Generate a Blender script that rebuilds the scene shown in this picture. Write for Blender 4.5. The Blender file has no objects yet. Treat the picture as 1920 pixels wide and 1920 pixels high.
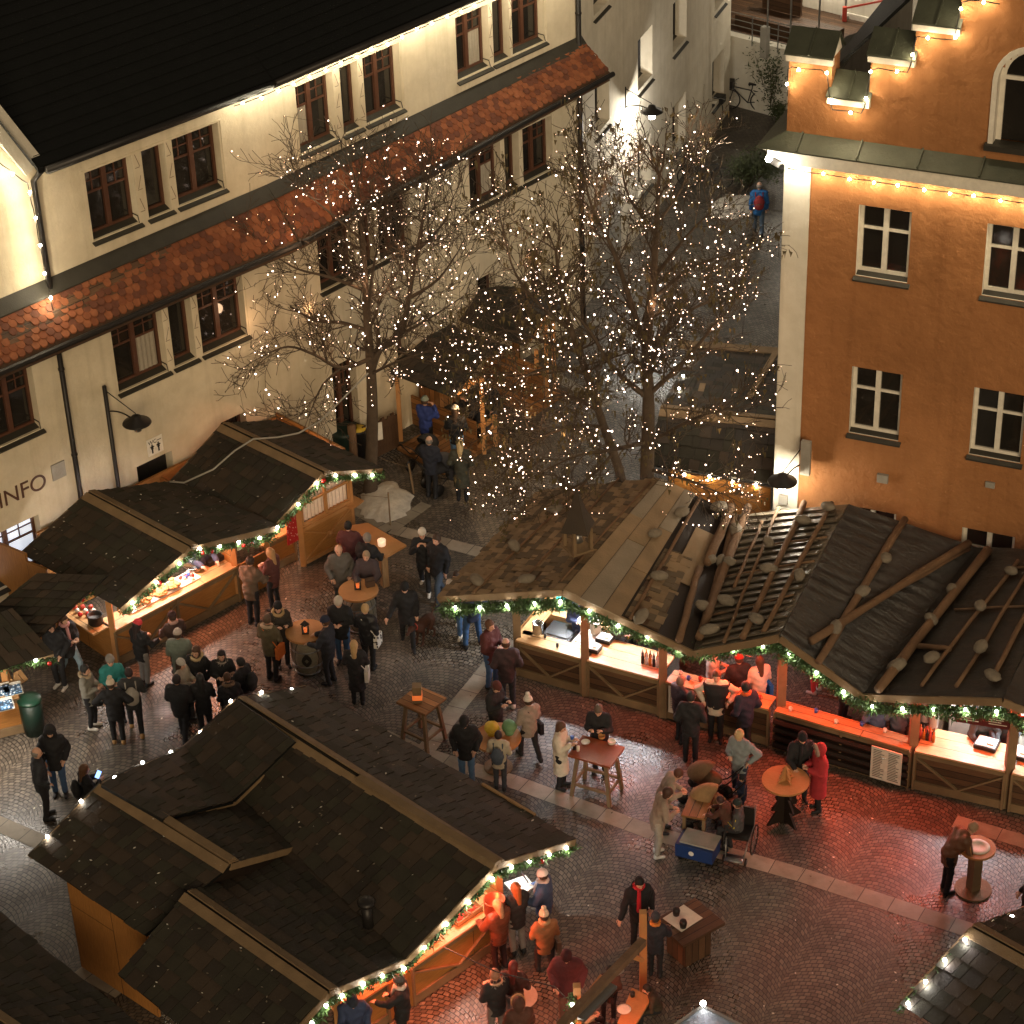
import bpy, math, random
import numpy as np
from mathutils import Vector, Matrix
R = math.radians
random.seed(7); np.random.seed(7)
scn = bpy.context.scene
col = scn.collection
# ------------------------------------------------------------------ camera
TH, CAMH, NX, NY = 32.5, 31.0, 1215.0, 7900.0      # pitch, height, where the plumb line meets the picture plane
FP = math.hypot(NX-960, NY-960)*math.tan(R(TH))     # focal length in photo pixels
_d = np.array([(NX-960)/FP, -(NY-960)/FP, -1.]); _d /= np.linalg.norm(_d)
_up = -_d; _fw = np.array([0, 0, -1.]); _fw = _fw-_fw.dot(_up)*_up; _fw /= np.linalg.norm(_fw); _rt = np.cross(_fw, _up)
RM = np.array([_rt, _fw, _up])
cd = bpy.data.cameras.new('camera'); cam = bpy.data.objects.new('camera', cd); col.objects.link(cam)
cd.sensor_width = 36; cd.lens = 36*FP/1920; cd.clip_end = 600; cd.clip_start = 1
cam.matrix_world = Matrix.Translation((0, 0, CAMH)) @ Matrix([list(r) for r in RM]).to_4x4()
scn.camera = cam
# ------------------------------------------------------------------ night sky and faint town glow
w = bpy.data.worlds.new('World'); scn.world = w; w.use_nodes = True
bg = w.node_tree.nodes['Background']; bg.inputs[0].default_value = (1.0, .84, .66, 1); bg.inputs[1].default_value = 0.085
sd = bpy.data.lights.new('town_glow', 'SUN'); sd.energy = 1.35; sd.angle = R(30); sd.color = (1, .77, .49)
sun = bpy.data.objects.new('town_glow', sd); col.objects.link(sun)
SUN_AZ, SUN_EL = 174, 20      # where the light comes from
_v = Vector((math.sin(R(SUN_AZ))*math.cos(R(SUN_EL)), math.cos(R(SUN_AZ))*math.cos(R(SUN_EL)), math.sin(R(SUN_EL))))
sun.rotation_euler = _v.to_track_quat('Z', 'Y').to_euler()
vs = scn.view_settings; vs.view_transform = 'Standard'; vs.look = 'None'; vs.exposure = 0.28; vs.gamma = 1
scn.cycles.sample_clamp_indirect = 3.0
scn.cycles.use_denoising = True
scn.cycles.max_bounces = 5; scn.cycles.diffuse_bounces = 2; scn.cycles.glossy_bounces = 3
scn.cycles.light_sampling_threshold = 0.003
# ------------------------------------------------------------------ picture <-> place
def ray(x, y): return RM @ np.array([(x-960)/FP, -(y-960)/FP, -1.])
def P(x, y, z=0.0):
    r = ray(x, y); t = (z-CAMH)/r[2]; return Vector((t*r[0], t*r[1], z))
class Wall:
    def __init__(s, A, az, flip=1):
        s.A = np.array([A[0], A[1]]); a = R(az); s.t = np.array([math.sin(a), math.cos(a)]); s.n = flip*np.array([s.t[1], -s.t[0]])
    def pt(s, u, z, o=0.0):
        p = s.A+u*s.t+o*s.n; return Vector((p[0], p[1], z))
    def px(s, x, y, o=0.0):
        r = ray(x, y); k = s.n.dot(s.A+o*s.n)/s.n.dot(r[:2]); p = k*r; q = np.array([p[0], p[1]])
        return float((q-s.A).dot(s.t)), float(CAMH+p[2])
    def rect(s, x0, y0, x1, y1):
        u0, z1 = s.px(x0, y0); u1, z0 = s.px(x1, y1); return (u0, u1, z0, z1)
# ------------------------------------------------------------------ materials
MATS = {}
class NT:
    def __init__(s, name, rough=.8, metal=0., spec=.5):
        s.m = bpy.data.materials.new(name); s.m.use_nodes = True; s.t = s.m.node_tree; s.b = s.t.nodes['Principled BSDF']
        s.b.inputs['Roughness'].default_value = rough; s.b.inputs['Metallic'].default_value = metal
        s.b.inputs['Specular IOR Level'].default_value = spec; MATS[name] = s.m
    def n(s, ty, **k):
        nd = s.t.nodes.new(ty)
        for a, v in k.items():
            if a in nd.inputs.keys(): nd.inputs[a].default_value = v
            else: setattr(nd, a, v)
        return nd
    def l(s, a, b): s.t.links.new(a, b)
    def co(s, uv=False):
        tc = s.n('ShaderNodeTexCoord'); return tc.outputs['UV' if uv else 'Object']
    def noise(s, vec, scale, detail=4, rough=.6):
        nd = s.n('ShaderNodeTexNoise', Scale=scale, Detail=detail, Roughness=rough); s.l(vec, nd.inputs['Vector']); return nd.outputs['Fac']
    def ramp(s, fac, stops):
        r = s.n('ShaderNodeValToRGB'); e = r.color_ramp.elements
        for i, (p, c) in enumerate(stops):
            if i > 1: e.new(p)
            e[i].position = p; e[i].color = (*c, 1) if len(c) == 3 else c
        s.l(fac, r.inputs[0]); return r.outputs[0]
    def mix(s, f, a, b, mode='MIX'):
        m = s.n('ShaderNodeMix', data_type='RGBA', blend_type=mode)
        for v, k in ((f, 0), (a, 6), (b, 7)):
            if hasattr(v, 'links'): s.l(v, m.inputs[k])
            else: m.inputs[k].default_value = v if k == 0 else (*v, 1)
        return m.outputs[2]
    def math(s, op, a, b=0.0):
        m = s.n('ShaderNodeMath', operation=op)
        for i, v in enumerate((a, b)):
            if hasattr(v, 'links'): s.l(v, m.inputs[i])
            else: m.inputs[i].default_value = v
        return m.outputs[0]
    def base(s, c):
        if hasattr(c, 'links'): s.l(c, s.b.inputs['Base Color'])
        else: s.b.inputs['Base Color'].default_value = (*c, 1)
    def bump(s, h, dist=.02, st=1.0, prev=None):
        b = s.n('ShaderNodeBump', Strength=st, Distance=dist); s.l(h, b.inputs['Height'])
        if prev is not None: s.l(prev, b.inputs['Normal'])
        s.l(b.outputs[0], s.b.inputs['Normal']); return b.outputs[0]
def sc(c, k): return tuple(min(1, x*k) for x in c)
def noisy(name, c, k=.75, scale=3., rough=.85, bs=25., bd=.01, metal=0., spec=.4, c2=None, detail=5):
    t = NT(name, rough, metal, spec); o = t.co()
    t.base(t.mix(t.noise(o, scale, detail), c2 or sc(c, k), sc(c, 2-k)))
    t.bump(t.noise(o, bs, 5), bd); return t.m
def plain(name, c, rough=.7, metal=0., spec=.5):
    t = NT(name, rough, metal, spec); o = t.co(); t.base(t.mix(t.noise(o, 14), sc(c, .8), sc(c, 1.2))); return t.m
def emit(name, c, st, sample=True):
    t = NT(name, .5); t.base(c); t.b.inputs['Emission Color'].default_value = (*c, 1); t.b.inputs['Emission Strength'].default_value = st
    if not sample: t.m.cycles.emission_sampling = 'NONE'
    return t.m
def plaster(name, c, bd, bs, stain):
    t = NT(name, .92, 0, .2); o = t.co()
    big = t.noise(o, .35, 6, .65); mid = t.noise(o, 2.2, 6)
    cc = t.mix(t.ramp(big, [(.35, (0, 0, 0)), (.7, (1, 1, 1))]), sc(c, stain), sc(c, 1.08))
    cc = t.mix(t.ramp(mid, [(.3, (0, 0, 0)), (.75, (1, 1, 1))]), t.mix(1.0, cc, (.86, .84, .8), 'MULTIPLY'), cc)
    # rain streaks: noise stretched along the height
    mp = t.n('ShaderNodeMapping'); mp.inputs['Scale'].default_value = (2.2, 2.2, .12); t.l(o, mp.inputs[0])
    st = t.ramp(t.noise(mp.outputs[0], 1.6, 5), [(.5, (1, 1, 1)), (.78, (.74, .72, .68))])
    cc = t.mix(.7, cc, st, 'MULTIPLY'); t.base(cc)
    n1 = t.bump(t.noise(o, bs, 6, .6), bd); t.bump(t.noise(o, 60, 3), .004, .6, n1); return t.m
plaster('plaster_cream', (.70, .61, .45), .012, 9, .82)
plaster('plaster_grey', (.76, .69, .56), .015, 5, .84)
plaster('plaster_orange', (.40, .178, .07), .06, 4.5, .80)
plaster('plaster_white', (.70, .66, .56), .01, 9, .88)
def planks(name, c, bw=.16, rough=.65, k=.55, length=3.0, spec=.4, gap=.5, uv=True, mossy=0):
    t = NT(name, rough, 0, spec); o = t.co(uv)
    br = t.n('ShaderNodeTexBrick'); br.offset = .37; br.inputs['Scale'].default_value = 1; br.inputs['Brick Width'].default_value = length
    br.inputs['Row Height'].default_value = bw; br.inputs['Mortar Size'].default_value = .008; br.inputs['Mortar Smooth'].default_value = .2
    br.inputs['Color1'].default_value = (*sc(c, k), 1); br.inputs['Color2'].default_value = (*sc(c, 1.15), 1); br.inputs['Mortar'].default_value = (*sc(c, .12), 1)
    t.l(o, br.inputs['Vector'])
    mp = t.n('ShaderNodeMapping'); mp.inputs['Scale'].default_value = (1.2, 14, 14); t.l(o, mp.inputs[0])
    g = t.noise(mp.outputs[0], 3, 6, .7); cc = t.mix(.8, br.outputs[0], t.ramp(g, [(.3, (.5, .48, .45)), (.7, (1.15, 1.12, 1.1))]), 'MULTIPLY')
    if mossy:
        cc = t.mix(t.ramp(t.noise(t.co(), 1.1, 6), [(.48, (0, 0, 0)), (.72, (1, 1, 1))]), cc, t.mix(.5, cc, (.05, .055, .02)))
    t.base(cc)
    n1 = t.bump(t.math('SUBTRACT', 1.0, br.outputs[1]), .01); t.bump(g, .006, 1, n1); return t.m
planks('wood_plank', (.36, .17, .06)); planks('wood_dark', (.12, .062, .03)); planks('wood_pale', (.55, .33, .15), .2, .55)
planks('wood_panel', (.42, .19, .05), 1.2, .55, .85, 2.5); planks('wood_counter', (.62, .36, .16), .3, .35, .85, 4)
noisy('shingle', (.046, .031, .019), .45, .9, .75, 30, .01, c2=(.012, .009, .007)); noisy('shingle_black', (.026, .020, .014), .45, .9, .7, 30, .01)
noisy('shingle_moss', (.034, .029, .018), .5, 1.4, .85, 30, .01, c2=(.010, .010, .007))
noisy('shingle_worn', (.25, .17, .095), .5, 1.6, .8, 26, .01, c2=(.075, .05, .03))
noisy('wood_beam', (.19, .125, .065), .6, 3, .75, 30, .012); noisy('wood_orange', (.42, .20, .07), .7, 3, .6, 20, .008)
noisy('bark', (.075, .052, .034), .5, 6, .9, 30, .02); noisy('log', (.15, .085, .045), .5, 4, .85, 18, .02)
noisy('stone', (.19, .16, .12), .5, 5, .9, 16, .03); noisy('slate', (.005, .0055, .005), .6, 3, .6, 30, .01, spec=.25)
noisy('snow', (.62, .58, .50), .62, 3.0, .7, 8, .05, c2=(.26, .22, .17)); noisy('copper_green', (.075, .08, .055), .6, 2.5, .45, 14, .01, metal=.35)
noisy('metal_dark', (.025, .022, .02), .7, 5, .45, 30, .002, metal=.4); noisy('metal_grey', (.30, .30, .29), .8, 5, .3, 30, .002, metal=.8)
noisy('steel', (.6, .6, .6), .9, 5, .22, 20, .001, metal=1.); noisy('window_wood', (.085, .034, .018), .6, 5, .5, 30, .003)
noisy('paint_white', (.70, .65, .55), .72, 7, .6, 30, .004); noisy('sill_dark', (.032, .028, .02), .6, 4, .6, 30, .005)
noisy('concrete', (.30, .28, .24), .7, 3, .9, 20, .01); noisy('tarp_grey', (.16, .17, .19), .7, 2, .35, 5, .05)
noisy('leaf', (.10, .075, .03), .5, 8, .8, 20, .01); noisy('shrub_leaf', (.07, .085, .035), .5, 8, .7, 20, .01)
def fir():
    t = NT('fir', .6, 0, .4); o = t.co(); t.base(t.ramp(t.noise(o, 9, 4), [(.3, (.018, .04, .014)), (.6, (.06, .12, .035)), (.8, (.14, .20, .06))])); return t.m
fir()
def glass():
    t = NT('glass_dark', .06, 0, .6); o = t.co(); t.base(t.mix(t.noise(o, 1.2), (.004, .004, .004), (.03, .025, .02))); t.bump(t.noise(o, 2.5, 2), .004, .35); return t.m
glass()
def tiles(name):
    t = NT(name, .8, 0, .3); o = t.co(); t.base(t.mix(t.noise(o, 7, 3), (.14, .045, .02), (.40, .135, .05))); t.bump(t.noise(o, 40, 4), .006); return t.m
tiles('clay_tile')
def tarp():
    t = NT('tarp', .20, 0, .7); o = t.co(); t.base(t.mix(t.noise(o, 1.5, 5), (.008, .008, .008), (.028, .028, .026)))
    mp = t.n('ShaderNodeMapping'); mp.vector_type = 'TEXTURE'; mp.inputs['Scale'].default_value = (1.8, .30, 1); mp.inputs['Rotation'].default_value = (0, 0, R(-23)); t.l(o, mp.inputs[0])
    t.bump(t.noise(mp.outputs[0], 2.2, 6, .72), .09); return t.m
tarp()
def tarp2():
    t = NT('foil', .28, .25, .6); o = t.co(); t.base(t.mix(t.noise(o, 2.5, 5), (.09, .075, .055), (.20, .165, .12)))
    mp = t.n('ShaderNodeMapping'); mp.vector_type = 'TEXTURE'; mp.inputs['Scale'].default_value = (1.5, .22, 1); mp.inputs['Rotation'].default_value = (0, 0, R(-23)); t.l(o, mp.inputs[0])
    t.bump(t.noise(mp.outputs[0], 2.2, 5, .65), .07); return t.m
tarp2()
def cobbles():
    t = NT('cobbles', .5, 0, .5); tc = t.co(); sp = t.n('ShaderNodeSeparateXYZ')
    mp = t.n('ShaderNodeMapping'); mp.inputs['Rotation'].default_value = (0, 0, R(28)); t.l(tc, mp.inputs[0])
    nz = t.n('ShaderNodeTexNoise', Scale=1.1, Detail=2); t.l(mp.outputs[0], nz.inputs['Vector'])
    va = t.n('ShaderNodeVectorMath', operation='SCALE'); t.l(nz.outputs['Color'], va.inputs[0]); va.inputs['Scale'].default_value = .16
    vb = t.n('ShaderNodeVectorMath', operation='ADD'); t.l(mp.outputs[0], vb.inputs[0]); t.l(va.outputs[0], vb.inputs[1]); t.l(vb.outputs[0], sp.inputs[0])
    Wd = 1.55; x = t.math('DIVIDE', sp.outputs[0], Wd); fx = t.math('SUBTRACT', t.math('FRACT', x), .5)
    u = t.math('MULTIPLY', fx, Wd); h = t.math('SQRT', t.math('SUBTRACT', 1.0, t.math('MULTIPLY', u, u)))
    v = t.math('SUBTRACT', sp.outputs[1], h); along = t.math('ADD', t.math('MULTIPLY', t.math('ARCSINE', u), 1.0), t.math('MULTIPLY', t.math('FLOOR', x), 7.31))
    cb = t.n('ShaderNodeCombineXYZ'); t.l(along, cb.inputs[0]); t.l(v, cb.inputs[1])
    br = t.n('ShaderNodeTexBrick'); br.offset = .5; i = br.inputs; i['Scale'].default_value = 1; i['Brick Width'].default_value = .125; i['Row Height'].default_value = .105
    i['Mortar Size'].default_value = .011; i['Mortar Smooth'].default_value = .45; i['Color1'].default_value = (.092, .077, .060, 1); i['Color2'].default_value = (.190, .158, .124, 1); i['Mortar'].default_value = (.018, .016, .014, 1)
    t.l(cb.outputs[0], i['Vector'])
    big = t.noise(tc, .22, 6, .6); cc = t.mix(.8, br.outputs[0], t.ramp(big, [(.32, (.45, .44, .43)), (.68, (1.15, 1.13, 1.1))]), 'MULTIPLY'); t.base(cc)
    wet = t.ramp(t.noise(tc, .45, 5, .6), [(.38, (.24, .24, .24)), (.66, (.56, .56, .56))]); t.l(wet, t.b.inputs['Roughness'])
    n1 = t.bump(t.math('SUBTRACT', 1.0, br.outputs[1]), .018); t.bump(t.noise(tc, 22, 4), .01, .7, n1); return t.m
cobbles()
def slabs():
    t = NT('slab_stone', .6, 0, .4); o = t.co(True); br = t.n('ShaderNodeTexBrick'); i = br.inputs; i['Scale'].default_value = 1; i['Brick Width'].default_value = .62
    i['Row Height'].default_value = 1.4; i['Mortar Size'].default_value = .008; i['Color1'].default_value = (.27, .235, .18, 1); i['Color2'].default_value = (.40, .345, .27, 1); i['Mortar'].default_value = (.06, .05, .04, 1)
    t.l(o, i['Vector']); oo = t.co(); t.base(t.mix(.7, br.outputs[0], t.ramp(t.noise(oo, 3, 6), [(.3, (.6, .58, .55)), (.7, (1.1, 1.1, 1.1))]), 'MULTIPLY')); t.bump(t.noise(oo, 30, 4), .006); return t.m
slabs()
emit('bulb_white', (1., .93, .80), 60, False); emit('bulb_warm', (1., .86, .62), 60, False); emit('fairy_light', (1., .76, .62), 8, False); emit('fairy_dim', (1., .66, .46), 4.5, False)
emit('lamp_white', (1., .96, .88), 60, False); emit('tube_cool', (.93, .97, 1.), 14, False); emit('heater_glow', (1., .10, .03), 10, False); emit('phone_screen', (.25, .45, 1.), 2.2, False)
emit('candle', (1., .22, .05), .35, False)
emit('lit_pane', (1., .55, .30), 1.0, False)
emit('lit_room', (.75, .85, 1.), .55, False)
def colmat(name, c, rough=.8, metal=0.):
    if name not in MATS: plain(name, c, rough, metal)
    return MATS[name]
def cloth(c, gloss=.85):
    k = 'cloth_%02x%02x%02x_%d' % (*[int(min(1, x)*255) for x in c], int(gloss*10))
    if k not in MATS:
        t = NT(k, gloss, 0, .35); o = t.co(); t.base(t.mix(t.noise(o, 12, 4), sc(c, .72), sc(c, 1.25))); t.bump(t.noise(o, 9, 3), .03, .6)
    return MATS[k]
# ------------------------------------------------------------------ meshes
def cyl_axis(a, b):
    d = (b-a).normalized(); r = Vector((0, 0, 1)) if abs(d.z) < .95 else Vector((1, 0, 0)); u = d.cross(r).normalized(); return d, u, d.cross(u).normalized()
class MB:
    def __init__(s): s.v = []; s.f = []; s.m = []; s.uv = []
    def add(s, vs, fs, m=0, uv=None):
        b = len(s.v); s.v += [tuple(p) for p in vs]
        for k, f in enumerate(fs):
            s.f.append([b+i for i in f]); s.m.append(m); s.uv.append(uv[k] if uv else None)
        return s
    def quad(s, a, b, c, d, m=0, uv=None): return s.add([a, b, c, d], [(0, 1, 2, 3)], m, [uv] if uv else None)
    def hexa(s, q, m=0):
        """q: 8 corners, bottom ring 0-3 then top ring 4-7"""
        q = [Vector(p) for p in q]; fs = [(3, 2, 1, 0), (4, 5, 6, 7), (0, 1, 5, 4), (1, 2, 6, 5), (2, 3, 7, 6), (3, 0, 4, 7)]; uv = []
        for f in fs:
            a, b, c, d = [q[i] for i in f]; e1 = (b-a).length; e2 = (d-a).length
            if e1 >= e2: uv.append([(0, 0), (e1, 0), (e1, e2), (0, e2)])
            else: uv.append([(0, 0), (0, e1), (e2, e1), (e2, 0)])
        return s.add(q, fs, m, uv)
    def box(s, c, sx, sy, sz, m=0, rz=0.0, M=None):
        """c: centre of the base"""
        q = []
        for z in (0, sz):
            for x, y in ((-sx/2, -sy/2), (sx/2, -sy/2), (sx/2, sy/2), (-sx/2, sy/2)):
                p = Vector((x*math.cos(rz)-y*math.sin(rz), x*math.sin(rz)+y*math.cos(rz), z))+Vector(c); q.append(M @ p if M else p)
        return s.hexa(q, m)
    def beam(s, a, b, w, h, m=0, up=(0, 0, 1)):
        a, b = Vector(a), Vector(b); d = (b-a).normalized(); u = d.cross(Vector(up)); u = u.normalized() if u.length > 1e-4 else Vector((1, 0, 0)); v = u.cross(d).normalized()
        q = [a-u*w/2-v*h/2, a+u*w/2-v*h/2, b+u*w/2-v*h/2, b-u*w/2-v*h/2, a-u*w/2+v*h/2, a+u*w/2+v*h/2, b+u*w/2+v*h/2, b-u*w/2+v*h/2]
        return s.hexa(q, m)
    def tube(s, pts, rs, n=8, m=0, cap=True):
        pts = [Vector(p) for p in pts]
        if not hasattr(rs, '__len__'): rs = [rs]*len(pts)
        vs = []; fs = []; pu = None
        for i, p in enumerate(pts):
            d = (pts[min(i+1, len(pts)-1)]-pts[max(i-1, 0)]); d = d.normalized() if d.length > 1e-9 else Vector((0, 0, 1))
            if pu is None: _, u, v = cyl_axis(p, p+d)
            else:
                u = pu-d*pu.dot(d); u = u.normalized() if u.length > 1e-6 else cyl_axis(p, p+d)[1]; v = d.cross(u)
            pu = u
            for k in range(n):
                a = 2*math.pi*k/n; vs.append(p+(u*math.cos(a)+v*math.sin(a))*rs[i])
        for i in range(len(pts)-1):
            for k in range(n): fs.append((i*n+k, i*n+(k+1) % n, (i+1)*n+(k+1) % n, (i+1)*n+k))
        if cap: fs.append(tuple(range(n-1, -1, -1))); fs.append(tuple((len(pts)-1)*n+k for k in range(n)))
        return s.add(vs, fs, m)
    def lathe(s, c, prof, n=20, m=0, M=None):
        """prof: (radius, height) pairs"""
        c = Vector(c); vs = []; fs = []
        for r, z in prof:
            for k in range(n):
                a = 2*math.pi*k/n; p = Vector((r*math.cos(a), r*math.sin(a), z)); p = (M @ p if M else p)+c; vs.append(p)
        for i in range(len(prof)-1):
            for k in range(n): fs.append((i*n+k, i*n+(k+1) % n, (i+1)*n+(k+1) % n, (i+1)*n+k))
        fs.append(tuple(range(n-1, -1, -1))); fs.append(tuple((len(prof)-1)*n+k for k in range(n)))
        return s.add(vs, fs, m)
    def prism(s, poly, off, m=0):
        """poly: 3-D points, extruded by the vector off"""
        n = len(poly); poly = [Vector(p) for p in poly]; off = Vector(off)
        fs = [tuple(range(n-1, -1, -1)), tuple(range(n, 2*n))]+[(i, (i+1) % n, n+(i+1) % n, n+i) for i in range(n)]
        return s.add(poly+[p+off for p in poly], fs, m)
    def blob(s, c, r, m=0, n=8, j=.25, sq=(1, 1, 1), seed=None):
        rg = random.Random(seed if seed is not None else len(s.v)); vs = []; fs = []; h = max(4, n//2+1)
        for i in range(h+1):
            for k in range(n):
                th = math.pi*i/h; a = 2*math.pi*k/n; q = 1+rg.uniform(-j, j) if 0 < i < h else 1
                vs.append(Vector(c)+Vector((math.sin(th)*math.cos(a)*sq[0], math.sin(th)*math.sin(a)*sq[1], math.cos(th)*sq[2]))*r*q)
        for i in range(h):
            for k in range(n): fs.append((i*n+k, (i+1)*n+k, (i+1)*n+(k+1) % n, i*n+(k+1) % n))
        return s.add(vs, fs, m)
    def build(s, name, mats, parent=None, smooth=False, local=False):
        me = bpy.data.meshes.new(name); me.from_pydata([tuple(v) for v in s.v], [], s.f); mats = mats if isinstance(mats, (list, tuple)) else [mats]
        for m in mats: me.materials.append(MATS[m] if isinstance(m, str) else m)
        if len(mats) > 1: me.polygons.foreach_set('material_index', s.m)
        if any(u is not None for u in s.uv):
            uvl = me.uv_layers.new(name='UVMap'); dat = []
            for f, u in zip(s.f, s.uv): dat += [c for q in (u or [(0, 0)]*len(f)) for c in q]
            uvl.data.foreach_set('uv', dat)
        if smooth: me.polygons.foreach_set('use_smooth', [True]*len(me.polygons))
        me.update(); o = bpy.data.objects.new(name, me); col.objects.link(o)
        if parent is not None: attach(o, parent, local)
        return o
WM = {}
def attach(o, parent, local=False):
    o.parent = parent
    if not local: o.matrix_parent_inverse = WM.get(parent.name, Matrix()).inverted()
    if not local or True: WM[o.name] = WM.get(parent.name, Matrix()) if local else Matrix()
def thing(name, label, cat, loc=(0, 0, 0), group=None, rz=0.0):
    o = bpy.data.objects.new(name, None); col.objects.link(o); o.empty_display_size = .2
    M = Matrix.Translation(Vector(loc)) @ Matrix.Rotation(rz, 4, 'Z'); o.matrix_world = M; o.location = loc; o.rotation_euler = (0, 0, rz); WM[o.name] = M
    return tag(o, label, cat, group)
def tag(o, label, cat, group=None, kind=None):
    if label: o['label'] = label
    if cat: o['category'] = cat
    if group: o['group'] = group
    if kind: o['kind'] = kind
    return o
def struct(o): o['kind'] = 'structure'; return o
def light(kind, loc, energy, color, parent=None, radius=.05, size=None, rot=None, name='lamp_light', spot=None):
    d = bpy.data.lights.new(name, kind); d.energy = energy; d.color = color
    if kind == 'AREA':
        d.shape = 'RECTANGLE'; d.size, d.size_y = size
    else: d.shadow_soft_size = radius
    if kind == 'SPOT': d.spot_size = spot; d.spot_blend = .6
    o = bpy.data.objects.new(name, d); col.objects.link(o); o.location = loc
    if rot is not None: o.rotation_euler = rot
    if parent is not None: attach(o, parent)
    return o
def text_obj(s, name, M, size, mat, parent, extrude=.004, align='CENTER', label=None):
    cu = bpy.data.curves.new(name, 'FONT'); cu.body = s; cu.size = size; cu.extrude = extrude; cu.align_x = align; cu.align_y = 'CENTER'; cu.space_line = 1.0
    o = bpy.data.objects.new(name, cu); col.objects.link(o); o.matrix_world = M
    me = bpy.data.meshes.new_from_object(o, depsgraph=bpy.context.evaluated_depsgraph_get()); bpy.data.objects.remove(o); me.transform(M)
    me.materials.clear(); me.materials.append(MATS[mat]); o = bpy.data.objects.new(name, me); col.objects.link(o); attach(o, parent); return o
def frame3(o, x, y):
    """matrix with local x along x, local y along y"""
    x = Vector(x).normalized(); z = x.cross(Vector(y)).normalized(); y = z.cross(x); return Matrix(((x[0], y[0], z[0], o[0]), (x[1], y[1], z[1], o[1]), (x[2], y[2], z[2], o[2]), (0, 0, 0, 1)))
# ================================================================== GROUND
def G2(x, y, z=0): return P(x, y, z)
g = MB(); g.quad((-120, -20, 0), (120, -20, 0), (120, 260, 0), (-120, 260, 0)); struct(g.build('ground', 'cobbles'))
def strip(name, pts, wd, z=.004):
    b = MB(); L = 0
    for i in range(len(pts)-1):
        a = P(*pts[i]); c = P(*pts[i+1]); d = (c-a).normalized(); n = Vector((-d.y, d.x, 0))*wd/2; l = (c-a).length
        b.quad(a-n+Vector((0, 0, z)), c-n+Vector((0, 0, z)), c+n+Vector((0, 0, z)), a+n+Vector((0, 0, z)), 0, [(L, 0), (L+l, 0), (L+l, wd), (L, wd)]); L += l
    return struct(b.build(name, 'slab_stone'))
strip('paving_strip', [(-60, 1520), (60, 1572), (300, 1680)], .42)
strip('paving_strip', [(640, 1345), (790, 1412), (960, 1465), (1225, 1562), (1500, 1640), (1820, 1745), (2000, 1805)], .42)
strip('paving_strip', [(560, 1300), (640, 1345)], .42, .008)
strip('paving_strip', [(800, 1405), (860, 1322), (960, 1200)], .42, .008)
strip('paving_strip', [(640, 940), (735, 992), (905, 1037), (1100, 1100)], .42)
strip('paving_strip', [(735, 992), (800, 945)], .34, .008)
strip('paving_strip', [(1110, 600), (1210, 635), (1330, 660)], .42)
strip('paving_strip', [(1030, 700), (1140, 760)], .36)
strip('paving_strip', [(1790, 1540), (1960, 1590)], .4)
strip('paving_strip', [(150, 1815), (230, 1860)], .4)
# ================================================================== LEFT HOUSE
K = P(480, 143, 11.0)
WL = Wall((K.x, K.y), 46.5); WR = Wall((K.x, K.y), 42.2)
def wallmesh(b, W, ulist, zlist, inside, holes, m=0):
    us = sorted(set([round(u, 3) for u in ulist]+[round(h[i], 3) for h in holes for i in (0, 1)]))
    zs = sorted(set([round(z, 3) for z in zlist]+[round(h[i], 3) for h in holes for i in (2, 3)]))
    for i in range(len(us)-1):
        for j in range(len(zs)-1):
            uc, zc = (us[i]+us[i+1])/2, (zs[j]+zs[j+1])/2
            if not inside(uc, zc) or any(h[0] < uc < h[1] and h[2] < zc < h[3] for h in holes): continue
            b.quad(W.pt(us[i], zs[j]), W.pt(us[i+1], zs[j]), W.pt(us[i+1], zs[j+1]), W.pt(us[i], zs[j+1]), m)
def reveals(b, W, h, d, m=0):
    u0, u1, z0, z1 = h
    p = lambda u, z, o: W.pt(u, z, o)
    b.quad(p(u0, z0, 0), p(u0, z1, 0), p(u0, z1, -d), p(u0, z0, -d), m); b.quad(p(u1, z0, 0), p(u1, z0, -d), p(u1, z1, -d), p(u1, z1, 0), m)
    b.quad(p(u0, z1, 0), p(u1, z1, 0), p(u1, z1, -d), p(u0, z1, -d), m); b.quad(p(u0, z0, 0), p(u0, z0, -d), p(u1, z0, -d), p(u1, z0, 0), m)
def wb(b, W, u0, u1, z0, z1, o0, o1, m=0):
    q = [W.pt(u0, z0, o0), W.pt(u1, z0, o0), W.pt(u1, z0, o1), W.pt(u0, z0, o1), W.pt(u0, z1, o0), W.pt(u1, z1, o0), W.pt(u1, z1, o1), W.pt(u0, z1, o1)]
    b.hexa(q, m)
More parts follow.
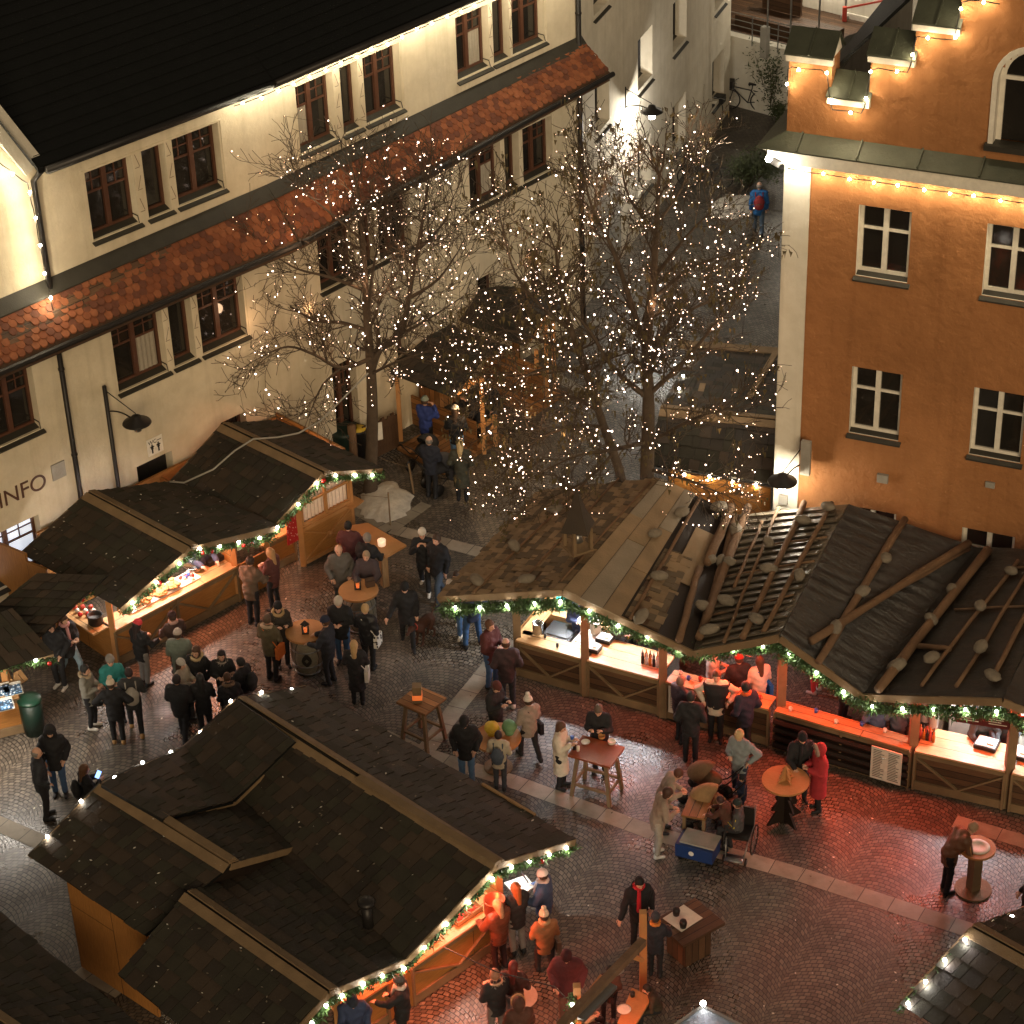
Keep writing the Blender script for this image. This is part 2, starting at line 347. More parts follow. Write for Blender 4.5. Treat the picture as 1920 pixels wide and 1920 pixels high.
def window(root, W, h, d=.28, style='brown', pane='glass_dark', curtain=False):
    u0, u1, z0, z1 = h; fr = 'window_wood' if style == 'brown' else 'paint_white'; f = MB(); t = .07 if style == 'brown' else .075; wd = u1-u0
    o0, o1 = -d-.04, -d+.05
    wb(f, W, u0, u0+t, z0+.06, z1, o0, o1); wb(f, W, u1-t, u1, z0+.06, z1, o0, o1); wb(f, W, u0+t, u1-t, z1-t, z1, o0, o1-.003); wb(f, W, u0+t, u1-t, z0+.06, z0+.06+t, o0, o1-.003)
    zb, zt = z0+.06+t, z1-t
    if style == 'brown':
        if wd > .8:
            um = (u0+u1)/2; wb(f, W, um-.06, um+.06, zb, zt, o0, o1+.015)
            zc = zb+(zt-zb)*.62
            for a, c in ((u0+t, um-.06), (um+.06, u1-t)):
                wb(f, W, a, c, zc-.025, zc+.025, o0+.02, o1-.02); wb(f, W, a, c, (zc+zt)/2-.014, (zc+zt)/2+.014, o0+.02, o1-.025)
                wb(f, W, (a+c)/2-.014, (a+c)/2+.014, zc+.025, zt, o0+.02, o1-.028)
    else:
        um = (u0+u1)/2; wb(f, W, um-.055, um+.055, zb, zt, o0, o1+.012); zc = zb+(zt-zb)*.66
        for a, c in ((u0+t, um-.055), (um+.055, u1-t)): wb(f, W, a, c, zc-.03, zc+.03, o0+.02, o1-.01)
    fo = f.build('window', fr, root)
    p = MB(); p.quad(W.pt(u0, z0, -d), W.pt(u1, z0, -d), W.pt(u1, z1, -d), W.pt(u0, z1, -d)); p.build('pane', pane, fo)
    if curtain:
        c = MB(); a, e = u0+t+.02, (u0+u1)/2-.08
        if curtain == 2: a, e = (u0+u1)/2+.08, u1-t-.02
        n = 9
        for i in range(n):
            x0, x1 = a+(e-a)*i/n, a+(e-a)*(i+1)/n; oo = (-d+.012, -d+.03) if i % 2 else (-d+.03, -d+.012)
            c.quad(W.pt(x0, zb, oo[0]), W.pt(x1, zb, oo[1]), W.pt(x1, zb+(zt-zb)*.6, oo[1]), W.pt(x0, zb+(zt-zb)*.6, oo[0]))
        c.build('curtain', 'curtain', fo)
    s = MB(); q = [W.pt(u0-.04, z0-.10, .10), W.pt(u1+.06, z0-.10, .10), W.pt(u1+.06, z0+.05, -d), W.pt(u0-.04, z0+.05, -d)]
    q2 = [Vector(x)+Vector((0, 0, .035)) for x in q]; s.hexa(q+q2); s.build('sill', 'sill_dark', fo)
    if style == 'brown' and wd > .8:     # thin guard wire over the sill
        g_ = MB(); g_.tube([W.pt(u1-.02, z0+.16, -.02), W.pt(u1-.02, z0+.16, -d+.06)], .012, 5); g_.tube([W.pt(u1-.05, z0+.02, .06), W.pt(u1-.02, z0+.16, -.02)], .01, 5); g_.build('guard_wire', 'metal_dark', fo)
    return fo
plain('curtain', (.30, .26, .20), .9)
house = thing('town_house', 'long cream plaster house with dark slate roof and red tiled pent roof', 'building', WL.pt(0, 0))
hL = [WL.rect(*q) for q in ((158, 325, 262, 416), (264, 284, 322, 393), (321, 262, 421, 353), (208, 625, 316, 695), (313, 568, 369, 671), (367, 543, 464, 623), (-30, 720, 78, 807))]
hR = [WR.rect(*q) for q in ((553, 163, 632, 258), (636, 130, 678, 240), (679, 108, 755, 202), (853, 32, 919, 123), (922, 5, 957, 108), (958, -10, 1022, 77),
      (593, 440, 668, 513), (670, 405, 707, 495), (706, 385, 772, 460), (878, 293, 941, 367), (945, 258, 975, 347), (979, 243, 1037, 314))]
def level(hs, idx, a=None):     # storeys share their window heads and sills
    z0 = sum(hs[i][2] for i in idx)/len(idx); z1 = sum(hs[i][3] for i in idx)/len(idx)
    for i in idx: hs[i] = (hs[i][0], hs[i][1], z0, z1)
level(hL, (0, 1, 2)); level(hL, (3, 4, 5, 6)); level(hR, (0, 1, 2)); level(hR, (3, 4, 5)); level(hR, (6, 7, 8)); level(hR, (9, 10, 11))
gL = [WL.rect(256, 876, 333, 932), WL.rect(-40, 1018, 88, 1062), WL.rect(414, 793, 466, 830)]
gR = [WR.rect(993, 470, 1022, 532), WR.rect(895, 525, 932, 600), WR.rect(622, 690, 676, 805), WR.rect(742, 605, 765, 660)]
gL[0] = (gL[0][0], gL[0][1], .05, gL[0][3])
ub = min(0, WL.px(0, 700)[0])-4; ue = WR.px(1085, 217)[0]; uc = WL.px(66, 330)[0]
ZE = 11.0
b = MB()
def insL(u, z): return True
gz = [0, 2, 4, 6, 8, 10, ZE]
wallmesh(b, WL, [ub, uc, 0], gz, insL, hL+gL); wallmesh(b, WR, [0, ue], gz, insL, hR+gR)
# steep gable over the left end
gt = WL.pt(uc-4, ZE+7); b.add([WL.pt(uc, ZE), WL.pt(uc-8, ZE), gt], [(0, 1, 2)])
for h in hL+gL: reveals(b, WL, h, .3)
for h in hR+gR: reveals(b, WR, h, .3)
# shallow frame band round each triple window
for W, hs in ((WL, (hL[0], hL[2])), (WR, (hR[0], hR[2])), (WR, (hR[3], hR[5])), (WL, (hL[3], hL[5])), (WR, (hR[6], hR[8])), (WR, (hR[9], hR[11]))):
    wb(b, W, hs[0][0]-.09, hs[1][1]+.09, hs[0][3]+.02, hs[0][3]+.06, .002, .018); wb(b, W, hs[1][1]+.05, hs[1][1]+.09, hs[0][2], hs[0][3]+.02, .002, .016)
b.add([WR.pt(ue, 0), WR.pt(ue, ZE), WR.pt(ue, ZE, -9), WR.pt(ue, 0, -9)], [(0, 1, 2, 3)])
b.build('wall', 'plaster_cream', house)
for i, h in enumerate(hL): window(house, WL, h, curtain=(2 if i in (3,) else 0))
for i, h in enumerate(hR): window(house, WR, h, curtain=(2 if i in (3, 9) else 1 if i == 0 else 0))
window(house, WL, gL[1], style='brown', pane='lit_room'); window(house, WL, gL[2])
for i in (0, 1, 2, 3): window(house, WR, gR[i])
d_ = MB(); u0, u1, z0, z1 = gL[0]; wb(d_, WL, u0, u1, z0, z1, -.34, -.28); wb(d_, WL, (u0+u1)/2-.02, (u0+u1)/2+.02, z0+.01, z1-.01, -.28, -.26); dr = d_.build('door', 'metal_dark', house)
hb = MB(); hb.beam(WL.pt(u1-.2, 1.0, -.25), WL.pt(u1-.2, 1.2, -.25), .03, .03); hb.build('handle', 'steel', dr)
# crack lines painted on the pillars beside the windows
mk = MB()
for W, hs in ((WL, hL[0:3]), (WR, hR[0:3]), (WR, hR[3:6]), (WL, hL[3:6]), (WR, hR[9:12])):
    for a, c in ((hs[0], hs[1]), (hs[1], hs[2])):
        u0, u1 = a[1], c[0]; z = c[2]+.25; k = 0
        while z < c[3]-.3 and u1-u0 > .08:
            uu = (u0+u1)/2; s_ = 1 if k % 2 else -1
            mk.tube([W.pt(uu-.05*s_, z, .004), W.pt(uu+.05*s_, z+.30, .004)], .006, 4); mk.tube([W.pt(uu-.07, z-.02, .004), W.pt(uu+.05, z-.02, .004)], .006, 4); z += .52; k += 1
mk.build('painted_ornament', 'window_wood', house, )
# main roof, gutter, snow rail
def roofplane(b, W, u0, u1, z0, o0, z1, o1, th=.12, m=0):
    q = [W.pt(u0, z0, o0), W.pt(u1, z0, o0), W.pt(u1, z1, o1), W.pt(u0, z1, o1)]; b.hexa([p-Vector((0, 0, th)) for p in q]+q, m)
r = MB(); roofplane(r, WL, uc-.25, .05, 11.05, .55, 17.2, -6.5); roofplane(r, WR, 0, ue+.3, 11.05, .55, 17.2, -6.5)
for W, a, e in ((WL, uc-.2, 0), (WR, 0, ue+.2)):      # slate courses
    for k in range(38):
        t0 = k/38; z = 11.05+6.15*t0; o = .55-7.05*t0
        q = [W.pt(a, z+.004, o), W.pt(e, z+.004, o), W.pt(e, z+.015, o-.17), W.pt(a, z+.015, o-.17)]; q = [W.pt(a, z+.03, o+.01), W.pt(e, z+.03, o+.01), W.pt(e, z+.17, o-.185), W.pt(a, z+.17, o-.185)]
        r.quad(*q)
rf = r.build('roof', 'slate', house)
r = MB(); r.add([WL.pt(uc-.25, 11.05, .55), WL.pt(uc-4, 18.0, .35), WL.pt(uc-4, 18.1, -6.5), WL.pt(uc-.25, 11.1, -6.5)], [(0, 1, 2, 3)]); r.build('gable_roof', 'slate', house)
vg = MB(); vg.beam(WL.pt(uc-.2, 11.0, .3), WL.pt(uc-4, 17.9, .3), .5, .12, up=(WL.n[0], WL.n[1], 0)); vg.build('verge_board', 'plaster_white', house)
gt_ = MB(); gt_.tube([WL.pt(uc-.1, 10.98, .62), WL.pt(0, 10.98, .62)], .085, 8); gt_.tube([WR.pt(0, 10.98, .62), WR.pt(ue+.2, 10.98, .62)], .085, 8)
gt_.beam(WL.pt(uc, 10.86, .3), WL.pt(0, 10.86, .3), .5, .05); gt_.beam(WR.pt(0, 10.86, .3), WR.pt(ue, 10.86, .3), .5, .05)
gt_.build('gutter', 'metal_dark', house, True)
sr = MB(); a = P(190, 30, 16.2); a2 = P(330, -8, 16.2)
u0_, _ = WL.px(190, 30, -5.5); u1_, _ = WL.px(330, -8, -5.5)
for o_, z_ in ((-4.9, 16.1),): sr.tube([WL.pt(u0_, z_, o_), WL.pt(u1_+2, z_, o_)], .04, 6)
for k in range(7): u = u0_+.4+k*.9; sr.tube([WL.pt(u, 16.1, -4.9), WL.pt(u, 15.75, -4.9)], .025, 5)
sr.build('snow_rail', 'metal_grey', house)
# pent roof with beaver-tail tiles
def pent(W, pts_up, pts_lo, off, a_, e_):
    pass
zu = (WL.px(92, 530)[1]+WL.px(440, 378)[1])/2; zl = (WL.px(20, 684, .95)[1]+WL.px(447, 500, .95)[1])/2
zuR = (WR.px(600, 311)[1]+WR.px(1045, 95)[1])/2; zlR = (WR.px(500, 474, .95)[1]+WR.px(1085, 166, .95)[1])/2
uE2 = ue+.15
tl = MB()
def tilerow(W, u0, u1, zaf, zbf, oa, ob):
    za, zb_ = zaf(0), zbf(0)
    L = math.hypot(za-zb_, ob-oa); nr = int(L/.165); du = .19
    for k in range(nr):
        t0 = k/nr; z = zb_+(za-zb_)*t0; o = ob+(oa-ob)*t0; sl = .30/L
        zt, ot = z+(za-zb_)*sl, o+(oa-ob)*sl; u = u0+(du/2 if k % 2 else 0)
        while u < u1:
            za, zb_ = zaf(u), zbf(u); z = zb_+(za-zb_)*t0; zt = z+(za-zb_)*sl
            w_ = min(du*.96, u1-u); j = random.uniform(-.012, .012); l = .034+random.uniform(-.008, .02)
            p = []
            for f, dd in ((0, .30), (.12, .1), (.5, 0), (.88, .1), (1, .30)):
                p.append(W.pt(u+w_*f, z+(zt-z)*dd+l+j, o+(ot-o)*dd))
            top = [W.pt(u+w_, zt+.008, ot), W.pt(u, zt+.008, ot)]
            bot = [q-Vector((0, 0, .028)) for q in p]
            vs = p+top+bot; tl.add(vs, [(0, 1, 2, 3, 4, 5, 6), (0, 7, 8, 1), (1, 8, 9, 2), (2, 9, 10, 3), (3, 10, 11, 4)], random.randint(0, 2)); u += du
ZLUP = [WL.px(92, 530)[1], (WL.px(440, 378)[1]+WR.px(560, 328)[1])/2, WR.px(1045, 95)[1]]; ZLLO = [WL.px(0, 692, .95)[1], WL.px(447, 500, .95)[1], WR.px(1085, 166, .95)[1]]
def lin(z0, u0, z1, u1): return lambda u: z0+(z1-z0)*(u-u0)/(u1-u0)
uLL = WL.px(92, 530)[0]; uRR = WR.px(1045, 95)[0]
fuL, flL = lin(ZLUP[0], uLL, ZLUP[1], 0), lin(ZLLO[0], uLL, ZLLO[1], 0); fuR, flR = lin(ZLUP[1], 0, ZLUP[2], uRR), lin(ZLLO[1], 0, ZLLO[2], uRR)
print('pent', ZLUP, ZLLO, zu, zl)
tilerow(WL, ub, 0, lambda u: fuL(u)-(fuL(u)-flL(u))*.12+.02, lambda u: flL(u)+.03, .12, .95); tilerow(WR, 0, uE2, lambda u: fuR(u)-(fuR(u)-flR(u))*.12+.02, lambda u: flR(u)+.03, .12, .95)
for i_, c_ in enumerate(((.20, .062, .025), (.26, .088, .036), (.13, .045, .024))):
    t = NT('tile_%d' % i_, .8, 0, .3); o_ = t.co(); t.base(t.mix(t.noise(o_, 6, 5), sc(c_, .45), sc(c_, 1.25)))
tl.build('pent_roof', ['tile_0', 'tile_1', 'tile_2'], house)
pr = MB()
for W, u0, u1, fa, fb in ((WL, ub, 0, fuL, flL), (WR, 0, uE2, fuR, flR)):
    q = [W.pt(u0, fb(u0)-.02, .98), W.pt(u1, fb(u1)-.02, .98), W.pt(u1, fa(u1), .01), W.pt(u0, fa(u0), .01)]; pr.hexa([p-Vector((0, 0, .12)) for p in q]+q)
    q = [W.pt(u0, fa(u0)-.15, .26), W.pt(u1, fa(u1)-.15, .26), W.pt(u1, fa(u1)+.12, .012), W.pt(u0, fa(u0)+.12, .012)]; pr.hexa([p-Vector((0, 0, .03)) for p in q]+q, 1)
    pr.tube([W.pt(u0, fb(u0)-.02, 1.07), W.pt(u1, fb(u1)-.02, 1.07)], .07, 8, 2); pr.beam(W.pt(u0, fb(u0)-.17, .9), W.pt(u1, fb(u1)-.17, .9), .1, .14, 0)
pr.build('pent_roof_frame', ['wood_dark', 'sill_dark', 'metal_dark'], house)
dp = MB()
def pipe_done():
    global dp
    dp.build('downpipe', 'metal_dark', house, True); dp = MB()
def pipe(W, x0, y0, x1, y1, r=.055, zb=.1):
    u0, z0 = W.px(x0, y0, .12); dp.tube([W.pt(u0, z0, .12), W.pt(u0, zb, .12)], r, 8)
    z = z0-.4
    while z > 1: dp.tube([W.pt(u0, z, .12), W.pt(u0, z-.05, .12)], r+.015, 8); z -= 2.2
pipe(WL, 110, 660, 153, 929, .06); pipe_done(); pipe(WR, 1084, -5, 1088, 520, .07); pipe_done()
u_, z_ = WL.px(60, 320, .12)
dp.tube([WL.pt(u_, 10.95, .5), WL.pt(u_, 10.6, .12), WL.pt(u_, 7.6, .12)], .065, 8)
dp.build('downpipe', 'metal_dark', house, True)
# info lettering, wc sign, hatch
x_ = Vector((WL.t[0], WL.t[1], 0)); u_, z_ = WL.px(42, 921); text_obj('INFO', 'wall_lettering', frame3(WL.pt(u_, z_, .004), x_, (0, 0, 1)), .56, 'window_wood', house, .01)
u_, z_ = WL.px(109, 882); hm = MB(); wb(hm, WL, u_-.18, u_+.18, z_-.2, z_+.2, .002, .03); hm.build('meter_hatch', 'concrete', house)
u_, z_ = WL.px(290, 835); ws = MB(); wb(ws, WL, u_-.22, u_+.22, z_-.22, z_+.22, .003, .02); wso = ws.build('toilet_sign', 'paint_white'); tag(wso, 'small white toilet sign with two figures and an arrow on the cream wall', 'sign')
text_obj('WC', 'sign_lettering', frame3(WL.pt(u_-.07, z_+.12, .022), x_, (0, 0, 1)), .14, 'metal_dark', wso, .002)
fg = MB()
for k in (-1, 1):
    c_ = u_+k*.09; wb(fg, WL, c_-.035, c_+.035, z_-.06, z_+.03, .022, .026); wb(fg, WL, c_-.02, c_+.02, z_-.17, z_-.06, .022, .026); wb(fg, WL, c_-.018, c_+.018, z_+.035, z_+.07, .022, .026)
    wb(fg, WL, c_-.06, c_+.06, z_-.01, z_+.015, .022, .025)
wb(fg, WL, u_+.06, u_+.18, z_+.115, z_+.13, .022, .026); fg.build('sign_figures', 'metal_dark', wso)
# far roof behind the ridge
fr = MB(); fr.quad(WL.pt(-30, 14.5, -16), WL.pt(30, 14.5, -16), WL.pt(30, 19, -24), WL.pt(-30, 19, -24))
fr.quad(WL.pt(-30, 0, -16), WL.pt(30, 0, -16), WL.pt(30, 14.5, -16), WL.pt(-30, 14.5, -16)); tag(fr.build('rear_house', 'clay_tile'), 'brown tiled roof beyond the black slate ridge, top left corner', 'building')
# ================================================================== ALLEY HOUSE
E_ = WR.pt(ue, 0, -.25)
a0 = P(1112, 556); a1 = P(1370, 205); AZ = math.degrees(math.atan2(a1.x-a0.x, a1.y-a0.y))
WA = Wall((a0.x, a0.y), AZ)
ah = thing('alley_house', 'tall grey-white plaster house lining the alley with small deep slot windows', 'building', WA.pt(0, 0))
hA = [WA.rect(*q) for q in ((1115, 160, 1143, 224), (1196, 77, 1223, 139), (1262, 8, 1287, 69), (1261, 203, 1285, 259), (1336, 117, 1357, 174), (1196, 280, 1221, 337), (1112, -40, 1141, 1), (1341, -40, 1360, -2))]
uAe = WA.px(1369, 100)[0]; uAs = min(-1.2, WA.px(1088, 300)[0])
b = MB(); wallmesh(b, WA, [uAs, uAe], [0, 4, 8, 13], insL, hA)
for h in hA: reveals(b, WA, h, .42)
b.add([WA.pt(uAe, 0), WA.pt(uAe, 13), WA.pt(uAe, 13, -9), WA.pt(uAe, 0, -9)], [(0, 3, 2, 1)]); b.add([WA.pt(uAs, 0), WA.pt(uAs, 13), WA.pt(uAs, 13, -9), WA.pt(uAs, 0, -9)], [(0, 1, 2, 3)])
b.quad(WA.pt(uAs, 13), WA.pt(uAe, 13), WA.pt(uAe, 13, -9), WA.pt(uAs, 13, -9))
b.build('wall', 'plaster_grey', ah)
for h in hA:
    f = MB(); u0, u1, z0, z1 = h; wb(f, WA, u0, u0+.07, z0, z1, -.42, -.36); wb(f, WA, u1-.07, u1, z0, z1, -.42, -.36); wb(f, WA, u0+.07, u1-.07, z1-.07, z1, -.42, -.363); wb(f, WA, u0+.07, u1-.07, z0, z0+.08, -.42, -.363)
    fo = f.build('window', 'metal_dark', ah); p = MB(); p.quad(WA.pt(u0, z0, -.4), WA.pt(u1, z0, -.4), WA.pt(u1, z1, -.4), WA.pt(u0, z1, -.4)); p.build('pane', 'glass_dark', fo)
    s = MB(); q = [WA.pt(u0-.03, z0-.16, .08), WA.pt(u1+.03, z0-.16, .08), WA.pt(u1+.03, z0+.03, -.36), WA.pt(u0-.03, z0+.03, -.36)]; s.hexa([p-Vector((0, 0, .03)) for p in q]+q); s.build('sill', 'sill_dark', fo)
# grey arched portal surround
u0, z0 = WA.px(1112, 430); u1, z1 = WA.px(1160, 305); pts = [WA.pt(u0, .1, .01), WA.pt(u0, z1-.9, .01)]
for k in range(9): a = math.pi*(1-k/8); pts.append(WA.pt((u0+u1)/2+math.cos(a)*(u1-u0)/2, z1-.9+math.sin(a)*.9, .01))
pts += [WA.pt(u1, z1-.9, .01), WA.pt(u1, .1, .01)]
b = MB(); b.prism(pts, Vector((WA.n[0], WA.n[1], 0))*.05); b.build('arch_surround', 'concrete', ah)
# ================================================================== ORANGE HOUSE
C_ = P(1440, 1115); WO = Wall((C_.x, C_.y), 114.3)
oh = thing('orange_house', 'orange rough plaster house with stepped gable, white corner band and white windows', 'building', WO.pt(0, 0))
uq = WO.px(1478, 500)[0]; u00 = WO.px(1462, 600)[0]; uq1 = WO.px(1495, 560)[0]
hO = [WO.rect(*q) for q in ((1611, 383, 1701, 531), (1852, 418, 1942, 575), (1598, 687, 1684, 832), (1827, 726, 1912, 875), (1805, 985, 1893, 1110), (1588, 950, 1672, 1085), (2090, 455, 2180, 600), (2060, 765, 2150, 900))]
level(hO, (0, 1, 6)); level(hO, (2, 3, 7)); level(hO, (4, 5))
ZC = WO.px(1480, 284, .45)[1]+.04; zg = WO.px(1480, 250)[1]
arch = WO.rect(1872, 150, 1990, 285)
steps = []          # (u0,u1,top)
def stp(x0, x1, y): return (WO.px(x0, y)[0], WO.px(x1, y)[0], WO.px((x0+x1)/2, y)[1])
steps = [stp(1480, 1567, 98), stp(1558, 1636, 178), stp(1634, 1720, 100), stp(1719, 1806, 40), stp(1805, 1892, -30), stp(1892, 1980, -95), stp(1980, 2500, -150)]
steps = [(steps[0][0]+0, steps[1][0], steps[0][2])]+[(steps[i][0], steps[i+1][0] if i+1 < len(steps) else 14, steps[i][2]) for i in range(1, len(steps))]
us0 = steps[0][0]
b = MB()
def insO(u, z):
    if z < ZC: return u > us0-.02
    for a, c, t in steps:
        if a < u < c: return z < t
    return False
aru = (arch[0]+arch[1])/2; arr = (arch[1]-arch[0])/2
# the arched window is cut as thin slices
slices = []
n = 12
for k in range(n):
    ua, ub_ = arch[0]+(arch[1]-arch[0])*k/n, arch[0]+(arch[1]-arch[0])*(k+1)/n; um = (ua+ub_)/2-aru; slices.append((ua, ub_, arch[2], arch[3]+math.sqrt(max(0, arr*arr-um*um))))
wallmesh(b, WO, [us0, 14]+[s[0] for s in steps], [0, ZC, zg]+[s[2] for s in steps], insO, hO+slices)
for h in hO: reveals(b, WO, h, .22, 1)
n = 14; prev = None
for k in range(n+1):
    a = math.pi*(1-k/n); p = (aru+math.cos(a)*arr, arch[3]+math.sin(a)*arr)
    if prev: b.quad(WO.pt(*prev), WO.pt(*p), WO.pt(p[0], p[1], -.3), WO.pt(prev[0], prev[1], -.3), 1)
    prev = p
for u in (arch[0], arch[1]): b.quad(WO.pt(u, arch[2]), WO.pt(u, arch[3]), WO.pt(u, arch[3], -.3), WO.pt(u, arch[2], -.3), 1)
# side wall (left) and thickness of the gable steps
b.quad(WO.pt(us0, 0), WO.pt(us0, ZC), WO.pt(us0, ZC, -10), WO.pt(us0, 0, -10), 2); b.quad(WO.pt(us0, ZC), WO.pt(us0, steps[0][2]), WO.pt(us0, steps[0][2], -.55), WO.pt(us0, ZC, -.55))
for i in range(len(steps)-1):
    a, c, t0 = steps[i]; t1 = steps[i+1][2]; lo, hi = min(t0, t1), max(t0, t1); b.quad(WO.pt(c, lo), WO.pt(c, hi), WO.pt(c, hi, -.55), WO.pt(c, lo, -.55)); b.quad(WO.pt(a, t0, -.55), WO.pt(c, t0, -.55), WO.pt(c, ZC, -.55), WO.pt(a, ZC, -.55))
b.build('wall', ['plaster_orange', 'paint_white', 'plaster_white'], oh)
q_ = MB(); wb(q_, WO, us0-.02, us0+.55, 0, ZC-.02, .004, .03); wb(q_, WO, us0-.02, us0-.001, 0, ZC-.02, -.6, .03); q_.build('corner_band', 'plaster_white', oh)
for h in hO: window(oh, WO, h, .2, 'white')
wf = MB()
for dr_ in (0,):
    t = .1; prev = None; n = 14
    for k in range(n+1):
        a = math.pi*(1-k/n); p = (math.cos(a), math.sin(a))
        if prev:
            for r0, r1, o0, o1 in ((arr+.1, arr, .01, .06), (arr, arr-.1, -.28, -.2)):
                q = [WO.pt(aru+prev[0]*r1, arch[3]+prev[1]*r1, o0), WO.pt(aru+p[0]*r1, arch[3]+p[1]*r1, o0), WO.pt(aru+p[0]*r0, arch[3]+p[1]*r0, o0), WO.pt(aru+prev[0]*r0, arch[3]+prev[1]*r0, o0)]
                q2 = [WO.pt(aru+prev[0]*r1, arch[3]+prev[1]*r1, o1), WO.pt(aru+p[0]*r1, arch[3]+p[1]*r1, o1), WO.pt(aru+p[0]*r0, arch[3]+p[1]*r0, o1), WO.pt(aru+prev[0]*r0, arch[3]+prev[1]*r0, o1)]; wf.hexa(q+q2)
        prev = p
wb(wf, WO, arch[0]-.1, arch[0], arch[2], arch[3], .01, .06); wb(wf, WO, arch[0], arch[0]+.1, arch[2], arch[3], -.28, -.2); wb(wf, WO, aru-.05, aru+.05, arch[2], arch[3]+arr-.05, -.28, -.19); wb(wf, WO, arch[0]+.1, arch[1]-.1, arch[3]-.04, arch[3]+.04, -.28, -.2)
fo = wf.build('arched_window', 'paint_white', oh); p = MB()
p.add([WO.pt(aru+math.cos(math.pi*k/12)*arr, arch[3]+math.sin(math.pi*k/12)*arr, -.25) for k in range(13)]+[WO.pt(arch[0], arch[2], -.25), WO.pt(arch[1], arch[2], -.25)], [tuple(range(15))]); p.build('pane', 'glass_dark', fo)
s = MB(); wb(s, WO, arch[0]-.15, arch[1]+.15, arch[2]-.12, arch[2], -.2, .16); s.build('sill', 'sill_dark', fo)
# cornice with sheet-metal slope
c = MB(); uX = 14
wb(c, WO, us0-.32, uX, ZC-.42, ZC-.12, .004, .26); wb(c, WO, us0-.38, uX, ZC-.12, ZC-.02, .004, .36)
wb(c, WO, us0-.38, us0-.004, ZC-.42, ZC-.12, -6, .004)
c.build('cornice', 'paint_white', oh)
c = MB(); q = [WO.pt(us0-.5, ZC-.04, .45), WO.pt(uX, ZC-.04, .45), WO.pt(uX, zg+.05, .004), WO.pt(us0-.004, zg+.05, .004)]; c.hexa([p_-Vector((0, 0, .03)) for p_ in q]+q)
q = [WO.pt(us0-.5, ZC-.04, .45), WO.pt(us0-.004, zg+.05, .004), WO.pt(us0-.004, zg+.05, -6), WO.pt(us0-.5, ZC-.04, -6)]; c.hexa([p_-Vector((0, 0, .03)) for p_ in q]+q)
k = us0+.35
while k < uX: c.beam(WO.pt(k, ZC-.01, .44), WO.pt(k, zg+.08, .02), .03, .04); k += 1.25
c.build('cornice_roof', 'copper_green', oh)
cp = MB()
for a, c_, t in steps[:6]:
    q = [WO.pt(a-.06, t-.02, .16), WO.pt(c_+.06, t-.02, .16), WO.pt(c_+.06, t+.38, -.34), WO.pt(a-.06, t+.38, -.34)]; cp.hexa([p_-Vector((0, 0, .04)) for p_ in q]+q)
    q = [WO.pt(a-.06, t-.02, -.72), WO.pt(c_+.06, t-.02, -.72), WO.pt(c_+.06, t+.38, -.34), WO.pt(a-.06, t+.38, -.34)]; cp.hexa([p_-Vector((0, 0, .04)) for p_ in q]+q)
    cp.beam(WO.pt((a+c_)/2, t, .17), WO.pt((a+c_)/2, t+.4, -.34), .03, .03)
cp.build('step_cap', 'copper_green', oh)
cp = MB()
for a, c_, t in steps[:6]: wb(cp, WO, a-.04, c_+.04, t-.2, t-.06, .004, .12); cp.add([WO.pt(a-.02, t-.06, .01), WO.pt(a-.02, t+.34, -.34), WO.pt(a-.02, t-.06, -.6)], [(0, 1, 2)]); cp.add([WO.pt(c_+.02, t-.06, .01), WO.pt(c_+.02, t+.34, -.34), WO.pt(c_+.02, t-.06, -.6)], [(0, 1, 2)])
cp.build('step_moulding', 'paint_white', oh)
r = MB(); zr0 = ZC+.9
for sgn in (1,):
    q = [WO.pt(us0+.3, zr0, -.56), WO.pt(us0+6.6, zr0+7.2, -.56), WO.pt(us0+6.6, zr0+7.2, -14), WO.pt(us0+.3, zr0, -14)]; r.hexa([p_-Vector((0, 0, .1)) for p_ in q]+q)
    q = [WO.pt(us0+12.9, zr0, -.56), WO.pt(us0+6.6, zr0+7.2, -.56), WO.pt(us0+6.6, zr0+7.2, -14), WO.pt(us0+12.9, zr0, -14)]; r.hexa([p_-Vector((0, 0, .1)) for p_ in q]+q)
r.build('roof', 'slate', oh)
bx_ = MB(); u_, z_ = WO.px(1470, 934); wb(bx_, WO, u_-.1, u_+.1, z_-.12, z_+.12, .03, .1); bx_.build('junction_box', 'concrete', oh); bx_ = MB()
u_, z_ = WO.px(1656, 895); wb(bx_, WO, u_-.12, u_+.12, z_-.1, z_+.1, .003, .09); bx_.build('junction_box', 'concrete', oh); bx_ = MB(); u_, z_ = WO.px(1857, 908); wb(bx_, WO, u_-.1, u_+.1, z_-.07, z_+.07, .003, .05)
bx_.build('junction_box', 'concrete', oh)
# ================================================================== TERRACE behind the alley
t0 = P(1371, 197); t1 = P(1500, 232); TAZ = math.degrees(math.atan2(t1.x-t0.x, t1.y-t0.y)); WT = Wall((t0.x, t0.y), TAZ)
tw = thing('terrace_wall', 'white plastered retaining wall with a railed wooden terrace at the end of the alley', 'wall', WT.pt(0, 0))
zt = WT.px(1367, 66)[1]; b = MB(); wb(b, WT, -3, 16, 0, zt, -.4, 0); b.build('lower_wall', 'plaster_white', tw)
b = MB(); wb(b, WT, -3, 16, zt-.14, zt-.02, -3.6, -.401); b.build('terrace_floor', 'wood_dark', tw)
b = MB(); ztt = zt+2.4; wb(b, WT, -3, 16, zt-.01, ztt, -3.9, -3.6); b.build('upper_wall', 'plaster_white', tw)
b = MB(); wb(b, WT, -3, 16, ztt-.15, ztt, -12, -3.9); wb(b, WT, -3, 16, ztt, ztt+3, -13, -12.5); b.build('upper_terrace', 'clay_tile', tw)
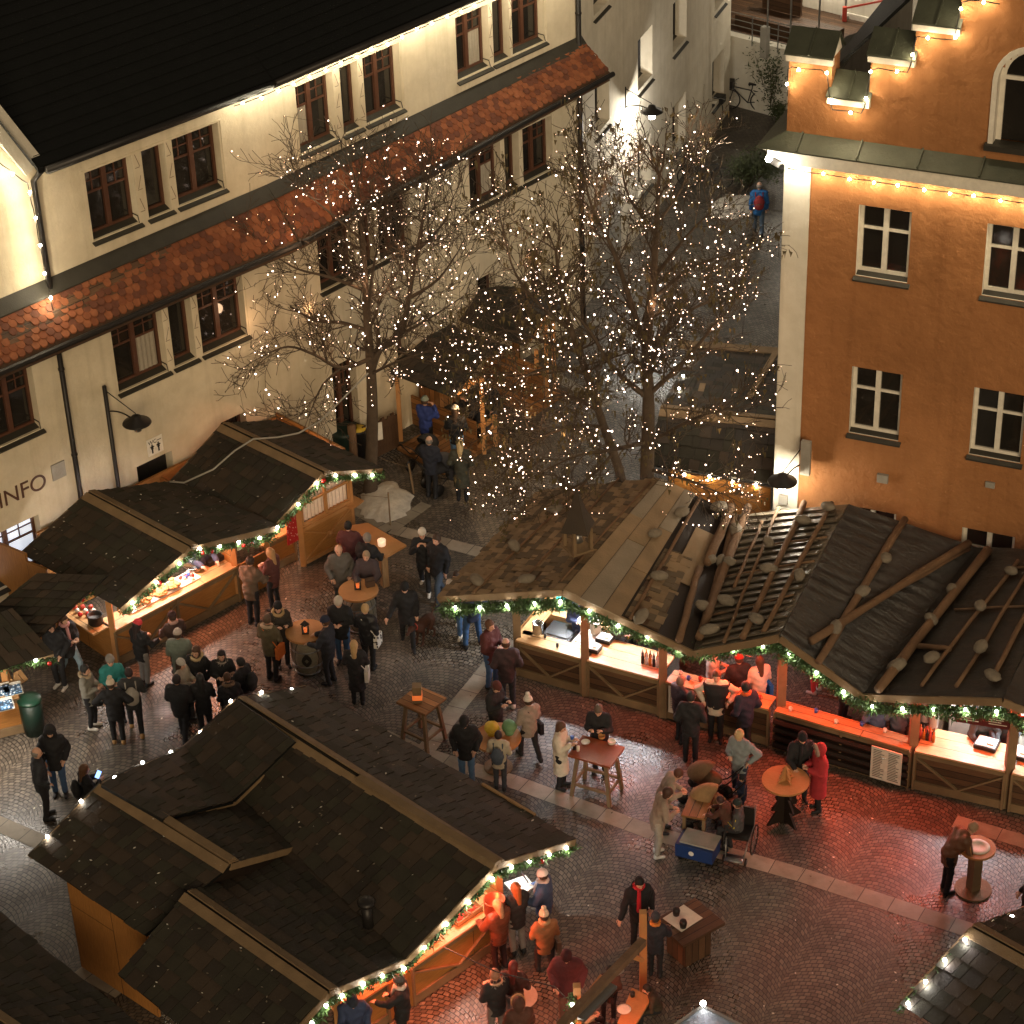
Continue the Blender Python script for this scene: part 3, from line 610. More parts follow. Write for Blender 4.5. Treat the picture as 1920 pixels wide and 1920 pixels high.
rl = MB()
for k in range(12): rl.tube([WT.pt(-.2+k*1.0, zt-.15, .05), WT.pt(-.2+k*1.0, zt+.85, .05)], .02, 5)
for z in (.2, .42, .62, .85): rl.tube([WT.pt(-.2, zt+z, .05), WT.pt(11, zt+z, .05)], .015, 5)
for k in range(12): rl.tube([WT.pt(.4+k*1.1, ztt, -3.7), WT.pt(.4+k*1.1, ztt+.9, -3.7)], .02, 5)
for z in (.3, .6, .9): rl.tube([WT.pt(.2, ztt+z, -3.7), WT.pt(13, ztt+z, -3.7)], .015, 5)
rl.build('railing', 'metal_grey', tw)
pl = MB()
for x, y0, y1, o, w_ in ((1435, 50, 108, .12, .24), (1487, 10, 48, -3.5, .26), (1585, 28, 75, -3.5, .26)):
    u, z1_ = WT.px(x, y0, o); _, z0_ = WT.px(x, y1, o); wb(pl, WT, u-w_/2, u+w_/2, z0_, z1_, o-.1, o+.1)
pl.build('pillar', 'concrete', tw)
ps = MB()
for x, y, o in ((1439, 50, .1), (1482, 60, -.6), (1535, 60, -1.2), (1586, 10, -3.4)):
    u, z_ = WT.px(x, y, o); ps.tube([WT.pt(u, zt-.1, o), WT.pt(u, z_+4, o)], .035, 6)
tag(ps.build('flag_pole', 'metal_grey'), 'thin grey poles rising from the terrace behind the alley', 'pole')
dk = thing('wooden_daybed', 'brown wooden daybed with backrest on the terrace', 'bench', WT.pt(2, zt)); m_ = MB()
u0_, _ = WT.px(1400, 50, -1.6); wb(m_, WT, u0_, u0_+3.6, zt, zt+.35, -1.9, -.9); m_.build('seat', 'wood_dark', dk); m_ = MB(); wb(m_, WT, u0_+.4, u0_+1.9, zt+.36, zt+1.0, -2.0, -1.9); m_.build('backrest', 'wood_dark', dk)
# sign with a clipped word
sgn_ = thing('terrace_sign', 'white board on the terrace reading City, half hidden by the black roof', 'sign', WT.pt(7, zt)); u_, z_ = WT.px(1603, 47, -3.5)
m_ = MB(); wb(m_, WT, u_-.45, u_+1.6, z_-.35, z_+.35, -3.58, -3.5); m_.build('board', 'paint_white', sgn_); text_obj('City', 'sign_lettering', frame3(WT.pt(u_+.1, z_, -3.49), (WT.t[0], WT.t[1], 0), (0, 0, 1)), .42, 'metal_dark', sgn_, .004)
# red and white barrier post
m_ = MB(); u_, z_ = WT.px(1583, 40, -3.2); m_.beam(WT.pt(u_, zt, -3.2), WT.pt(u_, z_+.5, -3.2), .14, .14); m_.beam(WT.pt(u_, z_+.45, -3.2), WT.pt(u_+3.2, z_+1.7, -3.2), .06, .06)
colmat('red_paint', (.42, .05, .03), .5); tag(m_.build('barrier_post', 'red_paint'), 'red post with slanting arm on the terrace', 'post')
# ================================================================== HUT HELPERS
def V(*a): return Vector(a)
UP = V(0, 0, 1)
def shingled(parent, rb, rf, eb, ef, style='dark', row=.27, name='roof_slope', over=.0, seed=1, gaps=0.0):
    """a sloping roof face: ridge rb-rf, eave eb-ef (3-D points), laid with overlapping boards"""
    rg = random.Random(seed); b = MB(); n = (rf-rb).cross(eb-rb).normalized(); n = n if n.z > 0 else -n
    th = .05
    for i in range(6):
        for j in range(4):
            q = [rb.lerp(rf, u).lerp(eb.lerp(ef, u), v_) for u, v_ in ((j/4, i/6), ((j+1)/4, i/6), ((j+1)/4, (i+1)/6), (j/4, (i+1)/6))]; b.hexa([p-n*th for p in q]+q, 0)
    L = ((eb-rb).length+(ef-rf).length)/2; nr = max(2, int(L/row)); nm = 3
    for k in range(nr):
        t1 = 1-k/nr; t0 = max(0, t1-1.35/nr)
        lo0, lo1 = rb.lerp(eb, t1), rf.lerp(ef, t1); hi0, hi1 = rb.lerp(eb, t0), rf.lerp(ef, t0); W_ = (lo1-lo0).length; u = -rg.uniform(0, .2)
        while u < W_:
            w_ = rg.uniform(.16, .38) if style != 'worn' else rg.uniform(.10, .30); a, e = max(0, u)/W_, min(W_, u+w_-.012)/W_
            if e > a+.01 and rg.random() > gaps:
                l = .02+rg.uniform(0, .028); j = rg.uniform(-.015, .02) if style != 'worn' else rg.uniform(-.05, .05); dn = (lo0-hi0).normalized()
                p = [lo0.lerp(lo1, a)+dn*j, lo0.lerp(lo1, e)+dn*(j+rg.uniform(-.006, .006)), hi0.lerp(hi1, e), hi0.lerp(hi1, a)]
                bt = [p[0]+n*l, p[1]+n*l, p[2]+n*.002, p[3]+n*.002]; tp = [p[0]+n*(l+.022), p[1]+n*(l+.022), p[2]+n*.018, p[3]+n*.018]
                b.hexa(bt+tp, rg.randint(1, nm))
            u += w_
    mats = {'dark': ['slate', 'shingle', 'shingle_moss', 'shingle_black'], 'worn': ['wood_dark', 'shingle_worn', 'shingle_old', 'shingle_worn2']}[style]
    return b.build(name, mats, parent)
noisy('shingle_worn2', (.20, .13, .07), .6, 2, .8, 26, .01, c2=(.08, .055, .03)); noisy('shingle_old', (.10, .07, .04), .6, 2, .8, 26, .01, c2=(.06, .045, .03))
def boards_ridge(parent, rb, rf, eL, eR, w_=.19, name='ridge_board'):
    b = MB()
    for e in (eL, eR):
        d = (e-rb); d = d-(rf-rb).normalized()*d.dot((rf-rb).normalized()); d.normalize(); n = (rf-rb).cross(d).normalized(); n = n if n.z > 0 else -n
        o = n*.05; q = [rb+o, rf+o, rf+d*w_+o, rb+d*w_+o]; b.hexa([p for p in q]+[p+n*.025 for p in q])
    return b.build(name, 'wood_beam', parent)
def verge(parent, a, c, name='verge_board', m='wood_beam'):
    b = MB(); b.beam(a-UP*.03, c-UP*.03, .03, .13); return b.build(name, m, parent)
def panel(parent, a, c, z0, z1, th=.06, m='wood_panel', name='wall'):
    b = MB(); a, c = V(a.x, a.y, 0), V(c.x, c.y, 0); d = (c-a).normalized(); n = V(-d.y, d.x, 0)*th/2
    b.hexa([a-n+UP*z0, c-n+UP*z0, c+n+UP*z0, a+n+UP*z0, a-n+UP*z1, c-n+UP*z1, c+n+UP*z1, a+n+UP*z1]); return b.build(name, m, parent)
def post(parent, a, z1, w_=.13, m='wood_orange', z0=0, name='post', rz=0):
    b = MB(); b.box((a.x, a.y, z0), w_, w_, z1-z0, rz=rz); return b.build(name, m, parent)
def counter(parent, a, c, z=1.02, depth=.45, back=None, m='wood_counter', base='wood_panel', brace=True, over=.08, name='counter'):
    """counter front along a-c (ground points, left to right seen from the front)"""
    a, c = V(a.x, a.y, 0), V(c.x, c.y, 0); d = (c-a).normalized(); n = V(-d.y, d.x, 0)
    if back is not None and n.dot(back) < 0: n = -n
    b = MB(); f = -n*over; b.hexa([a+f+UP*(z-.05), c+f+UP*(z-.05), c+n*depth+UP*(z-.05), a+n*depth+UP*(z-.05), a+f+UP*z, c+f+UP*z, c+n*depth+UP*z, a+n*depth+UP*z]); o = b.build(name+'_top', m, parent)
    b = MB(); b.hexa([a+UP*.02, c+UP*.02, c+n*.05+UP*.02, a+n*.05+UP*.02, a+UP*(z-.055), c+UP*(z-.055), c+n*.05+UP*(z-.055), a+n*.05+UP*(z-.055)]); b.build(name+'_front', base, parent)
    b = MB(); e = -n*.02
    b.beam(a+e+UP*.12, c+e+UP*.12, .05, .2); b.beam(a+e+UP*(z-.13), c+e+UP*(z-.13), .04, .09)
    L = (c-a).length; k = max(1, round(L/1.8))
    for i in range(k+1): p = a.lerp(c, i/k)-n*.03; b.beam(p+UP*.02, p+UP*(z-.06), .09, .05, up=d)
    if brace:
        for i in range(k):
            p, q = a.lerp(c, i/k)+e, a.lerp(c, (i+1)/k)+e; mid = (p+q)/2+UP*.22; b.beam(p+UP*(z-.18), mid, .04, .07, up=n); b.beam(q+UP*(z-.18), mid, .04, .07, up=n)
    b.build(name+'_trim', 'wood_beam', parent); return o, n
BULBC = (1., .90, .72)
def garland(label, pts, step=.42, thick=.16, energy=3.2, color=BULBC, dens=420, cat='garland', bulbmat='bulb_white', balls=0, needle=True, lift=0.02, rad=.035, name='fir_garland', lamps=1, group=None):
    rg = random.Random(int(pts[0].x*1000)); b = MB(); L = [0]
    for i in range(len(pts)-1): L.append(L[-1]+(pts[i+1]-pts[i]).length)
    def at(s):
        for i in range(len(pts)-1):
            if s <= L[i+1] or i == len(pts)-2:
                return pts[i].lerp(pts[i+1], (s-L[i])/max(1e-6, L[i+1]-L[i]))
    ctr = [at(L[-1]*k/40)-UP*(.10 if needle else 0)+V(rg.uniform(-.01, .01), rg.uniform(-.01, .01), -.02*abs(math.sin(k*.9))) for k in range(41)]
    b.tube(ctr, .012, 4, 1)
    if needle:
        for k in range(int(L[-1]*dens)):
            s = rg.uniform(0, L[-1]); o = at(s)-UP*.10; th = thick*(.75+.35*math.sin(s*5.1)*math.sin(s*1.9+1)); r_ = rg.random()**.6*th
            dd = V(rg.gauss(0, 1), rg.gauss(0, 1), rg.gauss(0, 1)).normalized(); p = o+V(dd.x*r_, dd.y*r_, dd.z*r_*.9-.02); t_ = V(rg.gauss(0, 1), rg.gauss(0, 1), rg.gauss(-.5, .8)).normalized()
            l = rg.uniform(.05, .13); w_ = t_.cross(dd); w_ = w_.normalized()*.02 if w_.length > .01 else V(.02, 0, 0); b.add([p-w_, p+w_, p+t_*l], [(0, 1, 2)], 0)
    root = b.build(name, ['fir', 'metal_dark']); tag(root, label, cat, group)
    n = max(2, int(L[-1]/step))
    for k in range(n):
        s = L[-1]*(k+.5)/n; p = at(s)-UP*(.05 if needle else .03)+V(rg.uniform(-.02, .02), rg.uniform(-.02, .02), rg.uniform(-.03, .03)); out = V(0, -.09, .02) if needle else V(0, 0, 0)
        m_ = MB(); m_.blob(p+out, rad, 0, 8, 0); m_.build('bulb', bulbmat, root, True)
        if lamps and k % lamps == 0: light('POINT', p+out+V(0, -.05, -.05), energy*lamps, color, root, rad, name='bulb_light')
    for k in range(balls):
        p = at(L[-1]*rg.random())-UP*.12+V(0, -.1, 0); m_ = MB(); m_.blob(p, .05, 0, 10, 0); m_.build('bauble', 'bauble', root, True)
    return root
plain('bauble', (.45, .02, .015), .25)
def hutroof(root, rb, rf, lb, lf, rtb, rtf, zr=3.35, zl=2.3, zr2=None, style='dark', left=True, right=True, seed=1, vg=True):
    zr2 = zl if zr2 is None else zr2
    RB, RF, LB, LF, QB, QF = P(*rb, zr), P(*rf, zr), P(*lb, zl), P(*lf, zl), P(*rtb, zr2), P(*rtf, zr2)
    if left: shingled(root, RB, RF, LB, LF, style, seed=seed)
    if right: shingled(root, RB, RF, QB, QF, style, seed=seed+7)
    boards_ridge(root, RB, RF, LB, QB)
    if vg:
        if left: verge(root, RF, LF)
        if right: verge(root, RF, QF)
        verge(root, RB, QB); verge(root, RB, LB)
    return RB, RF, LB, LF, QB, QF
# ================================================================== LEFT ROW: two huts against the house
FA, FB = P(222, 1248), P(668, 1008); fd = (FB-FA).normalized(); fn = V(-fd.y, fd.x, 0); fn = fn if fn.y > 0 else -fn    # fn points into the huts
def onF(x): # point of the front line under picture column x
    t_ = (x-222)/(668-222); return FA.lerp(FB, t_)
L1 = thing('market_hut', 'dark shingled market hut selling pastries, second from the left below the wall lettering', 'market hut', FA)
r1 = hutroof(L1, (165, 925), (358, 1028), (40, 1038), (228, 1142), (327, 904), (520, 988), 3.35, 2.3, 2.5, seed=3)
b0 = onF(222); b1 = onF(440); b2 = onF(500)
counter(L1, b0, b1, 1.0, .5, fn)
for p in (b0, b1): post(L1, p+fn*.02, 2.3, .12)
panel(L1, b0+fn*.05, b0+fn*2.6, .02, 1.0); panel(L1, b0+fn*2.6, b2+fn*2.6, .02, 2.4); panel(L1, b1+fn*.1, b1+fn*2.6, .02, 2.3); panel(L1, b1+fd*.06, b2, .02, .95)
post(L1, b0+fn*2.5, 2.3, .12); post(L1, b2, 2.4, .12)
mb = MB(); q0 = b1+fd*.1-fn*.03; mb.hexa([q0+UP*1.35, q0+fd*.75+UP*1.35, q0+fd*.75+fn*.03+UP*1.35, q0+fn*.03+UP*1.35, q0+UP*1.9, q0+fd*.75+UP*1.9, q0+fd*.75+fn*.03+UP*1.9, q0+fn*.03+UP*1.9]); mb.build('menu_board', 'paint_white', L1)
# side counter on the left of the hut
sa, sb = b0+fn*.15, b0+fn*1.9; mb = MB(); q = [sa, sb, sb-fd*.42, sa-fd*.42]; mb.hexa([p+UP*.95 for p in q]+[p+UP*1.0 for p in q]); mb.build('side_shelf', 'wood_counter', L1)
light('AREA', (b0+b1)/2+fn*.9+UP*2.15, 110, (1, .93, .84), L1, size=(2.6, .3), rot=(0, 0, math.atan2(fd.y, fd.x)), name='tube_light')
mb = MB(); c0 = b0.lerp(b1, .15)+fn*.9+UP*2.2; mb.beam(c0, c0+fd*2.3, .08, .06); mb.build('tube_lamp', 'tube_cool', L1)
light('POINT', b0+fn*1.2+UP*2.0+fd*.3, 25, (1, .9, .8), L1, .1)
L2 = thing('market_hut', 'market hut with curtained front window and red drape, nearest to the left tree', 'market hut', onF(560))
r2 = hutroof(L2, (417, 797), (607, 888), (322, 902), (502, 1001), (519, 790), (716, 881), 3.35, 2.3, 2.5, seed=11)
w0, w1, w2 = onF(505), onF(566), onF(664)
panel(L2, w1, w2, .02, 1.05, .06, 'wood_panel', 'front_panel')
mb = MB()
for a_, c_ in ((w1+UP*.1, w2+UP*.1), (w1+UP*1.02, w2+UP*1.02)): mb.beam(a_-fn*.05, c_-fn*.05, .05, .09)
mid = (w1+w2)/2+UP*.55
for p in (w1, w2):
    for z in (.16, .96): mb.beam(p+UP*z-fn*.04, mid-fn*.04, .03, .03, up=fn)
mb.blob(mid-fn*.06, .07, 0, 8, .2)
mb.build('panel_trim', 'wood_orange', L2)
wn = MB(); 
for z in (1.1, 1.95): wn.beam(w1+UP*z, w2+UP*z, .07, .08)
for t_ in (0.02, .5, .98): wn.beam(w1.lerp(w2, t_)+UP*1.1, w1.lerp(w2, t_)+UP*1.95, .07, .07, up=fn)
wn.beam(w1+UP*1.66-fn*.01, w2+UP*1.66-fn*.01, .04, .05)
wno = wn.build('window', 'wood_orange', L2)
cu = MB(); n = 28
for i in range(n):
    a_, c_ = w1.lerp(w2, i/n), w1.lerp(w2, (i+1)/n); oo = (.10, .14) if i % 2 else (.14, .10); cu.quad(a_+fn*oo[0]+UP*1.1, c_+fn*oo[1]+UP*1.1, c_+fn*oo[1]+UP*1.9, a_+fn*oo[0]+UP*1.9)
colmat('curtain_cloth', (.75, .60, .50), .9); cu.build('curtain', 'curtain_cloth', wno)
for p in (w1-fd*.02, w2): post(L2, p+fn*.02, 2.3, .13)
panel(L2, w2+fn*.1, w2+fn*2.6, .02, 2.5); panel(L2, w0+fn*2.6, w2+fn*2.6, .02, 2.4); panel(L2, w1+fn*.3, w1+fn*1.2, .02, 2.1, .05, 'wood_orange', 'partition')
counter(L2, w0+fn*.35, w1+fn*.35, .9, .6, fn, brace=False, name='inner_counter')
mb = MB(); p0 = w1-fd*.28+fn*.05
for i in range(12):
    a_ = i/12; x0, x1 = p0+fd*(.34*i/12-.17), p0+fd*(.34*(i+1)/12-.17); oo = (.0, .05) if i % 2 else (.05, .0)
    mb.quad(x0-fn*oo[0]+UP*.75, x1-fn*oo[1]+UP*.75, x1.lerp(p0, .35)-fn*oo[1]+UP*2.15, x0.lerp(p0, .35)-fn*oo[0]+UP*2.15)
t = NT('red_drape', .8); o_ = t.co(); v_ = t.n('ShaderNodeTexVoronoi', Scale=14.); t.l(o_, v_.inputs['Vector']); t.base(t.ramp(v_.outputs['Distance'], [(.15, (.75, .45, .4)), (.3, (.45, .02, .02))]))
mb.build('drape', 'red_drape', L2)
light('AREA', (w0+w1)/2+fn*.5+UP*2.15+fd*.5, 26, (1, .72, .5), L2, size=(1.6, .8), rot=(0, 0, math.atan2(fd.y, fd.x)), name='hut_light'); light('POINT', (w1+w2)/2+fn*1.+UP*1.8, 22, (1, .62, .40), L2, .1)
garland('fir garland with warm bulbs along the gables of the pastry hut and the curtained hut', [r1[3], r1[1], P(505, 1000, 2.4), r2[1], P(716, 882, 2.5)], step=.62, balls=7, energy=3.5)
# cable over both roofs
cb = MB(); pts = [P(318, 903, 2.62), P(345, 905, 2.6), P(400, 880, 3.1), P(440, 845, 3.3), P(475, 823, 3.5), P(520, 820, 3.35), P(560, 812, 3.4), P(600, 790, 3.6), P(640, 750, 4.2), P(690, 700, 5.0)]
cb.tube(pts, .022, 6); tag(cb.build('cable', 'concrete', None, True), 'pale cable looping over the roof ridge of the curtained hut up to the tree', 'cable')
# ---- far-left huts
L0 = thing('market_hut', 'small hut with red and white sign on its roof edge at the far left', 'market hut', P(60, 1230))
ra, rb_ = P(205, 1079, 3.0), P(75, 1088, 2.95); shingled(L0, P(70, 1075, 3.0), P(203, 1079, 2.8), P(-120, 1230, 2.2), P(30, 1236, 2.2), 'dark', seed=31)
panel(L0, P(-60, 1150), P(78, 1210), .02, 2.5, .06, 'wood_panel'); panel(L0, P(78, 1210), P(115, 1225), .02, 2.3, .06, 'wood_panel')
garland('short fir garland with red baubles below the red and white sign', [P(0, 1197, 2.1), P(60, 1150, 2.35), P(130, 1118, 2.5), P(172, 1106, 2.45)], step=.5, balls=5, energy=2.5)
sg = thing('market_sign', 'small white and red sign on the roof edge of the far left hut', 'sign', P(92, 1112, 2.4)); pa, pb = P(76, 1128, 2.35), P(110, 1108, 2.35); dx = (pb-pa)
mb = MB(); mb.beam(pa+UP*.27, pb+UP*.27, .03, .18); mb.build('white_half', 'paint_white', sg); mb = MB(); mb.beam(pa+UP*.09, pb+UP*.09, .03, .18); mb.build('red_half', 'red_paint', sg)
sdn = V(dx.y, -dx.x, 0).normalized()
mb = MB(); 
for z in (.05, .12): mb.beam(pa.lerp(pb, .15)+UP*z+sdn*.02, pa.lerp(pb, .85)+UP*z+sdn*.02, .008, .025)
mb.build('text_line', 'paint_white', sg)
Lm = thing('market_hut', 'hut with blue patterned goods on its counter at the left edge', 'market hut', P(0, 1390))
shingled(Lm, P(-80, 1180, 3.2), P(22, 1140, 3.2), P(-20, 1262, 2.35), P(100, 1226, 2.35), 'dark', seed=37); 
mb = MB(); mb.beam(P(-60, 1246, 2.3), P(100, 1226, 2.3), .05, .12); mb.build('eave_board', 'wood_beam', Lm)
ca, cc_ = P(-70, 1400), P(46, 1372); counter(Lm, ca, cc_, 1.0, .6, V(-1, 1, 0), brace=False)
post(Lm, P(24, 1350), 2.3, .13); panel(Lm, P(46, 1372), P(24, 1320), .02, .95)
mb = MB(); q = [P(25, 1290, 1.0), P(52, 1272, 1.0), P(38, 1255, 1.0), P(25, 1262, 1.0)]; mb.hexa([p-UP*.04 for p in q]+q); mb.build('side_shelf', 'wood_counter', Lm)
garland('fir garland with red baubles over the blue goods at the left edge', [P(-40, 1243, 2.3), P(40, 1236, 2.3), P(102, 1229, 2.3)], step=.55, balls=3, energy=2.5)
light('AREA', P(-20, 1310, 1.9), 70, (1, .9, .78), Lm, size=(1.2, .4), rot=(0, 0, .3), name='hut_light')
# ================================================================== NEAR HUTS, bottom left
KH = thing('market_hut', 'large group of joined dark shingled huts filling the bottom left with red lit counter', 'market hut', P(600, 1800))
k1 = hutroof(KH, (445, 1312), (932, 1622), (345, 1402), (765, 1798), (572, 1288), (1078, 1577), 3.35, 2.25, 2.45, seed=41)
RB, RF = P(190, 1472, 3.2), P(432, 1623, 3.2)
shingled(KH, RB, RF, P(55, 1605, 2.25), P(273, 1755, 2.25), 'dark', seed=43); shingled(KH, RB, RF, P(345, 1403, 2.3), P(546, 1592, 2.3), 'dark', seed=44)
boards_ridge(KH, RB, RF, P(55, 1605, 2.25), P(345, 1403, 2.3)); verge(KH, RB, P(55, 1605, 2.25)); verge(KH, RB, P(345, 1403, 2.3)); verge(KH, RF, P(546, 1592, 2.3))

for p_, q_ in ((P(305, 1537, 3.13), P(438, 1503, 2.52)), (P(438, 1503, 2.52), P(552, 1392, 2.95))): mb = MB(); mb.beam(p_, q_, .16, .07); mb.build('step_flashing', 'wood_beam', KH)
t_ = V(0, 0, .05)
for p_, q_ in ((P(300, 1532, 3.2)+t_, P(436, 1618, 3.2)+t_), (P(672, 1462, 3.35)+t_, P(934, 1622, 3.35)+t_)): mb = MB(); mb.beam(p_, q_, .16, .07); mb.build('ridge_cover', 'wood_beam', KH)
SB, SF = P(350, 1676, 3.0), P(617, 1862, 3.0)
shingled(KH, SB, SF, P(222, 1829, 2.1), P(470, 2030, 2.1), 'dark', seed=45); shingled(KH, SB, SF, P(540, 1600, 2.2), P(765, 1799, 2.2), 'dark', seed=46)
boards_ridge(KH, SB, SF, P(222, 1829, 2.1), P(500, 1640, 2.2)); verge(KH, SF, P(470, 2030, 2.1)); verge(KH, SF, P(765, 1799, 2.2))
mb = MB(); q = [P(432, 1623, 3.1), P(546, 1592, 2.25), P(500, 1650, 2.2), P(352, 1676, 2.9)]; mb.add(q, [(0, 1, 2, 3)]); mb.build('gable_infill', 'wood_dark', KH); mb = MB(); mb.beam(P(546, 1594, 2.24), P(765, 1799, 2.2), .3, .06); mb.build('valley_flashing', 'shingle', KH)
Z_ = .13
shingled(KH, P(445, 1312, 3.35+Z_), P(553, 1391, 3.33+Z_), P(345, 1402, 2.27+Z_), P(438, 1503, 2.5+Z_), 'dark', seed=47); shingled(KH, P(190, 1472, 3.2+Z_), P(305, 1537, 3.18+Z_), P(345, 1403, 2.3+Z_), P(438, 1503, 2.5+Z_), 'dark', seed=48)
panel(KH, P(155, 1812), P(300, 1908), .02, 2.3, .06, 'wood_panel', 'side_wall')
# metal flue on the roof
mb = MB(); c0 = P(690, 1728, 2.75); mb.lathe(c0-UP*.1, [(.10, 0), (.10, .45)], 14); mb.lathe(c0+UP*.42, [(.16, 0), (.17, .05), (.12, .09)], 14); mb.build('flue', 'metal_dark', KH, True)
ka, kb = P(560, 2035), P(1000, 1722); kd = (kb-ka).normalized(); kn = V(-kd.y, kd.x, 0); kn = kn if kn.x < 0 else -kn
def onK(x): # front line of the near huts under column x
    return ka.lerp(kb, (x-560)/440)
c1, c2 = P(775, 1884), P(945, 1764)
counter(KH, c1, c2, 1.0, .6, kn); 
for p in (c1, c2): post(KH, p+kn*.05, 2.25, .12)
panel(KH, c2, c2+kn*2.4, .02, 2.3); panel(KH, c1+kn*2.4, c2+kn*2.4, .02, 2.3)
c3 = P(640, 1975); counter(KH, c3, P(728, 1915), 1.0, .6, kn, name='small_counter', brace=False); panel(KH, P(728, 1915), c1, .02, .9); post(KH, c3, 2.2, .12)
panel(KH, c3+kn*2.2, c1+kn*2.2, .02, 2.2)
mb = MB(); q = [P(945, 1655, 1.15), P(985, 1640, 1.15), P(1003, 1662, 1.15), P(970, 1683, 1.15)]; mb.hexa([p-UP*.03 for p in q]+q); mb.build('flap_shelf', 'paint_white', KH)
mb = MB(); mb.beam(P(968, 1618, 2.0), P(990, 1655, 1.2), .02, .02); mb.build('shelf_stay', 'metal_grey', KH)
garland('fir garland with bulbs round the front gables of the near bottom left huts', [P(575, 1925, 2.05), SF-UP*.05, P(765, 1800, 2.15), k1[1]-UP*.05, P(1078, 1578, 2.4)], step=.55, balls=2, energy=3.5, thick=.14)
garland('bare bulb string along the rear gables of the near bottom left huts', [P(55, 1600, 2.35), RB+UP*.1, P(345, 1398, 2.4), k1[0]+UP*.1, P(572, 1286, 2.55)], step=.85, needle=False, energy=2.5, name='light_string', cat='light string')
hb = c1.lerp(c2, .42)
# infra-red heater under the near hut eave
HEAT = (1., .115, .05)
def heater(root, p, d, energy, size=(1.2, .25), tilt=0.0, rz=0.0, col_=HEAT):
    b = MB(); b.beam(p-d*.5, p+d*.5, .14, .07); h = b.build('heater', 'metal_grey', root); b = MB(); b.beam(p-d*.45-UP*.045, p+d*.45-UP*.045, .09, .02); b.build('heater_element', 'heater_glow', h)
    light('AREA', p-UP*.08, energy, col_, root, size=size, rot=(tilt, 0, rz), name='heater_light')
RK = math.atan2(kd.y, kd.x)
RF_ = math.atan2(fd.y, fd.x)
heater(L1, b0.lerp(b1, .65)+fn*.1+UP*2.2, fd, 55, (1.2, .25), R(-36), RF_, (1, .30, .13)); heater(L2, w0.lerp(w1, .3)+fn*.2+UP*2.25, fd, 42, (.9, .25), R(-36), RF_, (1, .36, .17)); heater(L1, b0.lerp(b1, .2)+fn*.1+UP*2.15, fd, 22, (.9, .25), R(-36), RF_, (1, .30, .13))
heater(KH, hb-kn*.35+UP*2.2, kd, 80, tilt=R(-30), rz=RK, col_=(1, .20, .085)); heater(KH, c1.lerp(c3, .3)-kn*.2+UP*2.1, kd, 50, tilt=R(-25), rz=RK, col_=(1, .20, .085))
light('AREA', c1.lerp(c2, .75)+kn*.5+UP*2.2, 30, (1, .85, .7), KH, size=(.6, .3), rot=(0, 0, RK), name='hut_light')
light('SPOT', c2+kn*.1+kd*.1+UP*2.15, 120, (.85, .95, 1.), KH, .06, rot=(R(38), 0, R(-40)), name='flood_light', spot=R(85))
KB = thing('market_hut', 'dark roof corner of a hut cut off at the bottom left edge', 'market hut', P(0, 1950))
shingled(KB, P(-200, 1780, 3.2), P(60, 1960, 3.2), P(-60, 1668, 2.4), P(300, 1958, 2.4), 'dark', seed=51); boards_ridge(KB, P(-200, 1780, 3.2), P(60, 1960, 3.2), P(-60, 1668, 2.4), P(-200, 1900, 2.3)); panel(KB, P(-100, 1900), P(200, 2090), .02, 2.3)
# bottom-right hut
RR = thing('market_hut', 'dark shingled hut with bare bulbs along its gable at the bottom right corner', 'market hut', P(1850, 1950))
qb, qf = P(1822, 1740, 3.3), P(2060, 1872, 3.3)
shingled(RR, qb, qf, P(1690, 1882, 2.3), P(1930, 2040, 2.3), 'dark', seed=53); shingled(RR, qb, qf, P(1960, 1690, 2.5), P(2200, 1800, 2.5), 'dark', seed=54); boards_ridge(RR, qb, qf, P(1690, 1882, 2.3), P(1960, 1690, 2.5)); verge(RR, qb, P(1690, 1882, 2.3)); verge(RR, qb, P(1960, 1690, 2.5))
panel(RR, P(1780, 2040), P(1960, 1900), .02, 2.3)
garland('thin fir garland with cool bulbs along the gable of the bottom right hut', [P(1682, 1888, 2.35), P(1822, 1736, 3.38), P(1965, 1687, 2.55)], step=.45, thick=.07, energy=4, color=(.95, .95, 1.), dens=120)
# bottom-centre tarpaulin gable
TG = thing('market_stall', 'grey tarpaulin gable with one bright bulb at the bottom edge', 'market stall', P(1320, 2050))
a_, b_, c_ = P(1318, 1888, 2.8), P(1215, 1960, 2.1), P(1460, 1960, 2.1); mb = MB(); back = P(1330, 1990, 2.8)-a_
for p, q in ((a_, b_), (a_, c_)): mb.quad(p, q, q+back, p+back)
mb.build('roof_tarp', 'tarp_grey', TG, ); mb = MB(); mb.beam(a_, b_, .06, .06); mb.beam(a_, c_, .06, .06); mb.build('frame', 'metal_grey', TG)
mb = MB(); mb.blob(a_+V(0, -.02, .1), .05, 0, 8, 0); mb.build('bulb', 'bulb_white', TG, True); light('POINT', a_+V(0, -.25, .3), 9, (.9, .95, 1), TG, .05)
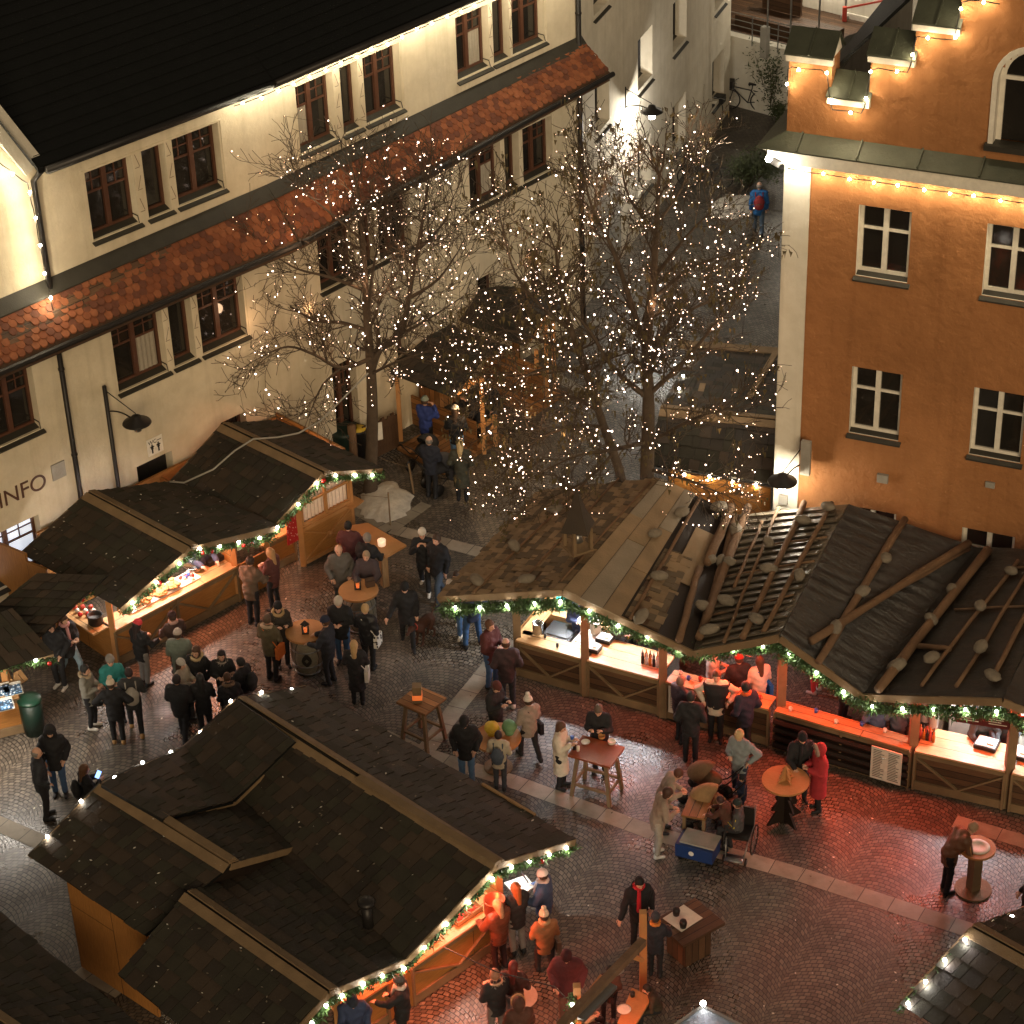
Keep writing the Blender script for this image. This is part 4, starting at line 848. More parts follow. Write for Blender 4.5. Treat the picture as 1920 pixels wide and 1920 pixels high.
# ================================================================== RIGHT ROW: old hall of shingles, foil and tarpaulin
RA = thing('market_hall', 'long open market hall roofed with old shingles, planks, foil and black tarpaulin held by logs', 'market hall', P(1300, 1330))
ZR, ZV = 3.55, 2.45
A_RB, A_RF = P(1237, 898, ZR), P(1055, 1106, ZR); A_LB, A_LF = P(1013, 921, ZV), P(822, 1120, ZV); A_VB, A_VF = P(1385, 966, ZV), P(1300, 1222, ZV)
B_RB, B_RF = P(1590, 947, ZR), P(1462, 1192, ZR); B_VB, B_VF = P(1830, 1027, ZV), P(1618, 1303, ZV)
C_RB, C_RF = P(2010, 1035, ZR), P(1880, 1312, ZR); C_VB, C_VF = P(2260, 1130, ZV), P(2120, 1400, ZV)
shingled(RA, A_RB, A_RF, A_LB, A_LF, 'worn', .17, seed=61, gaps=.03)
def sub(a, b_, c, d, u0, u1, v0, v1):
    """patch of a roof face: u along ridge (a->b), v down the slope (a->d)"""
    f = lambda u, v: a.lerp(b_, u).lerp(d.lerp(c, u), v); return f(u0, v0), f(u1, v0), f(u1, v1), f(u0, v1)
def sheet(root, a, b_, c, d, m, name, th=.05, lift=0.0, wav=0.0, nu=1, nv=1, seed=1, mats=None):
    rg = random.Random(seed); n = (b_-a).cross(d-a).normalized(); n = n if n.z > 0 else -n; bb = MB(); g_ = []
    for i in range(nu+1):
        for j in range(nv+1):
            u, v = i/nu, j/nv; g_.append(a.lerp(b_, u).lerp(d.lerp(c, u), v)+n*(lift+wav*(.5*rg.uniform(-1, 1)+math.sin(u*95+2.2*math.sin(v*4.3+seed)+seed)*(.6+.5*math.sin(u*13+v*3)))))
    k = len(g_); fs = []
    for i in range(nu):
        for j in range(nv): o = i*(nv+1)+j; fs += [(o, o+nv+1, o+nv+2, o+1)]
    bb.add(g_+[p-n*th for p in g_], fs+[tuple(k+x for x in reversed(f)) for f in fs])
    for i in range(nu): o = i*(nv+1); bb.add([g_[o], g_[o+nv+1], g_[o+nv+1]-n*th, g_[o]-n*th, g_[o+nv], g_[o+2*nv+1], g_[o+2*nv+1]-n*th, g_[o+nv]-n*th], [(0, 1, 2, 3), (4, 5, 6, 7)])
    return bb.build(name, m, root, wav > 0), n
# plank slope of hut A
sheet(RA, A_RB, A_RF, A_VF, A_VB, 'wood_dark', 'plank_base', nu=10, nv=10)
rg = random.Random(5); pb_ = MB(); nA = (A_RF-A_RB).cross(A_VB-A_RB).normalized(); nA = nA if nA.z > 0 else -nA
noisy('plank_old', (.24, .165, .095), .6, 1.6, .8, 22, .01, c2=(.12, .085, .05)); noisy('plank_grey', (.22, .18, .13), .65, 1.5, .8, 22, .01)
rows = [(0, .13, 3), (.135, .30, 2), (.305, .44, 3)]
for v0, v1, k in rows:
    for i in range(k):
        q = sub(A_RB, A_RF, A_VF, A_VB, i/k+.004, (i+1)/k-.004+(.01), v0, v1); l = .012+rg.uniform(0, .03); pb_.hexa([p+nA*l for p in q]+[p+nA*(l+.025) for p in q], rg.randint(0, 1))
q = sub(A_RB, A_RF, A_VF, A_VB, .22, .62, .62, .84); pb_.hexa([p+nA*.02 for p in q]+[p+nA*.04 for p in q], 0)
pb_.build('roof_plank', ['plank_old', 'plank_grey'], RA)
a, b_, c, d = sub(A_RB, A_RF, A_VF, A_VB, .45, .98, .46, .72); shingled(RA, a+nA*.02, b_+nA*.02, d+nA*.02, c+nA*.02, 'worn', .17, 'shingle_patch', seed=65, gaps=.15)
def logs(root, lst, a, b_, c, d, n, name='roof_log'):
    for (u0, v0, u1, v1, r) in lst:
        r *= .8; p = a.lerp(b_, u0).lerp(d.lerp(c, u0), v0)+n*(r+.04); q = a.lerp(b_, u1).lerp(d.lerp(c, u1), v1)+n*(r+.05); m_ = MB(); k = 6
        pts = [p.lerp(q, i/k)+V(random.uniform(-.015, .015), random.uniform(-.015, .015), 0) for i in range(k+1)]; m_.tube(pts, [r*random.uniform(.9, 1.08) for _ in pts], 9); m_.build(name, 'log', root, True)
USED = {}
def uniq(lab):
    USED[lab] = USED.get(lab, 0)+1; k = USED[lab]; return lab if k == 1 else lab+', '+['', '', 'second', 'third', 'fourth', 'fifth'][k]+' one'
def stones(lst, a, b_, c, d, n, lab, grp):
    lab0 = lab; lst = sorted(lst)
    for (u, v, s) in lst:
        lab = uniq('%s stone %s and %s on the %s' % ('large' if s > .19 else 'small', ['near the ridge', 'halfway down', 'low down'][min(2, int(v*3))], ['at the back', 'in the middle', 'towards the square'][min(2, int(u*3))], lab0))
        s *= .82; p = a.lerp(b_, u).lerp(d.lerp(c, u), v)+n*(s*.55+.1); m_ = MB(); m_.blob(V(0, 0, 0), s, 0, 14, .07, (1.25, .8, .6), seed=int(u*997+v*131)); o = m_.build('roof_stone', 'stone', None, True); o.location = p; o.rotation_euler = (random.uniform(-.3, .3), random.uniform(-.3, .3), random.uniform(0, 3)); tag(o, lab, 'stone', grp)
fA = (A_RB, A_RF, A_VF, A_VB); fAL = (A_RB, A_RF, A_LF, A_LB); nAL = (A_RF-A_RB).cross(A_LB-A_RB).normalized(); nAL = nAL if nAL.z > 0 else -nAL
logs(RA, [(.02, .50, 1.0, .50, .05), (.0, .86, .45, .84, .13), (.5, .80, 1.0, .86, .10), (.05, .95, .9, 1.0, .11)], *fA, nA)
logs(RA, [(-.02, .62, 1.0, .70, .035), (-.02, .35, .98, .38, .03), (.05, .03, .95, .05, .03)], *fAL, nAL, 'roof_pole')
stones([(.28, .62, .18), (.62, .68, .18), (.93, .72, .2), (.95, .3, .2)], *fAL, nAL, 'shingle slope', 'stones on the worn shingle slope')
stones([(.05, .72, .22), (.2, .4, .2), (.42, .30, .17), (.68, .52, .2), (.98, .55, .22), (.42, .86, .18), (.40, .95, .17), (.74, .94, .2)], *fA, nA, 'planked slope', 'stones on the planked slope')
# foil slope of hut B and black tarpaulin
_, nB = sheet(RA, B_RB, B_RF, A_VF, A_VB, 'foil', 'foil_slope', .05, .02, .008, 90, 10, 3)
_, nB2 = sheet(RA, B_RB, B_RF, B_VF, B_VB, 'tarp', 'tarpaulin_slope', .05, .03, .012, 90, 12, 4)
_, nC = sheet(RA, C_RB, C_RF, B_VF, B_VB, 'tarp', 'tarpaulin_slope', .05, .02, .012, 90, 12, 5)
_, nC2 = sheet(RA, C_RB, C_RF, C_VF, C_VB, 'tarp', 'tarpaulin_slope', .05, .02, .014, 8, 8, 6)
fb_ = MB()
for k in range(19):
    u = .03+k*.052; p0, p1 = B_RB.lerp(B_RF, u), A_VB.lerp(A_VF, u); a_, e_ = random.uniform(.0, .1), random.uniform(.85, 1.0); q0, q1 = p0.lerp(p1, a_)+nB*.05, p0.lerp(p1, e_)+nB*.05; d_ = (B_RF-B_RB).normalized()*random.uniform(.06, .1)
    fb_.hexa([q0-d_, q1-d_, q1+d_, q0+d_, q0-d_+nB*.012, q1-d_+nB*.012, q1+d_+nB*.035, q0+d_+nB*.035])
fb_.build('foil_batten', 'foil', RA)
fB = (B_RB, B_RF, A_VF, A_VB); fB2 = (B_RB, B_RF, B_VF, B_VB); fC = (C_RB, C_RF, B_VF, B_VB)
logs(RA, [(-.02, .9, .95, .93, .12), (.0, .62, 1.0, .62, .05), (-.02, .38, 1.0, .40, .085), (.0, .13, .98, .18, .07), (.5, .98, .47, .02, .035), (.3, .9, .28, .02, .03), (.78, .95, .72, .05, .03), (.1, .72, .6, .76, .05)], *fB, nB)
stones([(.18, .92, .22), (.3, .55, .17), (.52, .42, .2), (.72, .75, .2), (.9, .3, .2), (.92, .82, .22), (.15, .3, .18), (.6, .06, .18), (.06, .12, .2), (.42, .88, .18)], *fB, nB, 'foil slope', 'stones on the foil slope')
logs(RA, [(.02, .93, .95, .30, .11), (.04, .97, .8, .38, .05)], *fB2, nB2)
logs(RA, [(.0, .42, 1.02, .46, .10)], *fB2, nB2)
stones([(.3, .46, .2), (.55, .45, .2), (.82, .42, .2)], *fB2, nB2, 'thick log', 'stones on the thick log')
logs(RA, [(.05, .80, 1.0, .86, .13), (.1, .45, .95, .60, .05), (.0, .28, .95, .34, .05), (.45, .75, .40, .0, .03), (.15, .45, .12, .0, .03), (.0, .1, .9, .12, .06), (.7, .9, .72, .55, .07)], *fC, nC)
stones([(.35, .84, .19), (.55, .84, .19), (.2, .42, .17), (.45, .5, .19), (.8, .62, .2), (.86, .84, .22), (.72, .3, .2), (.9, .1, .2), (.35, .1, .18)], *fC, nC, 'right tarpaulin', 'stones on the right tarpaulin slope')
vb = MB()
for p, q in ((A_LF, A_RF), (A_RF, A_VF), (B_RF, A_VF), (B_RF, B_VF), (C_RF, B_VF), (C_RF, C_VF)): vb.beam(p-UP*.06, q-UP*.06, .05, .16)
vb.beam(A_LF-UP*.05, A_LB-UP*.05, .05, .1); vb.build('fascia', 'wood_beam', RA)
garland('thick fir garland with bulbs along the eaves of the shingle and foil roofed hall', [P(828, 1135, 2.4), A_RF-UP*.2, P(1290, 1218, 2.38), P(1455, 1200, 3.15)], step=.62, thick=.24, energy=5, dens=1100)
garland('thick fir garland with bulbs along the eaves under the black tarpaulin', [P(1455, 1200, 3.15), P(1600, 1302, 2.38), P(1640, 1318, 2.42), P(1880, 1325, 3.2), P(2010, 1400, 2.6)], step=.6, thick=.25, energy=5, dens=1100)
# front counters
h0, h1 = P(972, 1266), P(1236, 1340); hd = (h1-h0).normalized(); hn = V(-hd.y, hd.x, 0); hn = hn if hn.y > 0 else -hn; hm_ = P(1098, 1302)
counter(RA, h0, hm_-hd*.08, 1.0, .35, hn, base='wood_dark'); counter(RA, hm_+hd*.08, h1, 1.0, .85, hn, base='wood_dark', name='serving_counter')
for p in (h0-hd*.05+hn*.1, hm_, h1+hd*.08): post(RA, p, 2.75 if p is hm_ else 2.5, .17, 'wood_beam')
panel(RA, h0-hd*.1+hn*.2, h0-hd*.1+hn*3.4, .02, 1.0); post(RA, h0-hd*.1+hn*3.4, 2.4, .14)
mb = MB(); q = [h0-hd*.1+hn*.2, h0+hd*.25+hn*.2, h0+hd*.25+hn*2.6, h0-hd*.1+hn*2.6]; mb.hexa([p+UP*.96 for p in q]+[p+UP*1.0 for p in q]); mb.build('side_counter', 'wood_counter', RA)
panel(RA, h0-hd*.1+hn*3.4, h1+hn*3.4, .02, 2.4, m='wood_dark', name='back_wall')
j0, j1 = P(1250, 1345), P(1440, 1397); counter(RA, j0, j1, 1.0, .4, hn, base='wood_dark', brace=False, name='bar_counter')
m0, m1 = P(1452, 1402), P(1702, 1476); counter(RA, m0, m1, 1.02, .35, hn, m='wood_pale', base='wood_dark', brace=False, name='bar_counter')
mb = MB(); md = (m1-m0).normalized()
for k in range(4): mb.tube([m0-hn*.06+UP*(.16+k*.2), m1-hn*.06+UP*(.16+k*.2)], .085, 7)
mb.build('log_front', 'wood_dark', RA)
n0, n1 = P(1712, 1478), P(1878, 1516); counter(RA, n0, n1, 1.02, .8, hn, base='wood_dark', name='serving_counter'); counter(RA, P(1892, 1520), P(2060, 1560), 1.02, .8, hn, base='wood_dark', name='serving_counter')
for p, z in ((P(1460, 1395), 3.0), (P(1705, 1470), 2.5), (P(1884, 1514), 2.9)): post(RA, p+hn*.05, z, .18, 'wood_beam')
panel(RA, P(1250, 1345)+hn*3.4, P(1440, 1397)+hn*3.8, .02, 2.4, m='wood_dark', name='back_wall'); panel(RA, n0+hn*3.2, P(2060, 1560)+hn*3.2, .02, 2.4, m='wood_pale', name='back_wall'); panel(RA, n0, n0+hn*.9, .02, 1.0); panel(RA, n0+hn*.9, n0+hn*3.2, .02, 2.0, m='wood_dark')
mb = MB()
for s_ in range(9): a_ = 2*math.pi*s_/9
ps = []; c0 = P(1432, 1205, 2.75)
for k in range(14): r_ = .30 if k % 2 == 0 else .15; ps.append(c0+hd*r_*math.cos(k*math.pi/7)+UP*r_*math.sin(k*math.pi/7))
mb.prism(ps, -hn*.03); st = mb.build('wooden_star', 'wood_pale'); tag(st, 'wooden star hanging under the hall eave beside the open passage', 'star')
# poster and papers
ps_ = thing('price_list', 'grey printed price list pinned on the log counter front', 'poster', P(1665, 1465)); pc = m0.lerp(m1, .85)-hn*.17; mb = MB(); mb.hexa([pc-md*.33+UP*.12, pc+md*.33+UP*.12, pc+md*.33+hn*.02+UP*.12, pc-md*.33+hn*.02+UP*.12, pc-md*.33+UP*.93, pc+md*.33+UP*.93, pc+md*.33+hn*.02+UP*.93, pc-md*.33+hn*.02+UP*.93]); mb.build('sheet', 'paint_white', ps_)
mb = MB()
for k in range(17):
    for s_ in (-1, 1): mb.beam(pc-hn*.004+md*(s_*.16-.12)+UP*(.86-k*.042), pc-hn*.004+md*(s_*.16+.12-random.random()*.08)+UP*(.86-k*.042), .004, .012)
mb.build('text_line', 'metal_dark', ps_)
ps2 = thing('price_list', 'white printed sheet on the end of the bar counter behind the queue', 'poster', P(1258, 1345)); pc = j0-hn*.05+hd*.22; mb = MB(); mb.hexa([pc-hd*.16+UP*.2, pc+hd*.16+UP*.2, pc+hd*.16+hn*.01+UP*.2, pc-hd*.16+hn*.01+UP*.2, pc-hd*.16+UP*.9, pc+hd*.16+UP*.9, pc+hd*.16+hn*.01+UP*.9, pc-hd*.16+hn*.01+UP*.9]); mb.build('sheet', 'paint_white', ps2)
mb = MB()
for k in range(10): mb.beam(pc-hn*.004-hd*.11+UP*(.84-k*.055), pc-hn*.004+hd*.11+UP*(.84-k*.055), .004, .014)
mb.build('text_line', 'metal_grey', ps2)
# menu board hanging in the right booth
mbd = thing('menu_board', 'dark red menu board with pale lines hanging under the right eave', 'sign', P(1850, 1330, 2.2)); pa, pb = P(1790, 1345, 2.05), P(1960, 1372, 2.05); dd = (pb-pa); mb = MB(); mb.beam(pa+UP*.1, pb+UP*.1, .04, .38); colmat('menu_red', (.10, .012, .01), .5); mb.build('board', 'menu_red', mbd)
nn = V(dd.y, -dd.x, 0).normalized(); mb = MB()
for k in range(5):
    for i in range(3): mb.beam(pa.lerp(pb, .06+i*.32)+UP*(.22-k*.055)+nn*.024, pa.lerp(pb, .06+i*.32+random.uniform(.12, .22))+UP*(.22-k*.055)+nn*.024, .004, .018)
mb.build('text_line', 'paint_white', mbd)
RZH = math.atan2(hd.y, hd.x)
for c0, l in ((h0.lerp(hm_, .5)+hn*1.3, 1.2), (hm_.lerp(h1, .4)+hn*1.3, 1.1), (n0.lerp(n1, .5)+hn*1.5, 1.3), (P(1960, 1535)+hn*1.5, 1.0)):
    light('AREA', c0+UP*2.32, 120 if l != 1.1 else 80, (.93, .96, 1.), RA, size=(l, .2), rot=(0, 0, RZH), name='tube_light'); mb = MB(); mb.beam(c0-hd*l/2+UP*2.38, c0+hd*l/2+UP*2.38, .06, .06); mb.build('tube_lamp', 'tube_cool', RA)
mb = MB(); pp = P(1089, 1162, 1.95); mb.blob(pp, .06, 0, 8, 0); mb.build('bulb', 'bulb_white', RA, True); light('POINT', pp+V(-.1, -.1, 0), 14, (1, .95, .85), RA, .05)
# heaters: under the passage eave and over the counters, throwing red light on the paving
heater(RA, P(1372, 1215, 2.25), hd, 55, (1.4, .25), R(-38), RZH); heater(RA, P(1385, 1165, 2.4), hd, 18, (1.2, .25), R(-10), RZH)
heater(RA, P(1560, 1245, 2.45), hd, 66, (1.4, .25), R(-38), RZH); heater(RA, P(1500, 1185, 2.5), hd, 18, (1.4, .25), R(-10), RZH); heater(RA, P(1740, 1300, 2.45), hd, 66, (1.4, .25), R(-40), RZH); heater(RA, P(1900, 1315, 2.6), hd, 56, (1.4, .25), R(-40), RZH)
heater(RA, P(1180, 1150, 2.55), hd, 31, (1.2, .25), R(-38), RZH)
# ================================================================== little hut beside the orange house
NH = thing('market_hut', 'dark roofed hut with glowing wall tucked against the orange house corner', 'market hut', P(1330, 1010))
nb0, nb1 = P(1238, 768, 3.3), P(1466, 792, 3.3); shingled(NH, nb0, nb1, P(1216, 872, 2.45), P(1458, 908, 2.45), 'dark', seed=71); shingled(NH, nb0, nb1, P(1305, 648, 2.4), P(1478, 664, 2.4), 'dark', seed=72); boards_ridge(NH, nb0, nb1, P(1216, 872, 2.45), P(1305, 648, 2.4))
mb = MB(); mb.beam(P(1272, 645, 2.5), P(1480, 662, 2.5), .3, .1); 
for x0, y0, x1, y1 in ((1318, 720, 1302, 780), (1378, 730, 1362, 780), (1455, 660, 1405, 745)): mb.beam(P(x0, y0, 3.0), P(x1, y1, 3.2), .14, .05)
mb.build('roof_batten', 'wood_beam', NH)
na, nb = P(1254, 1035), P(1440, 1072); panel(NH, na, nb, .02, 2.3, .06, 'wood_panel', 'front_wall'); panel(NH, na, na+V(.6, 3.2, 0), .02, 2.3)
garland('bare bulb string under the eave of the hut beside the orange house', [P(1262, 884, 2.38), P(1350, 896, 2.34), P(1440, 908, 2.38)], step=.55, needle=False, energy=5, color=(1, .75, .42), bulbmat='bulb_warm', name='light_string', cat='light string')
garland('cool bulb string on the left verge of the hut beside the orange house', [P(1302, 645, 2.5), P(1270, 735, 3.3), P(1228, 800, 3.0), P(1190, 860, 2.5)], step=.9, needle=False, energy=3, name='light_string', cat='light string')
# ================================================================== nativity shelters
def shelter(label, gpts, roofL, roofR, zr, ze, posts, deck, seed):
    rt = thing('wooden_shelter', label, 'shelter', P(*deck[0])); mb = MB(); q = [P(*p, .1) for p in deck]; mb.hexa([V(p.x, p.y, .0) for p in q]+q); mb.build('deck', 'wood_plank', rt)
    for p in posts: post(rt, P(*p[:2], .1), p[2], .11, z0=.1)
    return rt
S1 = shelter('open wooden shelter with low shingle roof and plank deck beside the left tree', 0, 0, 0, 0, 0, [(908, 850, 2.3), (752, 826, 2.1), (905+24, 836, 1.0)], [(745, 838), (832, 885), (948, 818), (860, 772)], 0)
ra, rb_ = P(795, 637, 2.9), P(905, 672, 2.9); shingled(S1, ra, rb_, P(730, 700, 2.2), P(850, 745, 2.2), 'dark', seed=81); shingled(S1, ra, rb_, P(842, 612, 2.2), P(950, 652, 2.2), 'dark', seed=82)
mb = MB()
for a_, c_ in ((P(908, 704, 2.25), P(855, 738, 2.0)), (P(908, 712, 2.1), P(870, 716, 2.3)), (P(905, 795, .9), P(870, 812, .2)), (P(898, 838, .1), P(925, 800, .8)), (P(930, 780, .95), P(905, 800, .95))): mb.beam(a_, c_, .09, .09)
mb.build('brace', 'wood_orange', S1)
panel(S1, P(775, 800), P(895, 852), .1, .95, .05, 'wood_plank', 'rail_panel'); panel(S1, P(790, 790), P(880, 745), .1, 1.9, .05, 'wood_plank', 'back_wall')
S2 = shelter('open wooden shelter with shingle roof standing farther back against the cream house', 0, 0, 0, 0, 0, [(1026, 745, 2.3), (1008, 750, 1.6), (1040, 735, 2.2), (905, 700, 2.2)], [(900, 735), (1000, 775), (1062, 735), (965, 700)], 0)
shingled(S2, P(900, 545, 3.0), P(1020, 590, 3.0), P(862, 602, 2.3), P(985, 650, 2.3), 'dark', seed=83); shingled(S2, P(900, 545, 3.0), P(1020, 590, 3.0), P(950, 536, 2.3), P(1060, 575, 2.3), 'dark', seed=84)
mb = MB(); mb.beam(P(1024, 590, 2.9), P(988, 640, 2.3), .12, .1); mb.beam(P(1024, 600, 2.2), P(990, 640, 2.1), .08, .08); mb.build('brace', 'wood_orange', S2)
panel(S2, P(900, 715), P(1020, 765), .1, 1.2, .05, 'wood_plank', 'rail_panel'); panel(S2, P(905, 700), P(975, 680), .1, 2.0, .05, 'wood_plank', 'back_wall')
light('POINT', P(880, 760, 1.9), 26, (1, .62, .3), S1, .1); light('POINT', P(985, 680, 2.0), 22, (1, .62, .3), S2, .1)
# ================================================================== lamps and bulb strings of the houses
def wall_lamp(label, base, lamp, pole=None, on=0, col_=(1, .93, .80)):
    rt = thing('wall_lamp', label, 'lamp', lamp); m_ = MB(); d = (lamp-base); n_ = 10
    pts = [base+V(d.x*t, d.y*t, d.z*t+.10*math.sin(math.pi*t)) for t in [i/n_ for i in range(n_+1)]]; m_.tube([base+UP*.55, lamp+UP*.22], .012, 5); m_.tube([base+UP*.0]+[p for p in pts[1:-1]]+[lamp+UP*.18], .018, 6); m_.tube([base-UP*.05, base+UP*.6], .02, 6)
    if pole: m_.tube([V(base.x, base.y, .05), base+UP*.65], .05, 8)
    m_.build('bracket', 'metal_dark', rt, True); m_ = MB(); m_.lathe(lamp, [(.33, -.02), (.31, .01), (.12, .10), (.10, .16), (.03, .19)], 22); m_.build('lamp_shade', 'metal_dark', rt, True)
    m_ = MB(); m_.lathe(lamp-UP*.22, [(.05, -.02), (.085, 0), (.09, .14), (.11, .19)], 14); m_.build('lamp_glass', 'lamp_white' if on else 'metal_grey', rt, True)
    if on: light('SPOT', lamp-UP*.1, on, col_, rt, .08, rot=(0, 0, 0), spot=R(158)); light('POINT', lamp-UP*.32, on*.16, col_, rt, .08)
    return rt
u_, z_ = WA.px(1172, 200); wall_lamp('lit enamel lamp on a curved bracket on the alley wall', WA.pt(u_, z_, .02), WA.pt(u_+.15, z_-.1, .75), on=1700, col_=(1, .95, .85))
u_, z_ = WL.px(200, 770, .1); wall_lamp('unlit enamel lamp on a tall pole in front of the cream house', WL.pt(u_, z_, .14), WL.pt(u_+.2, z_-.05, .95), pole=1)
u_, z_ = WO.px(1510, 868); wall_lamp('lit enamel lamp low on the corner of the orange house', WO.pt(u_, z_, .03), WO.pt(u_-.3, z_-.12, .7), on=380, col_=(1, .88, .68))
lb = MB(); wb(lb, WO, u_-.02, u_+.2, z_-.1, z_+.75, .25, .35); tag(lb.build('light_box', 'concrete'), 'narrow grey advertising box on the orange house beside the lit lamp', 'sign')
u_, z_ = WO.px(1462, 285); fl = thing('floodlight', 'small lit floodlight under the cornice corner of the orange house', 'lamp', WO.pt(u_, z_, .3)); m_ = MB(); m_.beam(WO.pt(u_-.15, z_-.05, .2), WO.pt(u_+.1, z_-.15, .2), .2, .14); m_.build('lamp_body', 'metal_dark', fl); m_ = MB(); m_.blob(WO.pt(u_-.12, z_-.02, .36), .07, 0, 8, 0); m_.build('bulb', 'bulb_white', fl, True); light('POINT', WO.pt(u_+.1, z_-.2, .5), 34, (1, .93, .75), fl, .05); light('SPOT', WO.pt(u_-.6, z_-.1, -.2), 1300, (1, .90, .74), fl, .1, rot=(R(58), 0, R(2)), name='flood_light', spot=R(110))
WARM = (1., .82, .54)
def cornice_pts(): return [WO.pt(us0+.1, ZC-.55, .16), WO.pt(us0+1, ZC-.56, .16), WO.pt(10, ZC-.56, .16)]
garland('warm bulb string under the white cornice of the orange house', cornice_pts(), step=.5, needle=False, energy=10, color=WARM, bulbmat='bulb_warm', name='light_string', cat='light string', rad=.032)
sp = []
for i, (a_, c_, t_) in enumerate(steps[:5]):
    if i == 0: sp += [WO.pt(a_+.02, ZC+1.0, .12), WO.pt(a_+.02, t_-.3, .12)]
    sp += [WO.pt(a_+.05, t_-.28, .16), WO.pt(c_-.05, t_-.28, .16)]
garland('warm bulb string following the steps of the orange gable', sp, step=.60, needle=False, energy=8, color=WARM, bulbmat='bulb_warm', name='light_string', cat='light string', rad=.032)
ua_, _ = WL.px(440, 165, .5)
garland('white bulb string under the eave of the cream house', [WL.pt(ua_, 10.72, .42), WL.pt(0, 10.72, .42), WR.pt(ue, 10.72, .42)], step=.5, needle=False, energy=10, color=(1, .88, .62), name='light_string', cat='light string', rad=.032)
u_, _ = WL.px(52, 330, .3); garland('white bulb string hanging down the left corner of the cream house', [WL.pt(u_-2.2, 13.2, .35), WL.pt(u_-.05, 10.7, .35), WL.pt(u_+.02, 7.75, .45)], step=.62, needle=False, energy=13, color=(1, .85, .58), name='light_string', cat='light string', rad=.032)
garland('short bulb string on the terrace behind the alley', [WT.pt(WT.px(1485, 12, -3)[0], zt+2.6, -3), WT.pt(WT.px(1600, 30, -3)[0], zt+2.6, -3)], step=.55, needle=False, energy=90, name='light_string', cat='light string', rad=.04)
